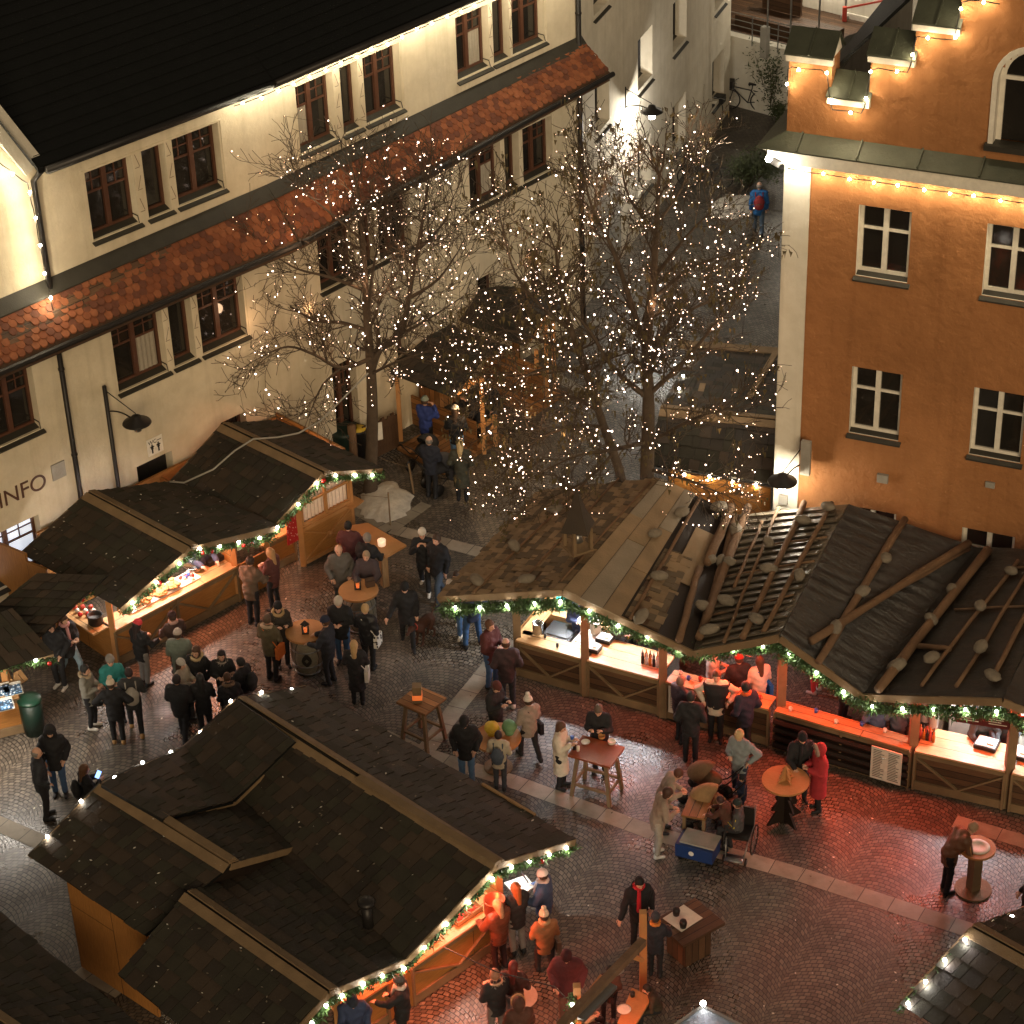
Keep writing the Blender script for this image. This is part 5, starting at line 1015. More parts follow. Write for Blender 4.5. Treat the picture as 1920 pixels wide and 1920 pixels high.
# ================================================================== TREES
def tree(label, base, limbs, nlights, seed, leafy=0, strands=(), lightlab='', r0=.17, twig=1.0):
    rg = random.Random(seed); Wt = Wall((base.x, base.y), 90.0, 1); root = thing('bare_tree', label, 'tree', base); tr = MB(); br = MB(); pts_l = []; leaves = MB()
    def conv(q): u, z = Wt.px(q[0], q[1], q[2] if len(q) > 2 else 0); return Wt.pt(u, z, q[2] if len(q) > 2 else 0)
    def smooth(ps, k=4):
        out = []
        for i in range(len(ps)-1):
            p0, p1, p2, p3 = ps[max(0, i-1)], ps[i], ps[i+1], ps[min(len(ps)-1, i+2)]
            for j in range(k):
                t = j/k; out.append(.5*((2*p1)+(p2-p0)*t+(2*p0-5*p1+4*p2-p3)*t*t+(3*p1-p0-3*p2+p3)*t*t*t))
        out.append(ps[-1]); return out
    def grow(p, d, L, r, lv):
        n = 4 if lv < 3 else 3; pts = [p]; dd = d.copy()
        for i in range(n):
            dd = (dd+V(rg.gauss(0, .16), rg.gauss(0, .16), rg.gauss(.05, .14))).normalized(); pts.append(pts[-1]+dd*L/n)
        rs = [r*(1-.65*i/n) for i in range(n+1)]; br.tube(pts, [max(q, .0065) for q in rs], 5 if lv < 2 else 3, 0, False)
        if lv >= 1: pts_l.extend([(q, lv) for q in pts[1:]])
        if leafy and lv >= 3 and rg.random() < leafy:
            for _ in range(rg.randint(2, 5)):
                o = pts[-1]+V(rg.gauss(0, .05), rg.gauss(0, .05), rg.gauss(-.06, .05)); a_ = V(rg.gauss(0, 1), rg.gauss(0, 1), rg.gauss(0, .4)).normalized()*.035; leaves.add([o-a_, o+a_, o+a_*.3-UP*rg.uniform(.08, .16)], [(0, 1, 2)])
        if lv >= 4 or L < .22: return
        m = {1: 6, 2: 5, 3: 4}.get(lv, 3)
        for i in range(m):
            t = (i+.8)/m; k = min(n-1, int(t*n)); o = pts[k].lerp(pts[k+1], t*n-k if t*n-k <= 1 else 1); ax = V(rg.gauss(0, 1), rg.gauss(0, 1), rg.gauss(0, 1)); side = dd.cross(ax); side = side.normalized() if side.length > .05 else V(1, 0, 0)
            ang = rg.uniform(.5, 1.0); nd = (dd*math.cos(ang)+side*math.sin(ang)+V(0, 0, .18)).normalized(); grow(o, nd, L*rg.uniform(.45, .66), max(.004, r*.5), lv+1)
    for li, (pp, ra_, rb_) in enumerate(limbs):
        ps = smooth([conv(q) for q in pp]); n = len(ps); rs = [ra_+(rb_-ra_)*i/(n-1) for i in range(n)]
        if li == 0: ps[0] = V(base.x, base.y, -.05); rs[0] = ra_*1.25
        (tr if li == 0 else br).tube(ps, rs, 10 if li == 0 else 7, 0, False)
        step = .34 if li else .42; L = 0
        for i in range(1, n):
            L += (ps[i]-ps[i-1]).length
            if L > step and (li or i > n*.38):
                L = 0; d = (ps[i]-ps[i-1]).normalized()
                for _ in range(2 if li else 2):
                    ax = V(rg.gauss(0, 1), rg.gauss(0, 1), rg.gauss(0, 1)); side = d.cross(ax).normalized(); nd = (d*.55+side*.8+V(0, 0, .15)).normalized(); grow(ps[i], nd, rg.uniform(.75, 1.25)*twig*(1-.35*i/n if li == 0 else 1), max(.008, rs[i]*.5), 2)
        d = (ps[-1]-ps[-2]).normalized()
        for _ in range(3): grow(ps[-1], (d+V(rg.gauss(0, .4), rg.gauss(0, .4), rg.gauss(0, .3))).normalized(), 1.1*twig, max(.01, rb_*.8), 2)
    for k in range(9):
        q = rg.choice(pts_l)[0]; light('POINT', q+V(rg.uniform(-.2, .2), -.25, .1), 9, (1, .60, .34), root, .12, name='string_light')
    tr.build('trunk', 'bark', root, True); br.build('crown', 'bark', root, True)
    if leafy: leaves.build('dry_seed_cluster', 'leaf', root)
    # fairy lights
    lt = MB(); sel = [rg.choice(pts_l)[0]+V(rg.gauss(0, .04), rg.gauss(0, .04), rg.gauss(-.03, .04)) for _ in range(nlights)]
    for (x0, y0, x1, y1, o, n) in strands:
        a_, c_ = conv((x0, y0, o)), conv((x1, y1, o)); k = max(2, n)
        sel += [a_.lerp(c_, i/(k-1))+V(rg.gauss(0, .02), 0, -.12*math.sin(math.pi*i/(k-1))) for i in range(k)]
    wire = MB(); srt = sorted(sel, key=lambda p: (round(p.z*1.2), math.atan2(p.y-base.y, p.x-base.x)))
    for i in range(0, len(srt)-1):
        if (srt[i]-srt[i+1]).length < 1.1: m_ = (srt[i]+srt[i+1])/2-UP*.04; wire.tube([srt[i], m_, srt[i+1]], .004, 3, 0, False)
    wo = wire.build('fairy_lights', 'metal_dark'); tag(wo, lightlab, 'fairy lights')
    rg.shuffle(sel); sel = sorted(sel, key=lambda p: p.y)
    big = MB(); dim = MB()
    for i, p in enumerate(sel):
        r_ = .013 if rg.random() < .8 else .024
        if i % max(1, len(sel)//100) == 0 and i//max(1, len(sel)//100) < 100: m_ = MB(); m_.blob(p, .0165, 0, 5, 0); m_.build('bulb', 'fairy_light', wo, True)
        elif r_ > .02: big.blob(p, rg.choice((.013, .015, .018, .023)), 0, 4, 0)
        else: dim.blob(p, rg.uniform(.007, .012), 0, 4, 0)
    o = big.build('small_bulbs', 'fairy_light', wo); o['kind'] = 'stuff'; o = dim.build('dim_bulbs', 'fairy_dim', wo); o['kind'] = 'stuff'
    return root
T1B = P(694, 925)
tree('bare tree wrapped in fairy lights on the snow patch by the curtained hut', T1B, [
    ([(694, 925), (698, 800), (696, 700), (690, 620), (684, 520), (678, 420), (668, 340)], .17, .035),
    ([(698, 690), (713, 655), (750, 628), (766, 560), (780, 480), (795, 400), (802, 350)], .10, .022),
    ([(696, 672, .2), (640, 690, .5), (590, 665, .7), (540, 650, .8), (492, 668, .9)], .06, .015),
    ([(640, 690, .5), (605, 722, .8), (583, 770, 1.0)], .035, .012), ([(690, 620, 0), (640, 605, -.3), (590, 600, -.4), (530, 565, -.5), (500, 530, -.5)], .055, .014),
    ([(685, 545), (620, 520, .4), (560, 505, .6), (515, 480, .8)], .05, .012), ([(766, 560), (820, 525, .5), (860, 470, .8)], .05, .012),
    ([(740, 632), (800, 600, -.5), (862, 560, -.9)], .045, .012), ([(680, 450), (620, 400, .3), (570, 360, .5)], .04, .012), ([(775, 500), (730, 430, .6), (725, 350, .8)], .04, .012),
    ([(698, 700, 0), (740, 680, 1.0), (800, 660, 1.4), (850, 650, 1.6)], .04, .012), ([(783, 470, 0), (830, 420, -.4), (850, 370, -.5)], .04, .012), ([(690, 600, 0), (700, 500, 1.1), (720, 430, 1.6)], .05, .012)],
    1000, 11, strands=[(660, 560, 650, 760, 1.2, 14), (745, 600, 742, 700, 1, 9), (842, 420, 850, 620, .5, 14), (700, 760, 690, 690, .3, 6), (560, 330, 545, 440, .5, 8)], lightlab='pale fairy lights strung through the left tree on the snow patch', r0=.17)
T2B = P(1188, 1100); T3B = P(1212, 1125)
tree('leaning slim bare tree with fairy lights and dry seed clusters behind the hall ridge', T2B, [
    ([(1188, 1100), (1168, 912), (1132, 800), (1100, 700), (1072, 620), (1052, 540), (1042, 470)], .13, .03),
    ([(1100, 700), (1040, 690, .4), (985, 705, .7), (945, 740, 1.)], .05, .012), ([(1072, 620), (1010, 570, .3), (965, 510, .5), (945, 440, .6)], .05, .012),
    ([(1132, 800), (1070, 800, .7), (1000, 830, 1.), (960, 870, 1.2)], .045, .012), ([(1052, 540), (1100, 470, -.3), (1110, 400, -.4)], .04, .012), ([(1085, 660), (1020, 640, -.5), (950, 620, -1.), (900, 640, -1.2)], .05, .012),
    ([(1150, 850), (1100, 900, .9), (1040, 930, 1.2)], .04, .012), ([(1120, 770), (1060, 740, 1.2), (990, 760, 1.8)], .04, .012)],
    640, 23, leafy=.25, strands=[(985, 660, 975, 800, .8, 12), (1040, 500, 1035, 620, .3, 9)], lightlab='pale fairy lights strung through the leaning middle tree', r0=.13)
tree('tall bare tree with fairy lights behind the hall next to the orange house', T3B, [
    ([(1212, 1125), (1213, 900), (1216, 760), (1212, 650), (1224, 540), (1230, 430), (1236, 330)], .19, .035),
    ([(1213, 745), (1150, 690, .3), (1105, 620, .4), (1060, 570, .4)], .07, .015), ([(1212, 660), (1180, 560, -.2), (1150, 470, -.3), (1110, 390, -.4), (1092, 310, -.4)], .08, .015),
    ([(1216, 740), (1280, 680, .4), (1335, 615, .6), (1372, 575, .7)], .065, .012), ([(1222, 650), (1290, 585, -.4), (1345, 560, -.6)], .06, .012), ([(1218, 830), (1290, 790, .8), (1340, 772, 1.1), (1375, 765, 1.2)], .05, .012),
    ([(1218, 880), (1290, 900, .9), (1350, 925, 1.2)], .05, .012), ([(1207, 830), (1140, 845, 1.), (1080, 855, 1.4), (1005, 890, 1.7)], .06, .012), ([(1226, 520), (1290, 440, .3), (1330, 400, .4)], .05, .012),
    ([(1230, 440), (1180, 370, .3), (1165, 310, .4)], .045, .012), ([(1232, 420), (1280, 350, -.3), (1290, 300, -.4)], .04, .012), ([(1214, 700), (1240, 640, 1.4), (1260, 590, 2.0)], .06, .012), ([(1224, 560), (1300, 500, 1.), (1360, 480, 1.4)], .05, .012)],
    1080, 37, leafy=.12, strands=[(1345, 430, 1350, 610, .6, 20), (1392, 470, 1398, 590, .6, 10), (1258, 330, 1270, 410, .3, 9), (1380, 880, 1300, 900, 1.2, 12), (1290, 925, 1420, 905, 1.0, 16), (1240, 960, 1330, 985, 1.5, 10), (1150, 960, 1060, 945, 1.5, 10)], lightlab='pale fairy lights strung through the tall right tree', r0=.19, twig=.82)
# cable between the trees
mb = MB(); a_, c_ = P(735, 655, 4.5), P(1195, 655, 5.5); mb.tube([a_.lerp(c_, t/16)-UP*.7*math.sin(math.pi*t/16) for t in range(17)], .025, 5); tag(mb.build('rope', 'wood_pale', None, True), 'pale rope sagging between the left tree and the tall right tree', 'rope')
# snow
def mound(label, poly, h, seed):
    rg = random.Random(seed); c = sum((P(*p) for p in poly), V(0, 0, 0))/len(poly); b = MB(); n = len(poly)*5; R_ = []
    for i in range(n):
        k = i/5; a_ = P(*poly[int(k) % len(poly)]); d = P(*poly[(int(k)+1) % len(poly)]); R_.append(a_.lerp(d, k-int(k))+V(rg.uniform(-.06, .06), rg.uniform(-.06, .06), 0))
    vs = [c+UP*h]; rings = 7; fs = []
    for j in range(1, rings+1):
        t = j/rings
        for i in range(n): p = c.lerp(R_[i], t); vs.append(V(p.x, p.y, h*(1-t**3)+(rg.uniform(-.05, .05)*h*2 if j < rings else -.02)))
    for i in range(n): fs.append((0, 1+i, 1+(i+1) % n))
    for j in range(rings-1):
        for i in range(n): o = 1+j*n; fs.append((o+i, o+n+i, o+n+(i+1) % n, o+(i+1) % n))
    b.add(vs, fs); return tag(b.build('snow_patch', 'snow', None, True), label, 'snow')
mound('dirty snow patch around the foot of the left tree', [(668, 950), (685, 915), (735, 898), (778, 932), (762, 968), (722, 985), (680, 972)], .16, 3)
mound('heap of melting snow in the alley beside the dark bush', [(1325, 395), (1350, 370), (1375, 378), (1400, 372), (1432, 380), (1412, 402), (1370, 412), (1340, 408)], .32, 4)
mb = MB(); mb.tube([P(732, 985), P(732, 985)+UP*.95], .02, 5); mb.tube([P(776, 925), P(770, 928)+UP*.9], .03, 5); mb.tube([P(732, 985)+UP*.8, P(668, 960)+UP*.5], .006, 4); mb.tube([P(770, 928)+UP*.8, P(718, 905)+UP*.7], .006, 4)
tag(mb.build('rope_barrier', 'wood_beam'), 'low stakes with thin rope around the snow patch', 'barrier')
# shrub, sapling
def bush(label, c, r, h, n, seed, stems=0, name='shrub'):
    rg = random.Random(seed); rt = thing(name, label, 'plant', c); b = MB(); st = MB(); tips = []
    for i in range(stems or 8):
        a_ = rg.uniform(0, 6.28); q = c+V(math.cos(a_)*r*rg.random(), math.sin(a_)*r*rg.random(), h*rg.uniform(.5, 1)); st.tube([c+V(0, 0, 0), c.lerp(q, .5)+V(rg.gauss(0, .06), rg.gauss(0, .06), .05), q], [.02, .012, .006], 4); tips.append(q); tips.append(c.lerp(q, .7))
    for i in range(n):
        q = rg.choice(tips)+V(rg.gauss(0, r*.25), rg.gauss(0, r*.25), rg.gauss(0, h*.13)); q.z = max(.04, q.z); d = V(rg.gauss(0, 1), rg.gauss(0, 1), rg.gauss(0, .6)).normalized(); s_ = d.cross(UP+V(.01, 0, 0)).normalized()*.03; b.add([q-s_, q+s_, q+d*rg.uniform(.09, .17)], [(0, 1, 2)])
    st.build('stem', 'bark', rt); b.build('foliage', 'shrub_leaf', rt); return rt
bush('dark green bush against the orange house beside the snow heap', P(1405, 350), .85, .9, 2600, 5, 14)
bush('leggy leafy shrub in a pot in front of the white terrace wall', P(1446, 215), .75, 2.3, 900, 6, 12, 'potted_shrub')
bush('small dark plant at the foot of the terrace wall', P(1462, 232), .3, .6, 500, 9, 6)
# wooden bench, log fence, bins
bn = thing('park_bench', 'slatted wooden bench with black metal legs against the cream house', 'bench', P(760, 760)); bd = V(WR.t[0], WR.t[1], 0); bnn = V(WR.n[0], WR.n[1], 0); c0 = P(770, 770)
for nm, lo, z_, tl in (('seat', 0, .45, 0), ('backrest', -.28, .5, 1)):
    m_ = MB()
    for k in range(4): o = c0+bnn*(lo+(k*.11 if not tl else -.02*k))+UP*(z_+(.12*k if tl else 0)); m_.beam(o-bd*.85, o+bd*.85, .09, .03, up=(0, 0, 1) if not tl else bnn)
    m_.build(nm, 'wood_pale', bn)
for s_ in (-.7, .7): m_ = MB(); o = c0+bd*s_; m_.tube([o+bnn*.36, o+bnn*.3+UP*.42, o-bnn*.2+UP*.44, o-bnn*.3+UP*.9], .025, 6); m_.tube([o-bnn*.2, o-bnn*.1+UP*.44], .025, 6); m_.build('leg', 'metal_dark', bn)
fc = thing('picket_fence', 'rustic fence of bark logs and pickets between the left tree and the cream house', 'fence', P(680, 860)); a_, c_ = P(655, 868), P(745, 835)
for x, y, h_ in ((632, 850, 1.3), (665, 878, 1.25)): m_ = MB(); m_.tube([P(x, y), P(x, y)+UP*h_], .11, 9); m_.build('log_post', 'log', fc, True)
m_ = MB()
for i in range(13): p = P(675, 872).lerp(P(745, 838), i/12); m_.box(p, .10, .03, .95+.1*((i*7) % 3)/2, rz=.6)
m_.beam(P(675, 872)+UP*.3, P(745, 838)+UP*.3, .03, .08); m_.beam(P(675, 872)+UP*.75, P(745, 838)+UP*.75, .03, .08); m_.build('picket', 'wood_dark', fc)
m_ = MB(); m_.tube([P(632, 850)+UP*1.2, P(690, 800)+UP*1.5], .09, 8); m_.build('rail_log', 'log', fc, True)
nt = MB(); pc = P(706, 858)+UP*.55; nt.hexa([pc+V(-.2, -.2, 0), pc+V(.2, -.02, 0), pc+V(.2, 0, 0), pc+V(-.2, -.18, 0), pc+V(-.2, -.2, .5), pc+V(.2, -.02, .5), pc+V(.2, 0, .5), pc+V(-.2, -.18, .5)]); tag(nt.build('notice', 'paint_white'), 'white notice sheet pinned on the picket fence behind the left tree', 'sign')
gc = MB(); gc.lathe(P(648, 868), [(.33, 0), (.38, .9), (.4, 1.0), (.36, 1.02)], 18); colmat('bin_green', (.005, .02, .013), .5); tag(gc.build('waste_bin', 'bin_green', None, True), 'dark green bin half hidden behind the curtained hut roof', 'bin')
yd = MB(); yd.lathe(P(676, 800, 0)+UP*1.12, [(.2, -.2), (.25, 0), (.0, .0)], 18); yd.m = [0]*len(yd.m); colmat('yellow_paint', (.62, .42, .03), .5); yo = thing('waste_post', 'black post bin with yellow round lid behind the left tree', 'bin', P(676, 868)); m_ = MB(); m_.lathe(P(676, 868), [(.2, .0), (.22, .95), (.26, 1.0)], 18); m_.build('bin_body', 'metal_dark', yo, True); m_ = MB(); m_.lathe(P(676, 868)+UP*1.0, [(.2, 0), (.2, .02)], 18); m_.build('lid', 'yellow_paint', yo, True)
g2 = thing('green_bin', 'green round waste bin beside the blue goods counter at the left', 'bin', P(66, 1372)); m_ = MB(); m_.lathe(P(66, 1372), [(.22, 0), (.26, .85)], 22); m_.build('bin_body', 'bin_green', g2, True); m_ = MB(); m_.lathe(P(66, 1372), [(.27, .84), (.27, .88), (.23, .92), (.10, .95)], 22); colmat('bin_lid', (.008, .04, .022), .4); m_.build('lid', 'bin_lid', g2, True)
# ================================================================== BICYCLES
def bicycle(label, p, az, col_, basket=False, group='bicycles parked in the alley'):
    rt = thing('bicycle', label, 'bicycle', p, group, R(90-az)); Z = lambda x, z, y=0: V(x, y, z)
    for x in (-.52, .52):
        m_ = MB(); n = 20; m_.tube([Z(x+.34*math.cos(2*math.pi*k/n), .35+.34*math.sin(2*math.pi*k/n)) for k in range(n+1)], .022, 5, 0, False); wl = m_.build('wheel', 'metal_dark', rt, True, True)
        m_ = MB()
        for k in range(10): a_ = math.pi*2*k/10; m_.tube([Z(x, .35), Z(x+.33*math.cos(a_), .35+.33*math.sin(a_))], .004, 3)
        m_.tube([Z(x, .35, -.05), Z(x, .35, .05)], .03, 6); m_.build('spokes', 'metal_grey', wl, True, True)
    m_ = MB(); bb_, st, hd_ = Z(-.08, .28), Z(-.22, .8), Z(.36, .85)
    for a_, c_ in ((bb_, st), (bb_, Z(.38, .72)), (Z(-.2, .72), Z(.37, .8)), (bb_, Z(-.52, .35)), (Z(-.52, .35), Z(-.2, .7)), (hd_, Z(.52, .35)), (st, Z(-.23, .92))): m_.tube([a_, c_], .018, 6)
    m_.build('frame', col_, rt, True, True); m_ = MB(); m_.beam(Z(-.36, .95), Z(-.1, .95), .14, .05); m_.build('saddle', 'metal_dark', rt, False, True)
    m_ = MB(); m_.tube([Z(.25, 1.02, -.28), Z(.36, 1.0, -.1), hd_+V(0, 0, .12), Z(.36, 1.0, .1), Z(.25, 1.02, .28)], .015, 5); m_.build('handlebar', 'metal_grey', rt, True, True)
    m_ = MB(); m_.tube([Z(-.85, .68), Z(-.25, .72)], .012, 4); m_.beam(Z(-.8, .72), Z(-.3, .72), .12, .02); m_.build('rack', 'metal_dark', rt, False, True)
    if basket: m_ = MB(); m_.box((.55, 0, .78), .3, .32, .24); m_.build('basket', 'metal_dark', rt, False, True)
colmat('bike_white', (.55, .55, .52), .4); colmat('bike_black', (.03, .03, .03), .4)
bicycle('bicycle with front basket parked against the white terrace wall', P(1397, 207), -72+0, 'bike_black', True)
bicycle('white framed bicycle with child seat leaning on the alley wall', P(1338, 245), 25, 'bike_white', True); bicycle('dark bicycle leaning low on the alley wall in front of the white one', P(1300, 322), 28, 'bike_black')
bicycle('dark bicycle standing across the alley nearest to the trees', P(1322, 352), 100, 'bike_black')
# ================================================================== TABLES and other furniture
def trestle(label, px, top, az, w_, d_, h_=1.08, m='wood_plank', mw='wood_beam'):
    c = P(*top, h_); c = V(c.x, c.y, 0); rt = thing('high_table', label, 'table', c, None, R(90-az)); b = MB()
    b.box((0, 0, h_-.05), w_, d_, .05); b.build('table_top', m, rt, False, True)
    for sx in (-1, 1):
        for sy in (-1, 1): b = MB(); b.beam((sx*(w_/2-.05), sy*(d_/2-.05), 0), (sx*(w_/2-.16), sy*(d_/2-.14), h_-.05), .07, .07, up=(1, 0, 0)); b.build('leg', mw, rt, False, True)
    b = MB(); a_, e = w_/2-.08, d_/2-.08
    for p, q in (((-a_, -e), (a_, -e)), ((-a_, e), (a_, e)), ((-a_, -e), (-a_, e)), ((a_, -e), (a_, e))): b.beam((*p, .3), (*q, .3), .05, .05)
    b.build('stretcher', mw, rt, False, True); return c
TA = trestle('square brown high table with a lantern on the open paving', None, (790, 1312), 128, .78, .72)
TB = trestle('wet reddish high table with bowls between the white coat and the black coat', None, (1118, 1408), 118, .95, .72, m='wood_red' if colmat('wood_red', (.26, .07, .03), .25) else '')
def barrel(label, px):
    c = P(*px, 1.05); c = V(c.x, c.y, 0); rt = thing('barrel_table', label, 'table', c); b = MB(); b.lathe(c, [(.28, 0), (.34, .2), (.37, .48), (.34, .78), (.29, 1.0)], 24); b.build('barrel', 'barrel_wood', rt, True)
    b = MB()
    for z, r in ((.08, .31), (.3, .365), (.68, .36), (.92, .315)): b.lathe(c+UP*z, [(r, -.02), (r+.008, -.015), (r+.008, .015), (r, .02)], 24)
    b.build('hoop', 'metal_grey', rt, True); b = MB(); b.lathe(c, [(.0, 1.0), (.45, 1.0), (.455, 1.03), (.45, 1.055), (.0, 1.056)], 32); b.build('table_top', 'wood_orange', rt); return c
planks('barrel_wood', (.20, .18, .13), .1, .7, .7, 2, uv=False)
BA = barrel('barrel table with round top and lantern, nearer to the camera', (573, 1183)); BB = barrel('barrel table with lantern and small box, nearest to the curtained hut', (672, 1106))
def lantern(label, p, s=1.0, box=False):
    rt = thing('lantern', label, 'lantern', p); b = MB()
    if box: b.box(p, .16*s, .16*s, .34*s); b.build('housing', 'wood_beam', rt); b = MB(); b.box(p+UP*.08+V(0, -.0, 0), .17*s, .17*s, .12); b.build('pane', 'candle', rt); return
    for sx in (-1, 1):
        for sy in (-1, 1): b.beam(p+V(sx*.065*s, sy*.065*s, 0), p+V(sx*.065*s, sy*.065*s, .22*s), .015, .015)
    b.box(p, .15*s, .15*s, .02); b.lathe(p+UP*.22*s, [(.11*s, 0), (.04*s, .07*s), (.015, .1*s)], 4); b.build('housing', 'metal_dark', rt); b = MB(); b.lathe(p+UP*.02, [(.035, 0), (.035, .1)], 10); b.build('candle', 'candle', rt)
lantern('black lantern with candle on the nearer barrel table', P(573, 1186, 1.06)); lantern('black lantern with red candle on the barrel table by the curtained hut', P(671, 1103, 1.06)); lantern('tall brown lantern on the square high table', P(783, 1314, 1.09), 1.2, True)
b = MB(); b.box(P(694, 1098, 1.06), .2, .14, .18, rz=.3); tag(b.build('napkin_box', 'wood_dark'), 'small dark box on the barrel table by the curtained hut', 'box')
# fir-tree shaped table
def treetable():
    c = P(1473, 1462, 1.08); c = V(c.x, c.y, 0); rt = thing('tree_table', 'round high table on crossed fir tree boards with a small tree on top', 'table', c); b = MB(); b.lathe(c, [(.0, 1.03), (.47, 1.03), (.475, 1.08), (.0, 1.081)], 36); b.build('table_top', 'wood_orange', rt)
    prof = [(0, 1.03), (.12, .92), (.07, .9), (.22, .7), (.12, .66), (.32, .42), (.18, .38), (.42, .08), (.1, .06), (.1, 0), (0, 0)]
    for a_ in (0, 1):
        d = V(math.cos(.5+a_*math.pi/2), math.sin(.5+a_*math.pi/2), 0); n = V(-d.y, d.x, 0)*.025; b = MB(); b.prism([c+d*x+UP*z-n for x, z in prof], n*2); b.prism([c-d*x+UP*z-n for x, z in prof[::-1]], n*2); b.build('base_board', 'wood_dark', rt)
    pf = [(0, .34), (.10, .22), (.05, .21), (.16, .09), (.07, .08), (.2, 0), (0, 0)]
    for a_ in (0, 1):
        d = V(math.cos(.5+a_*math.pi/2), math.sin(.5+a_*math.pi/2), 0); n = V(-d.y, d.x, 0)*.02; b = MB(); b.prism([c+UP*1.085+d*x+UP*z-n for x, z in pf], n*2); b.prism([c+UP*1.085-d*x+UP*z-n for x, z in pf[::-1]], n*2); b.build('small_tree', 'wood_orange', rt)
treetable()
def roundtable(label, px, r, h_, m, name='round_table', base=.3):
    c = P(*px, h_); c = V(c.x, c.y, 0); rt = thing(name, label, 'table', c); b = MB(); b.lathe(c, [(0, h_-.05), (r, h_-.05), (r+.005, h_-.03), (r, h_), (0, h_+.001)], 32); b.build('table_top', m, rt)
    b = MB(); b.box(c+UP*.03, .2, .2, h_-.09, rz=.4); b.build('post', 'wood_beam', rt); b = MB(); b.lathe(c, [(0, 0), (base, 0), (base, .035), (0, .036)], 28); b.build('foot', 'wood_beam', rt); return c
SC = roundtable('round high table on a post with white cloth disc, right edge of the square', (1832, 1588), .355, 1.08, 'wood_orange', base=.36)
b = MB(); b.lathe(V(SC.x+.02, SC.y, 1.084), [(.23, 0), (.22, .012), (.13, .02), (.12, .004), (0, .003)], 24); tag(b.build('serving_tray', 'paint_white', None, True), 'pale round tray on the high table at the right', 'tray')
ST = roundtable('low wooden star shaped table among the families', (932, 1382), .5, .8, 'wood_orange', base=.3)
for k, (dx_, dy_, c_, lab) in enumerate(((-.1, .08, 'yellow_paint', 'yellow child rucksack lying on the star table'), (.26, .1, 'sage', 'green rucksack lying on the star table beside the yellow one'))):
    colmat('sage', (.13, .26, .12), .8); b = MB(); b.blob(V(ST.x+dx_, ST.y+dy_, .98), .18, 0, 12, .06, (.9, 1, .8), 3+k); b.blob(V(ST.x+dx_, ST.y+dy_-.14, .93), .09, 0, 10, .05, (1.1, .7, .8), 8); tag(b.build('rucksack', c_, None, True), lab, 'rucksack')
# dark square table bottom centre
c = P(1292, 1728, .78); c = V(c.x, c.y, 0); rt = thing('square_table', 'dark heavy square table with a pale board on top, bottom centre', 'table', c, None, R(-5)); b = MB(); b.box((0, 0, .72), 1.02, .88, .06, rz=R(40)); b.build('table_top', 'wood_dark', rt, False, True); b = MB(); b.box((0, 0, 0), .62, .55, .72, rz=R(40)); b.build('pedestal', 'wood_dark', rt, False, True)
b = MB(); b.box(P(1280, 1722, .785), .55, .5, .012, rz=R(40)); tag(b.build('board', 'paint_white'), 'pale square board on the dark square table', 'tray')
for q, lab in (((1268, 1715), 'small dark jar at the back of the pale board'), ((1281, 1738), 'dark round pot at the front of the pale board')): b = MB(); b.lathe(P(*q, .8), [(.06, 0), (.075, .1), (.06, .16), (.03, .17)], 14); tag(b.build('jar', 'metal_dark', None, True), lab, 'jar')
# side table at the display hut
st = thing('side_table', 'L shaped plank table with one stout post beside the curtained hut', 'table', P(725, 1095)); q = [P(655, 985, 1.05), P(690, 980, 1.05), P(762, 1022, 1.05), P(722, 1045, 1.05), P(668, 1010, 1.05)]; b = MB(); b.prism([p-UP*.05 for p in q], UP*.05); b.build('table_top', 'wood_orange', st); b = MB(); b.box(P(722, 1098), .16, .16, 1.0, rz=.5); b.build('leg', 'wood_pale', st)
b = MB(); q = [P(655, 925, 1.05), P(682, 938, 1.05), P(662, 953, 1.05), P(648, 950, 1.05)]; b.prism([p-UP*.04 for p in q], UP*.04); b.build('upper_shelf', 'wood_orange', st)
b = MB(); b.lathe(P(716, 1022, 1.06), [(.09, 0), (.1, .14), (.09, .15)], 16); tag(b.build('candle_glass', 'lit_candle' if emit('lit_candle', (1, .75, .5), .5, False) else '', None, True), 'pale glowing glass on the plank side table', 'candle')
# ---- goods in the stalls
def pot(label, p, r, h_, m='steel', name='pot', cat='pot'): b = MB(); b.lathe(p, [(r*.95, 0), (r, .02), (r, h_), (r*1.05, h_+.005), (r*.93, h_), (r*.9, h_*.7), (0, h_*.68)], 20); return tag(b.build(name, m, None, True), label, cat)
pot('big copper red kettle hanging over the near red lit counter', P(928, 1712, 1.2), .2, .34, 'copper' if colmat('copper', (.55, .13, .06), .3, .6) else '')
pot('tall steel pot on the white lit stove of the shingle hall', P(1009, 1186, 1.1), .12, .26); pot('white plastic bucket in the second hall booth', P(1117, 1185, 1.05), .12, .28, 'paint_white', 'bucket', 'bucket')
rg = random.Random(9)
for k in range(10):
    pp = P(1205+k % 5*7, 1235+(k//5)*8+k % 5*2, 1.02); b = MB(); b.lathe(pp, [(.035, 0), (.035, .16), (.012, .2), (.012, .27)], 10); tag(b.build('bottle', ['glass_clear', 'amber', 'metal_dark'][k % 3] if colmat('glass_clear', (.4, .42, .42), .15) and colmat('amber', (.4, .12, .02), .2) else '', None, True), uniq('%s bottle in the %s row at the right end of the hall counter' % (['clear', 'amber', 'black'][k % 3], 'back' if k < 5 else 'front')), 'bottle', 'bottles at the right end of the hall counter')
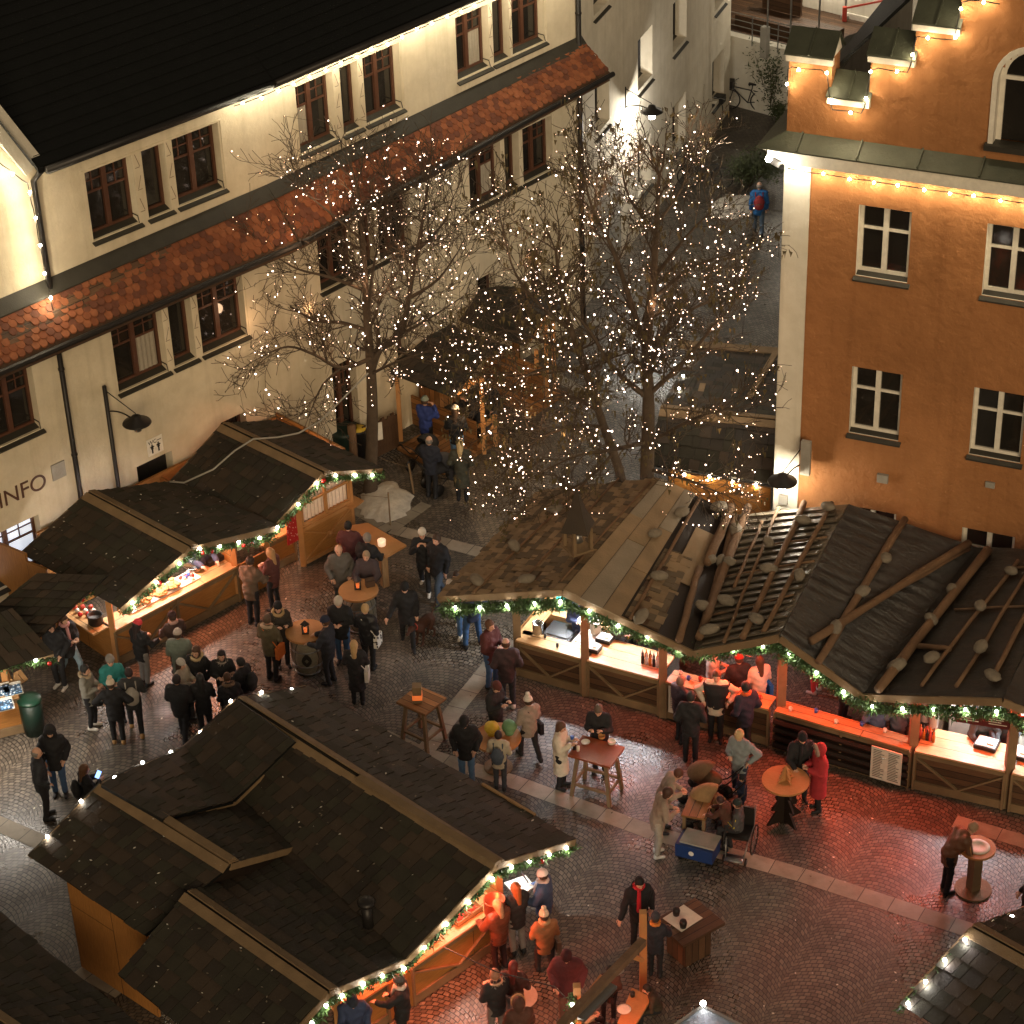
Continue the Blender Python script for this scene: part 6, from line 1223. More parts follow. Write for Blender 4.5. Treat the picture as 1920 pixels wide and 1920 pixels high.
for k in range(10):
    pp = P(1726+k % 5*6, 1376+(k//5)*7+k % 5*2, 1.04); b = MB(); b.lathe(pp, [(.033, 0), (.033, .15), (.012, .19), (.012, .25)], 10); tag(b.build('bottle', ['amber', 'metal_dark', 'red_paint'][k % 3], None, True), uniq('%s sauce bottle in the %s row by the glass jars' % (['amber', 'black', 'red'][k % 3], 'back' if k < 5 else 'front')), 'bottle', 'bottles on the right counter')
for (x, y, r, h_, lab) in ((1735, 1350, .11, .5, 'tall ridged glass jar beside the post of the right booth'), (1750, 1362, .1, .42, 'round glass jar with wooden ring on the right counter')): pot(lab, P(x, y, 1.05), r, h_, 'glass_clear', 'jar', 'jar')
def tray(label, px, w_, d_, z_, rz, h_=.09, m='metal_dark', lid='paint_white'):
    p = P(*px, z_); rt = thing('cash_box' if lid else 'tray', label, 'box', p, None, rz); b = MB(); b.box((0, 0, 0), w_, d_, h_); b.build('base', m, rt, False, True)
    if lid: b = MB(); b.box((0, 0, h_+.002), w_*.9, d_*.85, .012); b.box((w_*.2, 0, h_+.015), w_*.3, d_*.5, .03); b.build('lid', lid, rt, False, True)
tray('black box with white lid on the second hall counter', (1112, 1218), .34, .26, 1.02, RZH); tray('grey tray with papers behind the black box on the hall counter', (1135, 1200), .34, .3, 1.02, RZH); tray('card terminal box on the right booth counter', (1850, 1398), .45, .36, 1.04, RZH); tray('striped box on the far right booth counter', (1912, 1415), .4, .4, 1.04, RZH)
sv = thing('stove', 'white lit griddle stove behind the first hall counter', 'stove', P(1040, 1190, .95)); 
for i, (o, m_, w_) in enumerate(((.35, 'steel', .65), (1.05, 'paint_white', .6), (1.6, 'steel', .4))): b = MB(); c_ = h0.lerp(hm_, .0)+hd*(o+.35)+hn*.75; b.box(c_+UP*.05, w_, .6, .88, rz=RZH); b.box(c_+UP*.93, w_*.9, .5, .03, rz=RZH); b.build('cooker', m_, sv)
b = MB(); c_ = h0+hd*.9+hn*1.5; b.box(c_+UP*.95, .6, .45, .03, rz=RZH); tag(b.build('cutting_board', 'paint_white'), 'white board with a knife at the back of the first hall booth', 'board'); b = MB(); b.box(c_+UP*.05, 1.6, .6, .89, rz=RZH); tag(b.build('back_counter', 'wood_counter'), 'orange wooden work surface at the back of the first hall booth', 'counter')
pot('green and white pail at the back corner of the first hall booth', c_-hd*.55+UP*.95, .13, .25, 'teal' if colmat('teal', (.02, .35, .28), .5) else '', 'pail', 'bucket')
b = MB(); b.box(P(1168, 1190, .9), .35, .3, .3, rz=RZH); tag(b.build('crate', 'yellow_paint'), 'yellow drinks crate in the second hall booth', 'crate')
for x, y in ((1022, 1195), (1045, 1213)): b = MB(); b.lathe(P(x-0, y, 1.01), [(.03, 0), (.03, .09), (.02, .1)], 10); tag(b.build('pepper_mill', 'metal_dark', None, True), 'small black shaker on the first hall counter, %s one' % ('left' if x < 1030 else 'right'), 'shaker')
# bread tray and pastries on the left hut counter
bt = thing('pastry_tray', 'tray heaped with round pastries on the lit pastry counter', 'tray', P(330, 1140, 1.02)); t0_, t1_ = onF(262)+fn*.35, onF(385)+fn*.35; b = MB(); b.beam(t0_+UP*1.02, t1_+UP*1.02, .42, .03); b.build('tray_board', 'paint_white', bt); colmat('pastry', (.55, .27, .09), .7); b = MB()
for k in range(60): p = t0_.lerp(t1_, .12+.6*rg.random())+fn*rg.uniform(-.17, .17)+UP*(1.06+rg.random()*.07); b.lathe(p, [(.02, 0), (.065, .0), (.07, .02), (.05, .035), (.02, .02)], 9)
b.build('pastry', 'pastry', bt, True)
for k in range(8): b = MB(); p = t0_.lerp(t1_, .82+.02*k)+fn*rg.uniform(-.15, .2)+UP*1.04; b.blob(p, .06, 0, 8, .1, seed=k); tag(b.build('cake_bag', ['red_paint', 'paint_white', 'bag_blue'][k % 3] if colmat('bag_blue', (.03, .1, .4), .5) else '', None, True), uniq('small %s sweet bag beside the pastry tray' % ['red', 'white', 'blue'][k % 3]), 'bag', 'sweet bags beside the pastry tray')
wk = pot('wide steel wok on the pastry counter', onF(395)+fn*.6+UP*1.03, .26, .09, 'steel', 'wok', 'pan')
b = MB(); c_ = onF(428)+fn*.6; b.box(c_+UP*1.0, .55, .5, .12, rz=math.atan2(fd.y, fd.x)); tag(b.build('griddle', 'metal_dark'), 'black griddle beside the wok', 'grill')
pot('black cast iron pot on the side shelf of the pastry hut', P(180, 1168, 1.0), .17, .22, 'metal_dark'); 
for k in range(9): b = MB(); b.blob(P(140+k*5, 1138+(k % 3)*7, 1.06), .06, 0, 8, .12, seed=k); tag(b.build('bauble_gift', ['red_paint', 'paint_white', 'bauble'][k % 3], None, True), uniq('%s ornament on the side shelf behind the pot' % ['red', 'white', 'shiny red'][k % 3]), 'ornament', 'ornaments on the side shelf')
b = MB(); b.lathe(onF(226)+fn*.1-fd*.0+UP*1.02, [(.05, 0), (.05, .22), (.02, .3), (.02, .4)], 12); tag(b.build('bottle', 'metal_dark', None, True), 'tall dark bottle on the left end of the pastry counter', 'bottle')
b = MB(); c_ = onF(250)+fn*.1; 
for k in range(3): b.tube([c_+UP*1.25+V(.07*math.cos(a_/8*6.28)+.1*k-.1, 0, .07*math.sin(a_/8*6.28)) for a_ in range(9)], .018, 6, 0, False)
tag(b.build('pretzel', 'pastry', None, True), 'row of brown pretzels hanging at the left end of the pastry counter', 'pretzel')
# blue goods on the far left counter, crates on the near red counter
t = NT('blue_goods', .5); o_ = t.co(); v_ = t.n('ShaderNodeTexVoronoi', Scale=16.); t.l(o_, v_.inputs['Vector']); t.base(t.ramp(v_.outputs['Distance'], [(.2, (.75, .78, .8)), (.35, (.05, .16, .3)), (.6, (.02, .03, .05))]))
gd = thing('gift_crates', 'white boxes of blue patterned mugs on the counter at the left edge', 'goods', P(15, 1310, 1.02))
for k, (x, y) in enumerate(((2, 1298), (24, 1296), (8, 1325))): b = MB(); b.box(P(x, y, 1.02), .4, .32, .12, rz=.35); b.build('crate', 'paint_white', gd); b = MB(); b.box(P(x, y, 1.145), .36, .28, .06, rz=.35); b.build('mugs', 'blue_goods', gd)
for k, (t_, lab) in enumerate(((.12, 'small wooden tray of sweets at the left end of the red lit counter'), (.62, 'wooden tray of sausages in the middle of the red lit counter'), (.74, 'wooden tray of bread rolls beside the copper kettle'))):
    c_ = c1.lerp(c2, t_)+kn*.25; tr_ = thing('food_tray', lab, 'tray', c_+UP*1.02, None, RK); b = MB(); b.box((0, 0, .002), .34, .34, .02)
    for sx, sy, wx, wy in ((0, -.17, .36, .02), (0, .17, .36, .02), (-.17, 0, .02, .32), (.17, 0, .02, .32)): b.box((sx, sy, .004), wx, wy, .09)
    b.build('box', 'wood_pale', tr_, False, True); b = MB()
    for q in range(22): b.tube([V(rg.uniform(-.13, .13), rg.uniform(-.13, .13), .05+rg.random()*.03) + V(-.03, 0, 0), V(rg.uniform(-.13, .13), rg.uniform(-.13, .13), .05+rg.random()*.03)], .012, 5)
    b.build('food', 'red_paint' if k else 'pastry', tr_, True, True)
pot('shallow pan on the near end of the red lit counter', c1.lerp(c2, .3)+kn*.2+UP*1.02, .16, .06, 'steel', 'pan', 'pan')
# bowls on the wet table
for k, (x, y, r, lab) in enumerate(((1147, 1393, .08, 'bowl of soup near the middle of the reddish table'), (1128, 1383, .07, 'dark bowl at the back of the reddish table'), (1098, 1392, .09, 'white paper plate on the reddish table'))): pot(lab, P(x, y, 1.1), r, .05 if k < 2 else .015, ['paint_white', 'pastry', 'paint_white'][k], 'bowl', 'bowl')
b = MB(); b.lathe(P(1077, 1405, 1.1), [(.035, 0), (.04, .14), (.035, .15)], 12); tag(b.build('cup', 'metal_dark', None, True), 'tall black cup at the left of the reddish table', 'cup'); b = MB(); b.lathe(P(1084, 1408, 1.1), [(.03, 0), (.035, .12)], 12); tag(b.build('cup', 'paint_white', None, True), 'white cup touching the black cup on the reddish table', 'cup')
b = MB(); b.lathe(P(972, 1868, .006), [(0, 0), (.36, 0), (.36, .006), (0, .0065)], 36); tag(b.build('manhole_cover', 'concrete'), 'round stone manhole cover in the red lit paving', 'manhole cover')
b = MB(); a_, c_ = P(905, 1470, .4), P(1003, 1528, .4); b.beam(P(905, 1470, 2.52), P(1003, 1528, 2.52), .06, .05); tag(b.build('roof_lath', 'wood_pale'), 'pale wooden lath lying on the near hut eave', 'lath')
# roof cupola
cp_ = thing('roof_cupola', 'small wooden bell tower with a pointed shingled roof on the shingle hall', 'cupola', P(1085, 1062, 3.3)); c = P(1084, 1060, 3.35); b = MB(); b.box(c-UP*.3, .12, .12, .75, rz=.5); b.build('mast', 'wood_dark', cp_); b = MB(); b.box(c+UP*.42, .5, .5, .05, rz=.5)
for sx in (-1, 1):
    for sy in (-1, 1): q = V(sx*.2, sy*.2, 0); q.rotate(Matrix.Rotation(.5, 3, 'Z')); b.box(c+q+UP*.47, .07, .07, .5, rz=.5)
b.build('frame', 'wood_beam', cp_); b = MB(); b.lathe(c+UP*.95, [(.42, 0), (.2, .42), (.02, .95)], 4, M=Matrix.Rotation(.5, 3, 'Z')); b.build('roof', 'shingle', cp_); b = MB(); b.lathe(c+UP*.62, [(.12, 0), (.09, .12), (.05, .18), (.01, .2)], 14); b.build('bell', 'metal_grey', cp_, True)
# seating hut at the bottom
dn = thing('seating_booth', 'open wooden booth frame with a table and tube lamp at the bottom centre', 'booth', P(1150, 1930)); pa, pb = P(1050, 1925, 2.1), P(1206, 1765, 2.1); b = MB(); b.beam(pa, pb, .14, .14); b.build('beam', 'log', dn)
post(dn, P(1206, 1870), 2.1, .13); post(dn, P(1085, 2010), 2.1, .13); b = MB(); b.beam(P(1085, 1890, 1.6), P(1130, 1830, 2.05), .08, .08); b.beam(P(1175, 1790, 2.0), P(1205, 1800, 1.6), .08, .08); b.build('brace', 'wood_orange', dn)
b = MB(); b.beam(P(1115, 1850, 1.85), P(1168, 1818, 1.85), .07, .06); b.build('tube_lamp', 'metal_grey', dn)
b = MB(); q = [P(1130, 1985, .8), P(1185, 1852, .8), P(1222, 1870, .8), P(1190, 1925, .8), P(1165, 1990, .8)]; b.prism([p-UP*.05 for p in q], UP*.05); b.build('table_top', 'wood_orange', dn); b = MB(); b.box(P(1180, 1960), .1, .1, .74); b.build('leg', 'wood_beam', dn)
light('POINT', P(1150, 1850, 1.75), 12, (1, .35, .15), dn, .1); heater(dn, P(1120, 1880, 2.0), (pb-pa).normalized(), 22, (.9, .2), 0, math.atan2((pb-pa).y, (pb-pa).x))
b = MB(); b.lathe(P(1170, 1893, .81), [(0, 0), (.12, 0), (.13, .015), (.1, .012), (0, .008)], 20); tag(b.build('plate', 'paint_white', None, True), 'white plate on the booth table at the bottom', 'plate')
for x, y, lab in ((1146, 1868, 'dark mug near the beam on the booth table'), (1186, 1868, 'dark mug at the right of the booth table')): b = MB(); b.lathe(P(x, y, .81), [(.04, 0), (.045, .1)], 12); tag(b.build('mug', 'metal_dark', None, True), lab, 'mug')
garland('short fir garland wound down the left side of the bottom booth', [P(1075, 1855, 2.0), P(1072, 1930, 1.8)], step=9, thick=.14, energy=.01)
cb = MB(); cb.tube([P(832, 1776, 2.0), P(930, 1822, 1.9), P(1040, 1850, 2.0), P(1060, 1870, 2.1)], .012, 5); tag(cb.build('cable', 'metal_dark'), 'thin black cable spanning from the near hut to the bottom booth', 'cable')
# prams, wheelchair, cargo box
def pram(label, p, az, c_, s=1.0):
    rt = thing('pram', label, 'pram', p, None, R(-az)); b = MB(); n = 10; m_ = cloth(c_)
    b.blob(V(0, .05, .62), .34, 0, 14, 0, (.68, 1.15, .42)); b.build('carrycot', m_, rt, True, True); b = MB(); vs = []; 
    for i in range(7):
        a_ = math.pi*(i/6)*.62
        for k in range(11): t_ = math.pi*k/10; vs.append(V(math.cos(t_)*.25, .05+math.cos(a_+.2)*.40*math.sin(t_)*1.0, .66+math.sin(a_)*.36*math.sin(t_)))
    b.add(vs, [(i*11+k, i*11+k+1, (i+1)*11+k+1, (i+1)*11+k) for i in range(6) for k in range(10)]); b.build('hood', m_, rt, True, True)
    for sx, sy, r in ((-1, .42, .13), (1, .42, .13), (-1, -.3, .17), (1, -.3, .17)): b = MB(); q = V(sx*.27, sy, r); b.tube([q-V(.02, 0, 0), q+V(.02, 0, 0)], r, 16); b.build('wheel', 'metal_dark', rt, True, True)
    b = MB(); b.tube([(-.25, .42, .15), (-.22, -.35, .55), (-.2, -.7, 1.0), (.2, -.7, 1.0), (.22, -.35, .55), (.25, .42, .15)], .015, 6); b.tube([(-.25, -.3, .17), (-.2, .2, .5)], .015, 6); b.tube([(.25, -.3, .17), (.2, .2, .5)], .015, 6); b.build('frame', 'metal_dark', rt, True, True)
pram('brown hooded pram in front of the group at the bar counter', P(1325, 1502), -60, (.15, .09, .05)); pram('tan patterned pram in the middle of the family group', P(1330, 1545), -80, (.30, .19, .09)); pram('dark hooded pram beside the bald man near the shelter', P(830, 915), 55, (.03, .03, .035))
pram('small dark buggy in front of the blue jacket near the shelter', P(800, 880), 40, (.02, .02, .02))
wc = thing('wheelchair', 'black wheelchair with large spoked wheel beside the blue cargo box', 'wheelchair', P(1388, 1592), None, R(-200))
for sx in (-1, 1):
    b = MB(); n = 24; b.tube([V(sx*.28, .30*math.cos(2*math.pi*k/n), .31+.30*math.sin(2*math.pi*k/n)) for k in range(n+1)], .016, 6, 0, False); wl = b.build('wheel', 'metal_dark', wc, True, True); b = MB()
    for k in range(12): a_ = math.pi*2*k/12; b.tube([V(sx*.28, 0, .31), V(sx*.28, .29*math.cos(a_), .31+.29*math.sin(a_))], .004, 3)
    b.build('spokes', 'metal_grey', wl, True, True); b = MB(); b.tube([(sx*.22-.015, .45, .08), (sx*.22+.015, .45, .08)], .08, 12); b.build('caster', 'metal_dark', wc, True, True)
b = MB(); b.box((0, .05, .46), .44, .44, .05); b.build('seat', 'metal_dark', wc, False, True); b = MB(); b.box((0, -.2, .5), .44, .05, .45); b.build('backrest', 'metal_dark', wc, False, True); b = MB(); b.box((0, .5, .15), .36, .2, .03); b.tube([(-.22, -.3, .95), (-.22, -.2, .5), (-.22, .3, .45), (-.18, .5, .15)], .015, 6); b.tube([(.22, -.3, .95), (.22, -.2, .5), (.22, .3, .45), (.18, .5, .15)], .015, 6); b.build('frame', 'metal_grey', wc, True, True)
cg = thing('cargo_box', 'blue box with grey lid and round white emblem in front of the family', 'box', P(1308, 1606), None, R(-25)); colmat('cargo_blue', (.012, .035, .13), .4); b = MB(); b.box((0, 0, .1), .78, .48, .3); b.build('box', 'cargo_blue', cg, False, True); b = MB(); b.box((0.04, .04, .41), .72, .44, .04); b.build('lid', 'concrete', cg, False, True)
b = MB(); b.lathe((-.05, -.243, .25), [(0, 0), (.055, 0), (.055, .004), (0, .005)], 16, M=Matrix.Rotation(R(90), 3, 'X')); b.build('emblem', 'paint_white', cg, False, True)
for sx in (-1, 1): b = MB(); b.tube([(sx*.3, -.2, .08), (sx*.3, .2, .08)], .08, 12); b.build('wheel', 'metal_dark', cg, True, True)
ft = thing('family_table', 'narrow wooden table under the tan pram between the family', 'table', P(1310, 1560), None, R(-20)); b = MB(); b.box((0, 0, .7), .5, .9, .05); b.build('table_top', 'wood_plank', ft, False, True)
for sx in (-1, 1):
    for sy in (-1, 1): b = MB(); b.box((sx*.2, sy*.38, 0), .06, .06, .7); b.build('leg', 'wood_beam', ft, False, True)

# roof snow remnants, litter, more goods
def flatpatch(label, pts, m='snow', name='snow_patch'):
    b = MB(); q0 = [P(*p) for p in pts]; q = [q0[i//4].lerp(q0[(i//4+1) % len(q0)], (i % 4)/4)+V(random.uniform(-.025, .025), random.uniform(-.025, .025), 0)+UP*.08 for i in range(4*len(q0))]; c = sum(q, V(0, 0, 0))/len(q)+UP*.03; n = len(q); b.add(q+[c], [(i, (i+1) % n, n) for i in range(n)]); return tag(b.build(name, m, None, True), label, 'snow')
rg = random.Random(77); b = MB()
for k in range(500):
    x, y = rg.uniform(0, 1920), rg.uniform(1050, 1900); p = P(x, y, .012); a_ = rg.uniform(0, 6.28); l = rg.uniform(.012, .035); d = V(math.cos(a_), math.sin(a_), 0)*l; e_ = V(-d.y, d.x, 0)*.6; b.add([p-d, p+e_, p+d+UP*.01, p-e_], [(0, 1, 2, 3)], k % 2)
o = b.build('litter', ['leaf', 'paint_white']); o['kind'] = 'stuff'; o['label'] = 'tiny scraps and leaves scattered on the paving'
b = MB()
for k in range(260):
    s_ = rg.choice(((RB, RF, P(55, 1605, 2.25), P(273, 1755, 2.25)), (k1[0], k1[1], k1[2], k1[3]), (k1[0], k1[1], k1[4], k1[5]), (SB, SF, P(222, 1829, 2.1), P(470, 2030, 2.1)), (r1[0], r1[1], r1[2], r1[3]), (r2[0], r2[1], r2[2], r2[3]), (r1[0], r1[1], r1[4], r1[5])))
    u, v = rg.random(), rg.random()**.6; p = s_[0].lerp(s_[1], u).lerp(s_[2].lerp(s_[3], u), v)+UP*.085; a_ = rg.uniform(0, 6.28); l = rg.uniform(.012, .04); d = V(math.cos(a_), math.sin(a_), 0)*l; e_ = V(-d.y, d.x, 0)*.5; b.add([p-d, p+e_, p+d, p-e_], [(0, 1, 2, 3)], k % 3 // 2)
o = b.build('fallen_leaves', ['plank_grey', 'paint_white']); o['kind'] = 'stuff'; o['label'] = 'leaf bits and specks lying on the dark shingle roofs'
def mug(p, m, lab, grp): b = MB(); b.lathe(p, [(.032, 0), (.038, .095), (.033, .09), (.03, .02)], 10); b.tube([p+V(.038, 0, .02), p+V(.062, 0, .05), p+V(.038, 0, .08)], .007, 4); return tag(b.build('mug', m, None, True), lab, 'mug', grp)
for k in range(9): t_ = .08+.10*k; mug(j0.lerp(j1, t_)+hn*rg.uniform(.05, .28)+UP*1.005, ['paint_white', 'bag_blue', 'red_paint'][k % 3], uniq('%s mug on the bar counter behind the queue' % ['white', 'blue', 'red'][k % 3]), 'mugs on the bar counter')
for k in range(5): mug(m0.lerp(m1, .1+.17*k)+hn*rg.uniform(.05, .25)+UP*1.025, ['paint_white', 'bag_blue'][k % 2], uniq('%s mug on the long log fronted counter' % ['white', 'blue'][k % 2]), 'mugs on the log counter')
for k in range(6): b = MB(); c_ = h0.lerp(h1, .12+.14*k)+hn*(1.55+.1*(k % 2))+UP*.98; b.box(c_, .16+.03*(k % 3), .14, .12+.05*(k % 2), rz=RZH+.1*k); tag(b.build('food_box', ['paint_white', 'steel', 'pastry'][k % 3]), uniq('%s container on the back shelf of the hall booths' % ['white', 'steel', 'brown'][k % 3]), 'box', 'containers at the back of the hall booths')
b = MB(); c_ = hm_.lerp(h1, .5)+hn*1.6; b.box(c_+UP*.02, 1.5, .5, .93, rz=RZH); tag(b.build('back_counter', 'steel'), 'steel work surface at the back of the second hall booth', 'counter')
b = MB(); c_ = n0.lerp(n1, .5)+hn*1.9; b.box(c_+UP*.02, 1.5, .5, .93, rz=RZH); tag(b.build('back_counter', 'paint_white'), 'white work surface at the back of the right booth', 'counter')
for k in range(4): pot(uniq('steel pan on the white work surface of the right booth'), n0.lerp(n1, .2+.2*k)+hn*1.85+UP*.96, .12, .1, 'steel', 'pan', 'pan')
# ================================================================== PEOPLE
def surfnet(val, org, res):
    """faces of the zero level of a sampled field"""
    ins = val < 0; nx, ny, nz = val.shape
    c = [ins[i:nx-1+i, j:ny-1+j, k:nz-1+k] for i in (0, 1) for j in (0, 1) for k in (0, 1)]; sm = sum(x.astype(np.int8) for x in c); act = (sm > 0) & (sm < 8)
    idx = -np.ones(act.shape, int); ac = np.argwhere(act); idx[tuple(ac.T)] = np.arange(len(ac)); pos = np.zeros((len(ac), 3)); cnt = np.zeros(len(ac))
    cor = [(i, j, k) for i in (0, 1) for j in (0, 1) for k in (0, 1)]
    for a in range(8):
        for b in range(a+1, 8):
            da = np.array(cor[b])-np.array(cor[a])
            if abs(da).sum() != 1: continue
            va = val[ac[:, 0]+cor[a][0], ac[:, 1]+cor[a][1], ac[:, 2]+cor[a][2]]; vb = val[ac[:, 0]+cor[b][0], ac[:, 1]+cor[b][1], ac[:, 2]+cor[b][2]]; m = (va < 0) != (vb < 0)
            t = np.where(m, va/np.where(m, va-vb, 1), 0); pos += np.where(m[:, None], np.array(cor[a])+t[:, None]*da, 0); cnt += m
    pos = (pos/cnt[:, None]+ac)*res+org; qs = []
    for ax in range(3):
        a = [slice(None)]*3; b = [slice(None)]*3; a[ax] = slice(0, -1); b[ax] = slice(1, None); s0 = ins[tuple(a)]; s1 = ins[tuple(b)]; e = np.argwhere(s0 != s1); u, v = [(1, 2), (2, 0), (0, 1)][ax]
        e = e[(e[:, u] > 0) & (e[:, v] > 0) & (e[:, u] < val.shape[u]-1) & (e[:, v] < val.shape[v]-1)]; fl = s0[tuple(e.T)]
        def I(du, dv): q = e.copy(); q[:, u] += du; q[:, v] += dv; return idx[tuple(q.T)]
        q = np.stack([I(-1, -1), I(0, -1), I(0, 0), I(-1, 0)], 1); q[~fl] = q[~fl][:, ::-1]; qs.append(q)
    return pos, np.concatenate(qs)
def rcone(X, a, b, ra, rb):
    a, b = np.array(a, float), np.array(b, float); ab = b-a; L = max(1e-9, ab.dot(ab)); t = np.clip(((X-a)@ab)/L, 0, 1); return np.linalg.norm(X-a-t[..., None]*ab, axis=-1)-(ra+(rb-ra)*t)
def ell(X, c, r): r = np.array(r, float); q = (X-np.array(c, float))/r; n = np.linalg.norm(q, axis=-1); return (n-1)*r.min()
def smin(a, b, k): h = np.clip(.5+.5*(b-a)/k, 0, 1); return b*(1-h)+a*h-k*h*(1-h)
def field(f, lo, hi, res):
    lo = np.array(lo); n = [int((h-l)/res)+2 for l, h in zip(lo, hi)]; g = np.meshgrid(*[lo[i]+np.arange(n[i])*res for i in range(3)], indexing='ij'); X = np.stack(g, -1); return surfnet(f(X), lo, res)
def obj_from(parts, name, mat, parent, world=None):
    vs = []; fs = []; o = 0
    for p, q in parts: vs.append(p); fs.append(q+o); o += len(p)
    p = np.concatenate(vs); q = np.concatenate(fs); me = bpy.data.meshes.new(name); me.from_pydata(p.tolist(), [], q.tolist()); me.materials.append(mat if not isinstance(mat, str) else MATS[mat]); me.polygons.foreach_set('use_smooth', [True]*len(me.polygons)); ob = bpy.data.objects.new(name, me); col.objects.link(ob)
    if parent is not None: ob.parent = parent
    return ob
SKIN = NT('skin', .55, 0, .4); _o = SKIN.co(); SKIN.base(SKIN.mix(SKIN.noise(_o, 9), (.50, .28, .19), (.62, .37, .26)))
plain('eye_dark', (.03, .02, .02), .3); plain('lip', (.35, .10, .08), .5); plain('sole', (.05, .05, .05), .7)
BLK, NAVY, DGR, MAR, BEI = (.016, .016, .018), (.018, .026, .055), (.05, .05, .05), (.075, .02, .022), (.42, .36, .28)
def rot(v, ax, a):
    v = Vector(v); v.rotate(Matrix.Rotation(a, 3, ax)); return v
def person(hx, hy, h, face, label, top=BLK, legs=BLK, shoes=BLK, hair=(.05, .03, .02), hat=None, pose='stand', arms='pocket', hem='mid', puff=0, hood=None, longhair=0, bag=None, scarf=None, pom=None, bald=0, lean=0., headdown=12., feet=None, gloss=.8, vest=None, seat=.45, hatstyle='beanie', skirt=None, z0=0., stripe=None, headturn=0.):
    s = h/1.75; a = R(face)
    legside = {'stand': ((0, .02), (0, -.02)), 'walk': ((0, .24), (0, -.26)), 'wide': ((.08, .0), (.08, .02)), 'sit': ((.02, .42), (.02, .42)), 'run': ((.02, .3), (.02, -.32))}[pose]
    hipz = .93 if pose != 'sit' else seat/s+.06
    if pose in ('walk', 'run'): hipz -= .04
    hip = V(0, 0, hipz); ln = R(lean); spine = lambda d: hip+rot((0, 0, d), 'X', -ln)
    chest, neck = spine(.36), spine(.56); hd = neck+rot((0, 0, .145), 'X', -ln-R(headdown)*.6); top_z = hd.z+.125
    sc_ = s*(1.75/1.75)
    # feet position from head-top picture point
    if feet is not None: base = P(*feet, z0)
    else: tp = P(hx, hy, top_z*sc_+z0); off = Vector((hd.x, hd.y, 0))*sc_; off.rotate(Matrix.Rotation(-a, 3, 'Z')); base = V(tp.x-off.x, tp.y-off.y, z0)
    sh = [neck+rot((sx*.175, 0, -.085), 'X', -ln) for sx in (-1, 1)]; AR = []
    for i, sx in enumerate((-1, 1)):
        S = sh[i]; k = arms if isinstance(arms, str) else arms[i]
        F = lambda x, y, z: rot((sx*x, y, z), 'X', -ln*.6)
        el, wr, hn_ = {'pocket': ((.10, -.07, -.25), (.04, .13, -.42), (.0, .19, -.46)), 'down': ((.06, -.03, -.28), (.05, .05, -.53), (.05, .08, -.60)), 'front': ((.07, .04, -.27), (-.08, .25, -.22), (-.12, .31, -.20)), 'phone': ((.05, .05, -.27), (-.06, .27, -.14), (-.09, .33, -.10)),
            'mouth': ((.08, .14, -.22), (-.06, .25, .0), (-.10, .24, .06)), 'table': ((.10, .12, -.25), (.02, .36, -.30), (.0, .44, -.32)), 'reach': ((.06, .20, -.17), (.02, .43, -.18), (.0, .51, -.18)), 'back': ((.1, -.12, -.24), (-.06, -.16, -.40), (-.1, -.15, -.45)), 'hip': ((.22, -.06, -.18), (.10, .10, -.33), (.06, .14, -.38)), 'lead': ((.12, .05, -.27), (.24, .18, -.45), (.28, .22, -.50))}[k]
        AR.append((S, S+F(*el), S+F(*wr), S+F(*hn_)))
    LG = []
    for i, sx in enumerate((-1, 1)):
        w_, fy = legside[i]; H_ = hip+V(sx*.095, 0, -.02); ft = V(sx*(.10+w_), fy, .07)
        if pose == 'sit': kn = H_+V(sx*.03, .42, .0); ft = V(sx*.13, .46, .07)
        else: kn = (H_+ft)/2+V(0, .045+(.06 if fy > .1 else .03 if fy < -.1 else 0), .02)
        if pose in ('walk', 'run') and fy < 0: ft.z = .12
        LG.append((H_, kn, ft))
    sc3 = lambda X: X/sc_
    bulk = {'short': .02, 'mid': .028, 'long': .03}[hem] + (.014 if puff else 0)
    def torso(X, g): 
        d = rcone(X, spine(.02), spine(.25), .135+g, .125+g); d = smin(d, rcone(X, chest+V(-.07, 0, -.03), chest+V(.07, 0, -.03), .125+g, .125+g), .06); d = smin(d, rcone(X, sh[0]+V(.03, 0, -.01), sh[1]+V(-.03, 0, -.01), .075+g, .075+g), .07); return d
    sqz = lambda X: X*np.array([1., 1.18, 1.])
    def fb(X):
        X = sc3(X); d = torso(sqz(X), -.02); d = smin(d, rcone(X, neck-V(0, 0, .08), hd-V(0, 0, .05), .05, .05), .03)
        for S, E, W_, H_ in AR: d = smin(d, np.minimum(rcone(X, S, E, .046, .038), rcone(X, E, W_, .037, .026)), .02)
        for H_, K_, F_ in LG: d = smin(d, np.minimum(rcone(X, H_, K_, .075, .05), rcone(X, K_, F_, .05, .035)), .03)
        return smin(d, ell(X, hd, (.078, .095, .115)), .02)
    ext = .78 if pose == 'sit' else .55
    parts = [field(fb, (-.45*s, -.5*s, 0), (.45*s, ext*s, (top_z+.06)*s), .036*s)]
    fwd = rot((0, 1, 0), 'X', -R(headdown)-ln*.5); fwd.rotate(Matrix.Rotation(R(headturn), 3, 'Z')); upv = V(1, 0, 0).cross(fwd).normalized(); rtv = fwd.cross(upv)
    def head(X):
        X = sc3(X); d = ell(X, hd, (.08, .098, .12)); d = smin(d, rcone(X, hd+fwd*.05-upv*.05, hd+fwd*.03-upv*.07, .045, .04), .03); d = smin(d, rcone(X, hd+fwd*.085+upv*.01, hd+fwd*.112-upv*.02, .012, .018), .012)
        for q in (-1, 1): d = smin(d, rcone(X, hd+rtv*q*.08+upv*.012, hd+rtv*q*.086-upv*.02, .014, .011), .008)
        return d
    hc = np.array(hd)*s; parts.append(field(head, hc-.17*s, hc+.17*s, .014*s))
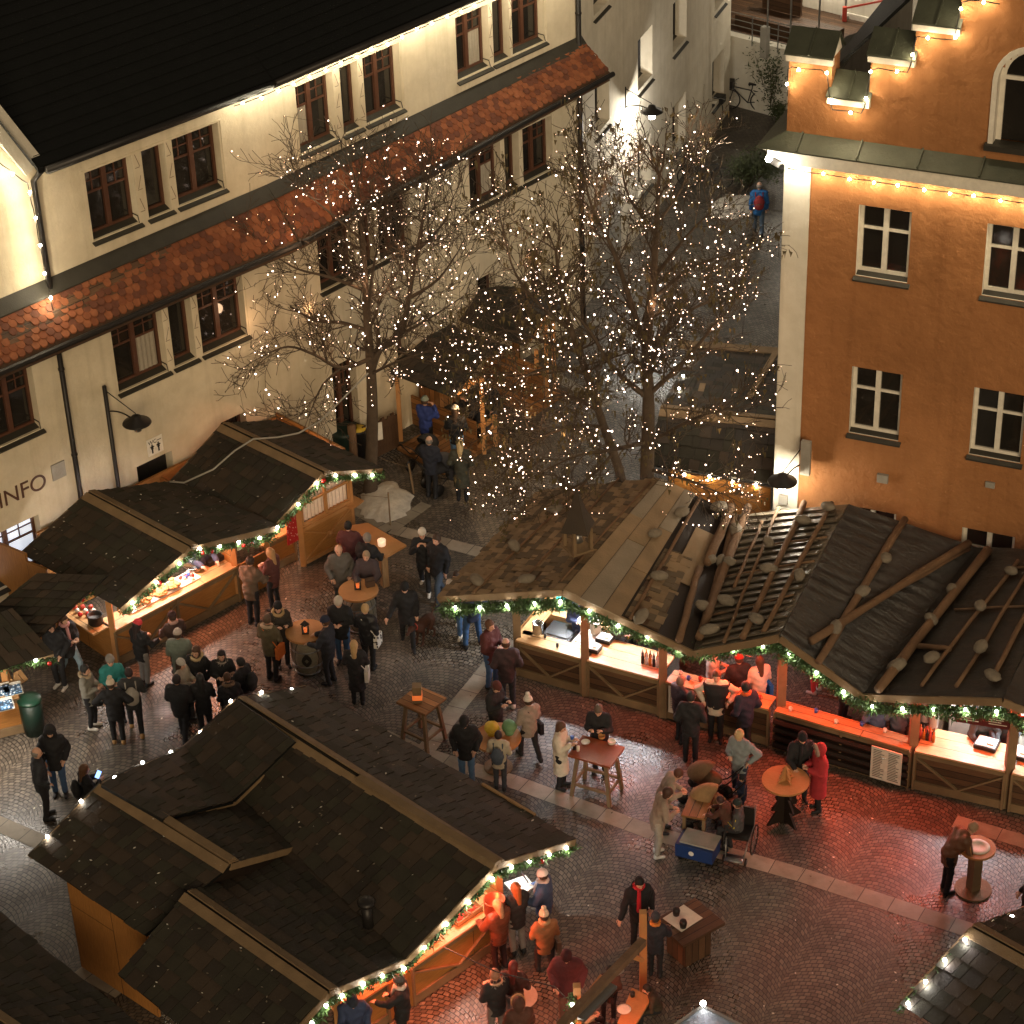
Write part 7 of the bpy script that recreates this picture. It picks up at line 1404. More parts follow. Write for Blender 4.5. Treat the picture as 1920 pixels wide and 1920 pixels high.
    for S, E, W_, H_ in AR:
        dr = (H_-W_).normalized(); si = dr.cross(V(0, 0, 1)); si = si.normalized() if si.length > .1 else V(1, 0, 0); pn = si.cross(dr).normalized(); base_ = W_+dr*.0
        def hand(X):
            X = sc3(X); d = np.minimum(rcone(X, W_-dr*.03, W_+dr*.01, .026, .026), 9)
            for q, l in ((-.024, .06), (-.008, .072), (.008, .068), (.024, .052)):
                k0 = base_+dr*.02+si*q*.7; k1 = base_+dr*.085+si*q; k2 = k1+dr*l*.5-pn*.012; k3 = k2+dr*l*.4-pn*.03; d = smin(d, rcone(X, k0, k1, .016, .014), .012); d = np.minimum(d, np.minimum(rcone(X, k1, k2, .0105, .0098), rcone(X, k2, k3, .0098, .0085)))
            t0_ = base_+dr*.03+si*.03; t1_ = t0_+si*.03+dr*.03; d = smin(d, rcone(X, t0_, t1_, .013, .011), .008); return np.minimum(d, rcone(X, t1_, t1_+dr*.035-pn*.012, .011, .009))
        c_ = np.array(W_+dr*.07)*s; parts.append(field(hand, c_-.12*s, c_+.12*s, .0105*s))
    root = obj_from(parts, 'person', 'skin', None); root.location = base; root.rotation_euler = (0, 0, -a); tag(root, label, 'person'); WM[root.name] = Matrix()
    def child(name, mat, f, lo, hi, res): o = obj_from([field(f, lo, hi, res*s)], name, mat, root); return o
    hemz = {'short': hipz-.10, 'mid': hipz-.22, 'long': .42}[hem]
    if pose == 'sit': hemz = hipz-.13
    seed_ = random.uniform(0, 9)
    def jk(X):
        X = sc3(X); d = torso(sqz(X), bulk+.012); g = bulk
        if hem != 'short': lowr = .155 if hem == 'mid' else .185; d = smin(d, rcone(sqz(X), spine(.15), V(0, (LG[0][1].y+LG[1][1].y)/2*.5, max(hemz-.03, .3)), .13+g, lowr+g*.6), .05)
        for S, E, W_, H_ in AR: d = smin(d, np.minimum(rcone(X, S, E, .058+g, .046+g), rcone(X, E, W_-(W_-E)*.04, .046+g, .034+g*.8)), .025)
        if hood or hood == 0 or True: d = smin(d, rcone(X, neck+V(-.04, -.02, -.03), neck+V(.04, -.02, -.03), .06+g*.5, .06+g*.5), .03)
        w_ = .007*np.sin(X[..., 2]*38+np.sin(X[..., 0]*17+seed_)*2+seed_)+.006*np.sin(X[..., 0]*31+X[..., 1]*27+seed_*2+X[..., 2]*12)
        if puff: w_ = .009*np.abs(np.sin(X[..., 2]*np.pi/.085+X[..., 0]*2+seed_))-.004
        d = d-w_; return np.maximum(d, hemz-X[..., 2]-.0)
    tc = cloth(top, gloss); child('jacket', tc, jk, (-.48*s, -.45*s, (hemz-.04)*s), (.48*s, .62*s, (neck.z+.12)*s), .024)
    def tr(X):
        X = sc3(X); d = rcone(sqz(X), hip+V(-.03, 0, .05), hip+V(.03, 0, -.02), .125, .13)
        for H_, K_, F_ in LG: d = smin(d, np.minimum(rcone(X, H_, K_, .096, .07), rcone(X, K_, F_-V(0, 0, 0), .07, .056)), .03)
        w_ = .004*np.sin(X[..., 2]*45+seed_+X[..., 0]*9); return np.maximum(np.maximum(d-w_, X[..., 2]-hipz-.1), .085-X[..., 2])
    child('trousers', cloth(legs, .85), tr, (-.34*s, -.5*s, .06*s), (.34*s, ext*s+.0, (hipz+.14)*s), .026)
    if skirt:
        def skf(X): X = sc3(X); return np.maximum(rcone(sqz(X), hip, V(0, 0, .25), .14, .2), .28-X[..., 2])
        child('skirt', cloth(skirt), skf, (-.3*s, -.3*s, .24*s), (.3*s, .3*s, (hipz+.1)*s), .028)
    so = []
    def shf(X):
        X = sc3(X); d = np.full(X.shape[:-1], 9.)
        for H_, K_, F_ in LG: f0 = V(F_.x, F_.y, F_.z-.015); d = np.minimum(d, smin(rcone(X, f0+V(0, -.02, .03), f0+V(0, -.03, -.01), .05, .045), rcone(X, f0+V(0, -.02, -.015), f0+V(F_.x*.15, .14, -.02), .045, .038), .03))
        return np.maximum(d, .004-X[..., 2])
    child('shoes', cloth(shoes, .6), shf, (-.32*s, -.48*s, -.02), (.32*s, (.75 if pose == 'sit' else .55)*s, .24*s), .018)
    if not bald or True:
        def hr(X):
            X = sc3(X); L_ = np.array(hd); q = X-L_; fz = q@np.array(fwd); uz = q@np.array(upv); d = ell(X, hd+upv*.012-fwd*.008, (.092, .108, .13)); d = np.maximum(d, fz-.045-np.clip(uz-.03, 0, 1)*1.6)
            if bald: d = np.maximum(d, uz-.04); d = np.maximum(d, fz-.02)
            d = np.maximum(d, -uz-.07)
            if longhair: d = smin(d, np.maximum(rcone(X, hd-fwd*.05+upv*.02, hd-fwd*.09-V(0, 0, .16+.18*longhair), .085, .07), fz-.01), .03)
            return d-.003*np.sin(X[..., 0]*130+seed_)
        child('hair', cloth(hair, .6), hr, (hc-np.array([.17, .24, .5 if longhair else .17])*s), (hc+np.array([.17, .17, .17])*s), .018)
    em = MB()
    for q in (-1, 1): em.blob((hd+fwd*.088+rtv*q*.032+upv*.012)*s, .011*s, 0, 6, 0)
    em.build('eyes', 'eye_dark', root, True, True); em = MB(); em.tube([(hd+fwd*.094-rtv*.024-upv*.055)*s, (hd+fwd*.1-upv*.056)*s, (hd+fwd*.094+rtv*.024-upv*.055)*s], .006*s, 5); em.build('mouth', 'lip', root, True, True)
    if hat is not None:
        def ht(X):
            X = sc3(X); q = X-np.array(hd); uz = q@np.array(upv); fz = q@np.array(fwd); d = ell(X, hd+upv*.03-fwd*.006, (.102, .118, .135)); d = np.maximum(d, .028-uz-.25*fz*(-1 if hatstyle == 'beanie' else 0)*0)
            if hatstyle == 'cap': d = np.minimum(d, np.maximum(ell(X, hd+upv*.045+fwd*.1, (.07, .09, .022)), 0*uz-9))
            if hatstyle == 'pointy': d = smin(d, rcone(X, hd+upv*.1, hd+upv*.22-fwd*.03, .07, .03), .03)
            if pom: d = np.minimum(d, rcone(X, hd+upv*.185-fwd*.03, hd+upv*.19-fwd*.03, .055, .055)-.006*np.sin(X[..., 0]*90)*np.sin(X[..., 1]*90))
            return d-.003*np.sin(X[..., 2]*160)
        child('hat', cloth(hat, .9), ht, hc-.2*s, hc+np.array([.2, .2, .3])*s, .018)
    if hood is not None:
        hm_ = MB(); n = 13; up_ = hood[1] if isinstance(hood[0], tuple) else 0; hcol = hood[0] if isinstance(hood[0], tuple) else hood
        if up_ == 2:      # hood pulled over the head
            def hf(X):
                X = sc3(X); q = X-np.array(hd); fz = q@np.array(fwd); d = ell(X, hd-fwd*.015, (.125, .13, .16)); d = smin(d, rcone(X, neck, hd-V(0, 0, .05), .1, .1), .03); return np.maximum(d, fz-.07)
            child('hood', tc, hf, hc-np.array([.2, .22, .3])*s, hc+.2*s, .022); ring = [hd+fwd*.075+(rtv*math.cos(2*math.pi*k/n)*.105+upv*math.sin(2*math.pi*k/n)*.13) for k in range(n+1)]
        else: ring = [neck+V(.12*math.cos(t), .03+.10*math.sin(t)*1.15-.04, .0+.03*math.sin(-t)) for t in [2*math.pi*k/n for k in range(n+1)]]
        pts = [q*s for q in ring]; hm_.tube(pts, [(.034+.008*random.random())*s if up_ != 3 else .02*s for _ in pts], 7, 0, False)
        for k in range(240):
            q = random.choice(pts)+V(random.gauss(0, .025), random.gauss(0, .025), random.gauss(0, .025))*s; e_ = V(random.gauss(0, 1), random.gauss(0, 1), random.gauss(0, 1)).normalized(); hm_.add([q, q+V(.008, 0, 0), q+e_*.05*s], [(0, 1, 2)])
        hm_.build('hood_trim', cloth(hcol, .95), root, True, True)
    if scarf is not None:
        b = MB(); n = 10; pts = [(neck+V(.085*math.cos(t), .01+.085*math.sin(t), .02+.01*math.sin(3*t)))*s for t in [2*math.pi*k/n for k in range(n+1)]]; b.tube(pts, .042*s, 8, 0, False); b.tube([(neck+V(.03, .12, .0))*s, (chest+V(.05, .17, 0))*s, (chest+V(.06, .19, -.25))*s], [.035*s, .04*s, .045*s], 6); b.build('scarf', cloth(scarf, .95), root, True, True)
    if bag is not None:
        kind, bc = bag
        if kind == 'back':
            def bf(X): X = sc3(X); return ell(X, chest+rot((0, -.24, -.1), 'X', -ln), (.16, .10, .24))+.006*np.sin(X[..., 2]*30)
            child('backpack', cloth(bc, .8), bf, (-.25*s, -.55*s, .6*s), (.25*s, .35*s, 1.7*s), .026); b = MB()
            for q in (-1, 1): b.tube([(chest+V(q*.11, -.16, -.2))*s, (neck+V(q*.11, -.09, -.02))*s, (neck+V(q*.12, .05, -.06))*s, (chest+V(q*.12, .16, -.05))*s, (chest+V(q*.13, .05, -.22))*s], .018*s, 5)
            b.build('strap', cloth(bc, .8), root, True, True)
        else:
            sx = 1 if kind == 'right' else -1; c_ = V(sx*.25, .02, hipz-.08); b = MB()
            b.box((c_*s)-V(0, 0, .16*s), .09*s, .30*s, .30*s); b.tube([(c_+V(0, .1, .14))*s, (neck+V(-sx*.05, .1, -.05))*s, (neck+V(-sx*.08, -.1, -.05))*s, (c_+V(0, -.1, .14))*s], .012*s, 5); b.build('shoulder_bag', cloth(bc, .8) if not isinstance(bc, str) else bc, root, False, True)
    if vest is not None:
        def vf(X): X = sc3(X); return np.maximum(torso(sqz(X), bulk+.03)-.006*np.abs(np.sin(X[..., 2]*36)), np.maximum(hipz-.08-X[..., 2], X[..., 2]-neck.z+.03))
        child('vest', cloth(vest), vf, (-.3*s, -.3*s, .7*s), (.3*s, .45*s, (neck.z+.05)*s), .024)
    if stripe is not None:
        b = MB()
        for q in (-1, 1): b.tube([(AR[0 if q < 0 else 1][0]+V(q*.05, 0, .05))*s, (AR[0 if q < 0 else 1][1]+V(q*.07, 0, 0))*s, (AR[0 if q < 0 else 1][2]+V(q*.05, 0, .02))*s], .016*s, 4)
        b.build('sleeve_stripe', cloth(stripe, .7), root, True, True)
    return root
BLOND, BROWN, GREY, RED_, WHT = (.42, .28, .13), (.07, .035, .018), (.20, .18, .16), (.42, .04, .04), (.62, .58, .52)
JEAN, LJEAN, TAN, OLV = (.05, .10, .20), (.22, .30, .36), (.34, .19, .07), (.10, .08, .045)
A = person
t = NT('cow', .8); _o = t.co(); v_ = t.n('ShaderNodeTexVoronoi', Scale=13.); t.l(_o, v_.inputs['Vector']); t.base(t.ramp(v_.outputs['Distance'], [(.34, (.01, .01, .01)), (.40, (.7, .66, .6))]))
A(118, 1153, 1.76, 130, 'striding person in pale jeans and pink scarf at the side shelf of the pastry hut', top=BLK, legs=LJEAN, shoes=DGR, pose='walk', arms='front', scarf=(.5, .25, .25), hair=BROWN)
A(95, 1165, 1.78, 200, 'person all in black with white shoes left of the pink scarf', top=BLK, legs=BLK, shoes=WHT, arms='pocket', hair=(.02, .02, .02))
A(257, 1163, 1.72, 40, 'person with bright red beanie and grey trousers at the pastry counter', top=BLK, legs=(.2, .19, .18), hat=(.55, .05, .06), arms='table', longhair=1, hair=(.03, .02, .02))
A(322, 1148, 1.66, 330, 'person with dark cap and pinkish checked scarf at the pastry counter', top=(.06, .035, .03), hat=(.04, .02, .02), arms='table', scarf=(.45, .28, .24), legs=BLK)
A(332, 1181, 1.72, 5, 'person in long grey green down coat and ribbed grey hat, seen from behind', top=(.14, .17, .14), legs=BLK, hat=(.38, .32, .27), hem='long', puff=1, arms='front')
A(205, 1230, 1.72, 160, 'person in turquoise jacket with grey beanie at the left group', top=(.03, .22, .21), legs=BLK, hat=(.24, .22, .2), arms='front')
A(158, 1247, 1.66, 100, 'person in black and white checked coat with beige fur hood', top=(.2, .19, .16), legs=BLK, shoes=WHT, hood=((.42, .33, .22), 1), arms='front', hem='mid', hair=(.02, .02, .02))
A(206, 1275, 1.66, 355, 'person in black coat with pale pompom hat and tan boots, seen from behind', top=BLK, shoes=TAN, hat=(.55, .47, .36), pom=1, arms='hip', hem='mid')
A(240, 1253, 1.74, 350, 'person in black carrying a big grey backpack, with tan boots', top=(.03, .03, .03), shoes=TAN, bag=('back', (.30, .27, .23)), arms='front', hair=(.03, .02, .02), pose='walk')
A(366, 1213, 1.70, 195, 'person with light fur hood facing the camera in the dense left group', top=BLK, hood=((.45, .33, .18), 1), arms='pocket', hair=BROWN, longhair=1)
A(338, 1237, 1.64, 110, 'person in cream coat with light grey hat inside the dense left group', top=BEI, hat=(.40, .37, .33), arms='front', longhair=1)
A(330, 1266, 1.74, 10, 'person in black quilted jacket, nearest of the dense left group', top=BLK, puff=1, arms='front', hair=(.02, .015, .015), pose='walk', hem='mid')
A(374, 1263, 1.66, 350, 'person in black with white hair band seen from behind in the left group', top=BLK, hat=None, arms='front', hair=(.02, .02, .02), scarf=(.03, .03, .03), bag=('left', BLK), longhair=1)
A(414, 1220, 1.66, 180, 'person with pale earmuffs and long dark hair in the left group', top=BLK, hair=(.02, .015, .015), longhair=1, arms='front', hood=((.35, .30, .25), 3))
A(450, 1233, 1.70, 300, 'person in black with black backpack at the right end of the left group', top=BLK, hair=(.02, .02, .02), bag=('back', (.03, .03, .03)), arms='front')
A(425, 1262, 1.62, 340, 'person with brown fur hood bending over in the left group', top=BLK, hood=((.16, .10, .06), 1), arms='front', lean=15, hair=BROWN)
A(92, 1362, 1.80, 175, 'person in black coat with hood up standing in front of the green bin', top=BLK, hat=(.03, .03, .03), hood=(BLK, 2), arms='pocket', legs=JEAN, hem='mid', headdown=22)
A(67, 1402, 1.80, 75, 'balding person in dark jacket at the far left, seen from the side', top=(.025, .028, .033), hair=GREY, bald=1, arms='pocket', legs=BLK)
A(157, 1434, 1.62, 60, 'person with long brown hair holding up a lit phone behind the near roof', top=BLK, hair=(.12, .06, .03), longhair=1.4, arms='phone', bag=('back', BLK))
A(468, 1043, 1.80, 25, 'person in brown hooded jacket leaning at the menu board', top=(.11, .075, .05), hair=(.04, .025, .02), arms='table', lean=8, legs=BLK)
A(505, 1028, 1.70, 300, 'person with long fair hair and wine red jacket beside the red drape', top=(.09, .03, .025), hair=(.38, .22, .10), longhair=1.3, arms='front', legs=BLK)
A(520, 1130, 1.72, 160, 'person in dark parka with light fur hood round a black beanie', top=(.035, .03, .025), hat=BLK, hood=((.40, .28, .14), 1), arms='phone')
A(500, 1153, 1.72, 25, 'person in olive coat with orange shoulder bag and beige fur collar', top=OLV, hood=((.38, .29, .2), 1), bag=('right', (.6, .15, .03)), hem='mid', legs=BLK, arms='front', hair=(.09, .06, .04))
A(634, 1022, 1.80, 170, 'bald older person in grey wool coat behind the barrel table', top=(.10, .09, .08), bald=1, hair=GREY, arms='pocket', hem='mid', legs=DGR)
A(652, 978, 1.74, 10, 'person with black curly hair and wine red coat at the plank table', top=(.08, .025, .025), hair=(.01, .01, .01), arms='table', hem='mid')
A(688, 1000, 1.78, 25, 'person in black jacket with short grey hair leaning on the plank table', top=BLK, hair=GREY, arms='table', lean=12)
A(686, 1034, 1.66, 190, 'person with grey blond hair and dark purple jacket behind the barrel table', top=(.055, .04, .045), hair=(.30, .22, .14), arms='table', puff=1)
A(634, 1120, 1.80, 190, 'person with light grey beanie, black jacket and blue jeans at the barrels', top=BLK, hat=(.42, .38, .32), legs=JEAN, arms='front', headdown=30)
A(609, 1157, 1.76, 290, 'person in dark navy with navy beanie leaning on the nearer barrel table', top=(.02, .022, .03), hat=(.02, .025, .05), arms='table', hair=BROWN)
A(684, 1133, 1.72, 20, 'person with blond hair, black leather jacket and white bag with black spots', top=BLK, hair=BLOND, gloss=.45, bag=('right', 'cow'), arms=('front', 'down'), hem='mid')
A(663, 1201, 1.66, 5, 'person with long blond hair, long black coat and white tote bag', top=BLK, hair=BLOND, longhair=.6, hem='long', bag=('right', WHT), arms='front')
A(791, 992, 1.72, 185, 'person in black with white beanie walking beside a taller one', top=BLK, hat=WHT, shoes=WHT, pose='walk', arms='mouth')
A(818, 1002, 1.84, 215, 'tall person in black coat and jeans walking beside the white beanie', top=BLK, legs=(.05, .07, .10), arms='down', pose='walk', hem='mid')
A(758, 1093, 1.76, 175, 'person in black cap and jacket walking a brown dog', top=BLK, hat=BLK, arms=('down', 'lead'), pose='walk', headdown=30)
A(796, 744, 1.72, 30, 'person with grey green beanie and blue jacket eating at the shelter', top=(.03, .05, .20), hat=(.18, .22, .19), arms='mouth')
A(853, 762, 1.74, 10, 'person with floppy white hat, black coat and blue jeans at the shelter', top=BLK, legs=(.16, .26, .36), hat=(.62, .58, .5), longhair=1, hair=(.05, .03, .02), arms='front', hem='mid')
A(804, 818, 1.74, 20, 'bald person in long dark coat beside the dark pram', top=(.018, .02, .03), bald=1, hair=GREY, arms=('mouth', 'front'), hem='mid')
A(862, 826, 1.70, 5, 'person with very long blond hair and long dark olive coat', top=(.05, .05, .035), hair=(.55, .40, .20), longhair=1.5, hem='long', arms='pocket', bag=('left', BLK))
A(913, 712, 1.80, 220, 'person in black jacket and grey jeans standing beside the shelter post', top=BLK, legs=(.10, .10, .12), shoes=WHT, arms='pocket', feet=(922, 825))
A(868, 733, 1.7, 230, 'person in black leaning over the rail inside the shelter', top=BLK, arms='table', lean=35)
A(1424, 341, 1.74, 5, 'person in blue jacket with dark red backpack walking away up the alley', top=(.02, .11, .30), legs=(.06, .09, .13), bag=('back', (.26, .03, .03)), bald=1, hair=GREY, pose='walk', arms='down')
A(0, 0, 1.7, 200, 'person with pale top and jeans hidden to the hips by the hall garland', top=(.5, .46, .4), legs=JEAN, shoes=WHT, feet=(862, 1185), arms='down', pose='walk')
A(0, 0, 1.82, 340, 'person in navy jacket and blue jeans under the left end of the hall garland', top=NAVY, legs=(.04, .09, .2), feet=(888, 1213), arms='pocket', pose='wide')
A(918, 1163, 1.80, 130, 'person with cropped hair and wine red jacket at the corner of the hall', top=(.075, .022, .02), legs=JEAN, hair=(.12, .06, .035), arms='front')
A(948, 1197, 1.82, 355, 'tall bald person in dark wine jacket and white striped trousers at the hall corner', top=(.035, .02, .022), legs=(.03, .03, .035), bald=1, hair=BROWN, arms='pocket', shoes=WHT, stripe=None, hem='mid')
A(930, 1279, 1.70, 130, 'person in black with dark red beanie looking at a phone by the star table', top=BLK, hat=(.08, .025, .02), arms='phone', headdown=40)
A(990, 1306, 1.66, 330, 'person in grey beige coat with black pompom cream hat and black handbag', top=(.27, .22, .18), hat=(.6, .55, .48), pom=1, legs=BLK, hem='mid', bag=('right', BLK), pose='walk', arms='front')
A(870, 1344, 1.78, 185, 'person in black jacket, flat cap and blue jeans next to the near roof', top=BLK, hat=BLK, hatstyle='cap', legs=(.10, .20, .34), arms='pocket', headdown=30)
A(934, 1371, 1.50, 10, 'child in beige jacket with blue grey backpack at the star table', top=(.45, .39, .29), legs=(.05, .055, .065), bag=('back', (.07, .09, .12)), hair=(.03, .02, .02), arms='front')
A(1052, 1354, 1.68, 110, 'person in long white coat with long brown hair holding a blue mug', top=(.62, .56, .46), hair=(.10, .05, .03), longhair=1.2, hem='long', arms='phone', headdown=25, legs=BLK)
A(1122, 1322, 1.78, 195, 'person in black coat looking down at the reddish high table', top=BLK, hair=(.12, .09, .07), arms='phone', headdown=42, hem='mid')
A(1339, 1211, 1.74, 95, 'vendor in light grey jacket with red pointed hat behind the bar counter', top=(.40, .36, .32), hat=(.5, .04, .04), hatstyle='pointy', arms='front', hem='short')
A(1386, 1226, 1.76, 350, 'person in black behind the bar counter with red antler hat', top=BLK, hat=(.35, .03, .02), arms='front', hem='mid')
A(1424, 1231, 1.68, 340, 'person in white hooded jacket with bright blue patterned belt bag', top=(.60, .50, .42), legs=NAVY, arms='front', hair=BROWN, longhair=1, bag=('right', (.02, .16, .5)))
A(1344, 1258, 1.80, 190, 'person with cream sleeves and black body warmer at the bar counter', top=(.55, .48, .38), vest=BLK, legs=BLK, arms='hip', hair=BROWN)
A(1277, 1269, 1.68, 60, 'person in shiny dark quilted jacket at the left of the bar queue', top=(.03, .028, .04), puff=1, gloss=.4, arms='front', hair=(.20, .12, .09), hem='mid')
A(1296, 1297, 1.80, 10, 'broad person in plain black jacket seen from behind at the bar queue', top=BLK, arms='pocket', hair=(.02, .02, .02))
A(1398, 1279, 1.80, 330, 'person in navy jacket with orange collar at the end of the bar counter', top=(.02, .02, .035), scarf=(.5, .10, .03), arms='pocket', hair=(.02, .02, .02))
A(1387, 1370, 1.72, 215, 'person in light blue grey jacket with tan beanie holding a tissue', top=(.20, .23, .24), hat=(.48, .33, .17), legs=(.02, .03, .05), arms=('hip', 'front'), headdown=35)
A(1392, 1455, .98, 250, 'toddler in dark navy snowsuit in front of the light blue grey jacket', top=NAVY, legs=NAVY, hat=BLK, arms='front')
A(1505, 1374, 1.74, 175, 'person in black with white head band behind the tree shaped table', top=BLK, hat=BLK, arms='table', headdown=30, scarf=BLK, hem='mid')
A(1538, 1396, 1.66, 260, 'person in long red quilted coat with grey fur hood beside the tree table', top=(.36, .03, .035), hood=((.32, .25, .2), 2), hem='long', puff=1, shoes=BLK, arms='front', legs=BLK)
A(1272, 1442, 1.68, 95, 'person in cream jacket with brown hair bending toward the pram', top=(.30, .25, .19), hair=(.09, .035, .02), arms='front', lean=24, headdown=35, legs=(.3, .25, .2))
A(1253, 1478, 1.70, 80, 'person in long beige coat and white boots with dark brown hair', top=(.28, .22, .17), hair=(.06, .03, .02), longhair=1, arms='front', lean=16, headdown=30, hem='mid', legs=(.35, .30, .24), shoes=WHT)
A(1383, 1490, 1.45, 285, 'seated person in dark jacket with yellow stripes in the wheelchair', top=(.06, .06, .06), stripe=(.6, .5, .03), hat=(.02, .03, .03), pose='sit', arms='front', seat=.52, legs=BLK, feet=(1382, 1592))
A(1340, 1475, 1.3, 300, 'child with dark hair and brown jacket between the pram and the wheelchair', top=(.07, .03, .02), hair=(.04, .02, .02), arms='reach', legs=BLK, lean=20, feet=(1365, 1592))
A(1795, 1510, 1.76, 75, 'person with gold and dark patterned top and black shorts leaning over the right table', top=(.13, .06, .03), legs=BLK, shoes=BLK, arms='table', lean=38, headdown=35, gloss=.4, stripe=(.5, .25, .08), hair=(.3, .2, .12), feet=(1772, 1670), hem='mid')
A(1199, 1645, 1.74, 165, 'person in black coat with thick red snood at the dark square table', top=BLK, scarf=(.45, .02, .03), hair=(.01, .01, .01), hood=(BLK, 3), arms=('pocket', 'lead'), headdown=35, hem='mid')
A(1229, 1713, 1.52, 15, 'child in dark coat with orange knitted snood at the dark square table', top=(.02, .02, .03), scarf=(.6, .2, .04), hat=(.05, .05, .06), arms='table')
A(1017, 1632, 1.70, 285, 'person in blue down jacket and white hat at the white flap shelf', top=(.06, .09, .17), hat=(.75, .72, .7), puff=1, arms='table', hem='mid', scarf=(.6, .45, .4))
A(966, 1656, 1.72, 330, 'person with long red hair, black jacket and grey trousers at the near counter', top=(.03, .022, .022), hair=(.35, .10, .03), longhair=1.2, legs=(.25, .22, .20), arms='table')
A(932, 1688, 1.68, 320, 'person in shiny brown quilted coat with blond hair at the near counter', top=(.14, .045, .025), hair=(.40, .22, .12), longhair=.4, puff=1, gloss=.3, hem='mid', arms='table', legs=(.04, .02, .02))
A(1020, 1708, 1.66, 345, 'person in rust brown coat with big cream pompom hat', top=(.30, .12, .05), hat=(.6, .45, .32), pom=1, scarf=(.45, .28, .15), arms='front', hem='mid', bag=('right', (.2, .15, .1)), pose='walk', legs=(.03, .02, .02))
A(1062, 1783, 1.80, 185, 'person in wine red quilted jacket with dark beanie near the booth', top=(.085, .025, .03), hat=(.04, .012, .015), puff=1, arms='pocket', headdown=38, legs=(.15, .08, .06))
A(927, 1818, 1.72, 330, 'person in black jacket with fur ear warmers crossing the red lit paving', top=(.02, .018, .02), hair=(.25, .12, .07), hood=((.5, .35, .25), 3), arms='front', legs=(.15, .12, .11), bag=('right', (.3, .28, .3)))
A(962, 1803, 1.66, 10, 'person with dark red hair and dark brown jacket behind the fur ear warmers', top=(.06, .02, .015), hair=(.12, .02, .015), longhair=1, arms='front', hem='mid')
A(972, 1872, 1.66, 350, 'person with light brown fur hood at the bottom of the red lit paving', top=(.07, .03, .02), hood=((.42, .25, .13), 2), hair=BROWN, arms='front')
A(660, 1868, 1.76, 170, 'person in navy jacket and dark cap reaching out under the near garland', top=(.03, .045, .10), hat=(.02, .025, .04), arms=('pocket', 'reach'), headdown=40, lean=8)
A(748, 1830, 1.68, 280, 'person in black coat with grey beanie and pale long scarf under the near garland', top=BLK, hat=(.08, .07, .07), scarf=(.5, .42, .37), arms=('reach', 'front'), hem='mid')
A(1150, 1800, 1.25, 190, 'seated person in brown jacket at the back of the booth table', top=(.07, .03, .02), pose='sit', hat=(.02, .02, .02), arms='front', feet=(1145, 1895), seat=.45)
A(1218, 1812, 1.3, 260, 'seated person in dark olive jacket at the right of the booth table', top=(.05, .035, .02), pose='sit', hair=(.02, .015, .01), arms='table', lean=20, feet=(1232, 1925), seat=.45, legs=BLK)
A(1105, 1850, 1.2, 100, 'seated person in shiny beige jacket at the left of the booth table', top=(.38, .27, .17), pose='sit', hair=(.30, .18, .1), arms='front', feet=(1098, 1950), seat=.45, gloss=.4)
A(1150, 1893, 1.3, 20, 'seated person with dark hair cut off at the bottom of the booth', top=(.03, .02, .02), pose='sit', hair=(.01, .01, .01), arms='table', feet=(1150, 1998), seat=.45)
A(1930, 1650, 1.8, 270, 'person in black just inside the right edge beside the round table', top=BLK, arms='pocket', feet=(1924, 1762), hem='mid')
# vendors inside the stalls
A(0, 0, 1.74, 150, 'vendor in dark blue apron frying behind the pastry counter', top=(.04, .04, .07), arms='reach', hair=BROWN, feet=(388, 1122))
A(0, 0, 1.74, 175, 'vendor in dark blue behind the stove of the first hall booth', top=(.03, .04, .09), arms='front', hair=BROWN, feet=(1088, 1235), hat=None)
A(0, 0, 1.76, 175, 'vendor in grey jacket leaning on the right booth counter', top=(.07, .08, .085), arms='table', lean=22, feet=(1832, 1440))
A(0, 0, 1.76, 200, 'second vendor in grey jacket at the cash box of the right booth', top=(.075, .085, .095), arms='table', feet=(1878, 1440), lean=12)
A(0, 0, 1.72, 150, 'vendor in dark jacket in the second hall booth', top=(.04, .045, .05), arms='front', feet=(1165, 1258))
A(0, 0, 1.78, 350, 'person in blue denim jacket behind the log counter, hidden by the garland', top=(.06, .10, .18), legs=NAVY, arms='pocket', feet=(1640, 1425))
A(0, 0, 1.74, 10, 'person in grey blue jacket beside the denim jacket behind the log counter', top=(.10, .13, .17), legs=BLK, arms='pocket', feet=(1680, 1425))
A(0, 0, 1.70, 300, 'person in red trousers inside the passage of the hall', top=(.10, .03, .02), legs=(.32, .03, .03), arms='front', feet=(1530, 1298), shoes=(.3, .28, .26))
A(0, 0, 1.70, 120, 'person in dark clothes carrying a round copper tray in the passage', top=BLK, arms='reach', feet=(1578, 1350), lean=10)
b = MB(); b.lathe(P(1592, 1275, 1.05), [(0, 0), (.26, 0), (.28, .03), (.26, .015), (0, .012)], 24); tag(b.build('copper_tray', 'copper', None, True), 'round copper tray held in the passage behind the log counter', 'tray')
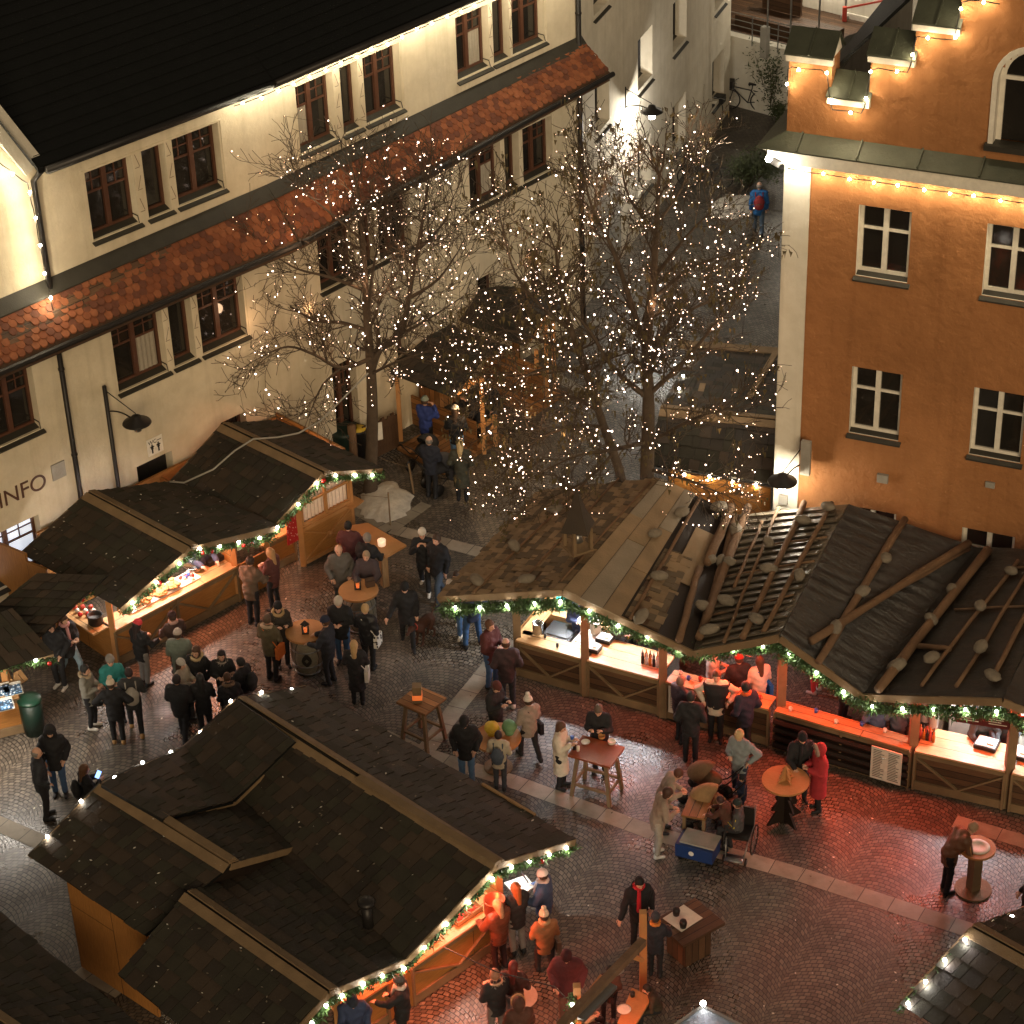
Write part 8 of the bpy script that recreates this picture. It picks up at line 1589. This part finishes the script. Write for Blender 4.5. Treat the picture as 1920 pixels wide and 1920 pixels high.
# phone and mug held by people
b = MB(); c_ = P(184, 1452, 1.28); b.beam(c_-V(.03, .05, .05), c_+V(.03, .05, .05), .085, .012, up=(0, -1, .6)); tag(b.build('phone', 'phone_screen'), 'blue glowing phone screen held up behind the near roof', 'phone')
b = MB(); b.lathe(P(1073, 1387, 1.2), [(.035, 0), (.045, .09), (.04, .095)], 12); tag(b.build('mug', 'bag_blue', None, True), 'blue mug held by the white coat', 'mug')
# dog
def dog(px):
    p = P(*px); s = 1.0
    def f(X):
        d = rcone(X, (0, -.22, .50), (0, .16, .50), .10, .135); d = smin(d, rcone(X, (0, .0, .50), (0, .2, .47), .10, .13), .04); d = smin(d, rcone(X, (0, .22, .56), (0, .42, .60), .085, .055), .05)
        d = smin(d, rcone(X, (0, .45, .60), (0, .50, .585), .07, .062), .03); d = smin(d, rcone(X, (0, .52, .58), (0, .64, .53), .045, .03), .02)
        for q in (-1, 1):
            d = smin(d, rcone(X, (q*.05, .46, .65), (q*.075, .44, .58), .022, .02), .01)
            for (a0, a1, a2, a3), (r0, r1, r2, r3) in ((((q*.075, .18, .45), (q*.08, .14, .28), (q*.08, .17, .14), (q*.08, .19, .03)), (.06, .036, .026, .03)), (((q*.07, -.2, .48), (q*.09, -.12, .30), (q*.09, -.27, .17), (q*.09, -.23, .03)), (.085, .05, .026, .03))):
                d = smin(d, np.minimum(np.minimum(rcone(X, a0, a1, r0, r1), rcone(X, a1, a2, r1, r2)), rcone(X, a2, a3, r2, r3)), .025); d = smin(d, rcone(X, a3, (a3[0], a3[1]+.05, .022), .024, .02), .01)
        d = smin(d, np.minimum(rcone(X, (0, -.3, .54), (0, -.42, .66), .028, .018), rcone(X, (0, -.42, .66), (0, -.48, .80), .018, .01)), .02); return np.maximum(d, .003-X[..., 2])
    o = obj_from([field(f, (-.2, -.56, -.02), (.2, .72, .9), .016)], 'dog', cloth((.055, .022, .012), .7), None); o.location = p; o.rotation_euler = (0, 0, -R(215)); tag(o, 'brown short haired dog on a lead beside the black cap', 'dog'); WM[o.name] = Matrix(); b = MB(); b.tube([V(.09*math.cos(t_), .36+.03*math.sin(t_)*0+.0, .60+.09*math.sin(t_)) for t_ in [2*math.pi*k/12 for k in range(13)]], .012, 5, 0, False); b.build('collar', 'red_paint', o, True, True)
dog((797, 1200))
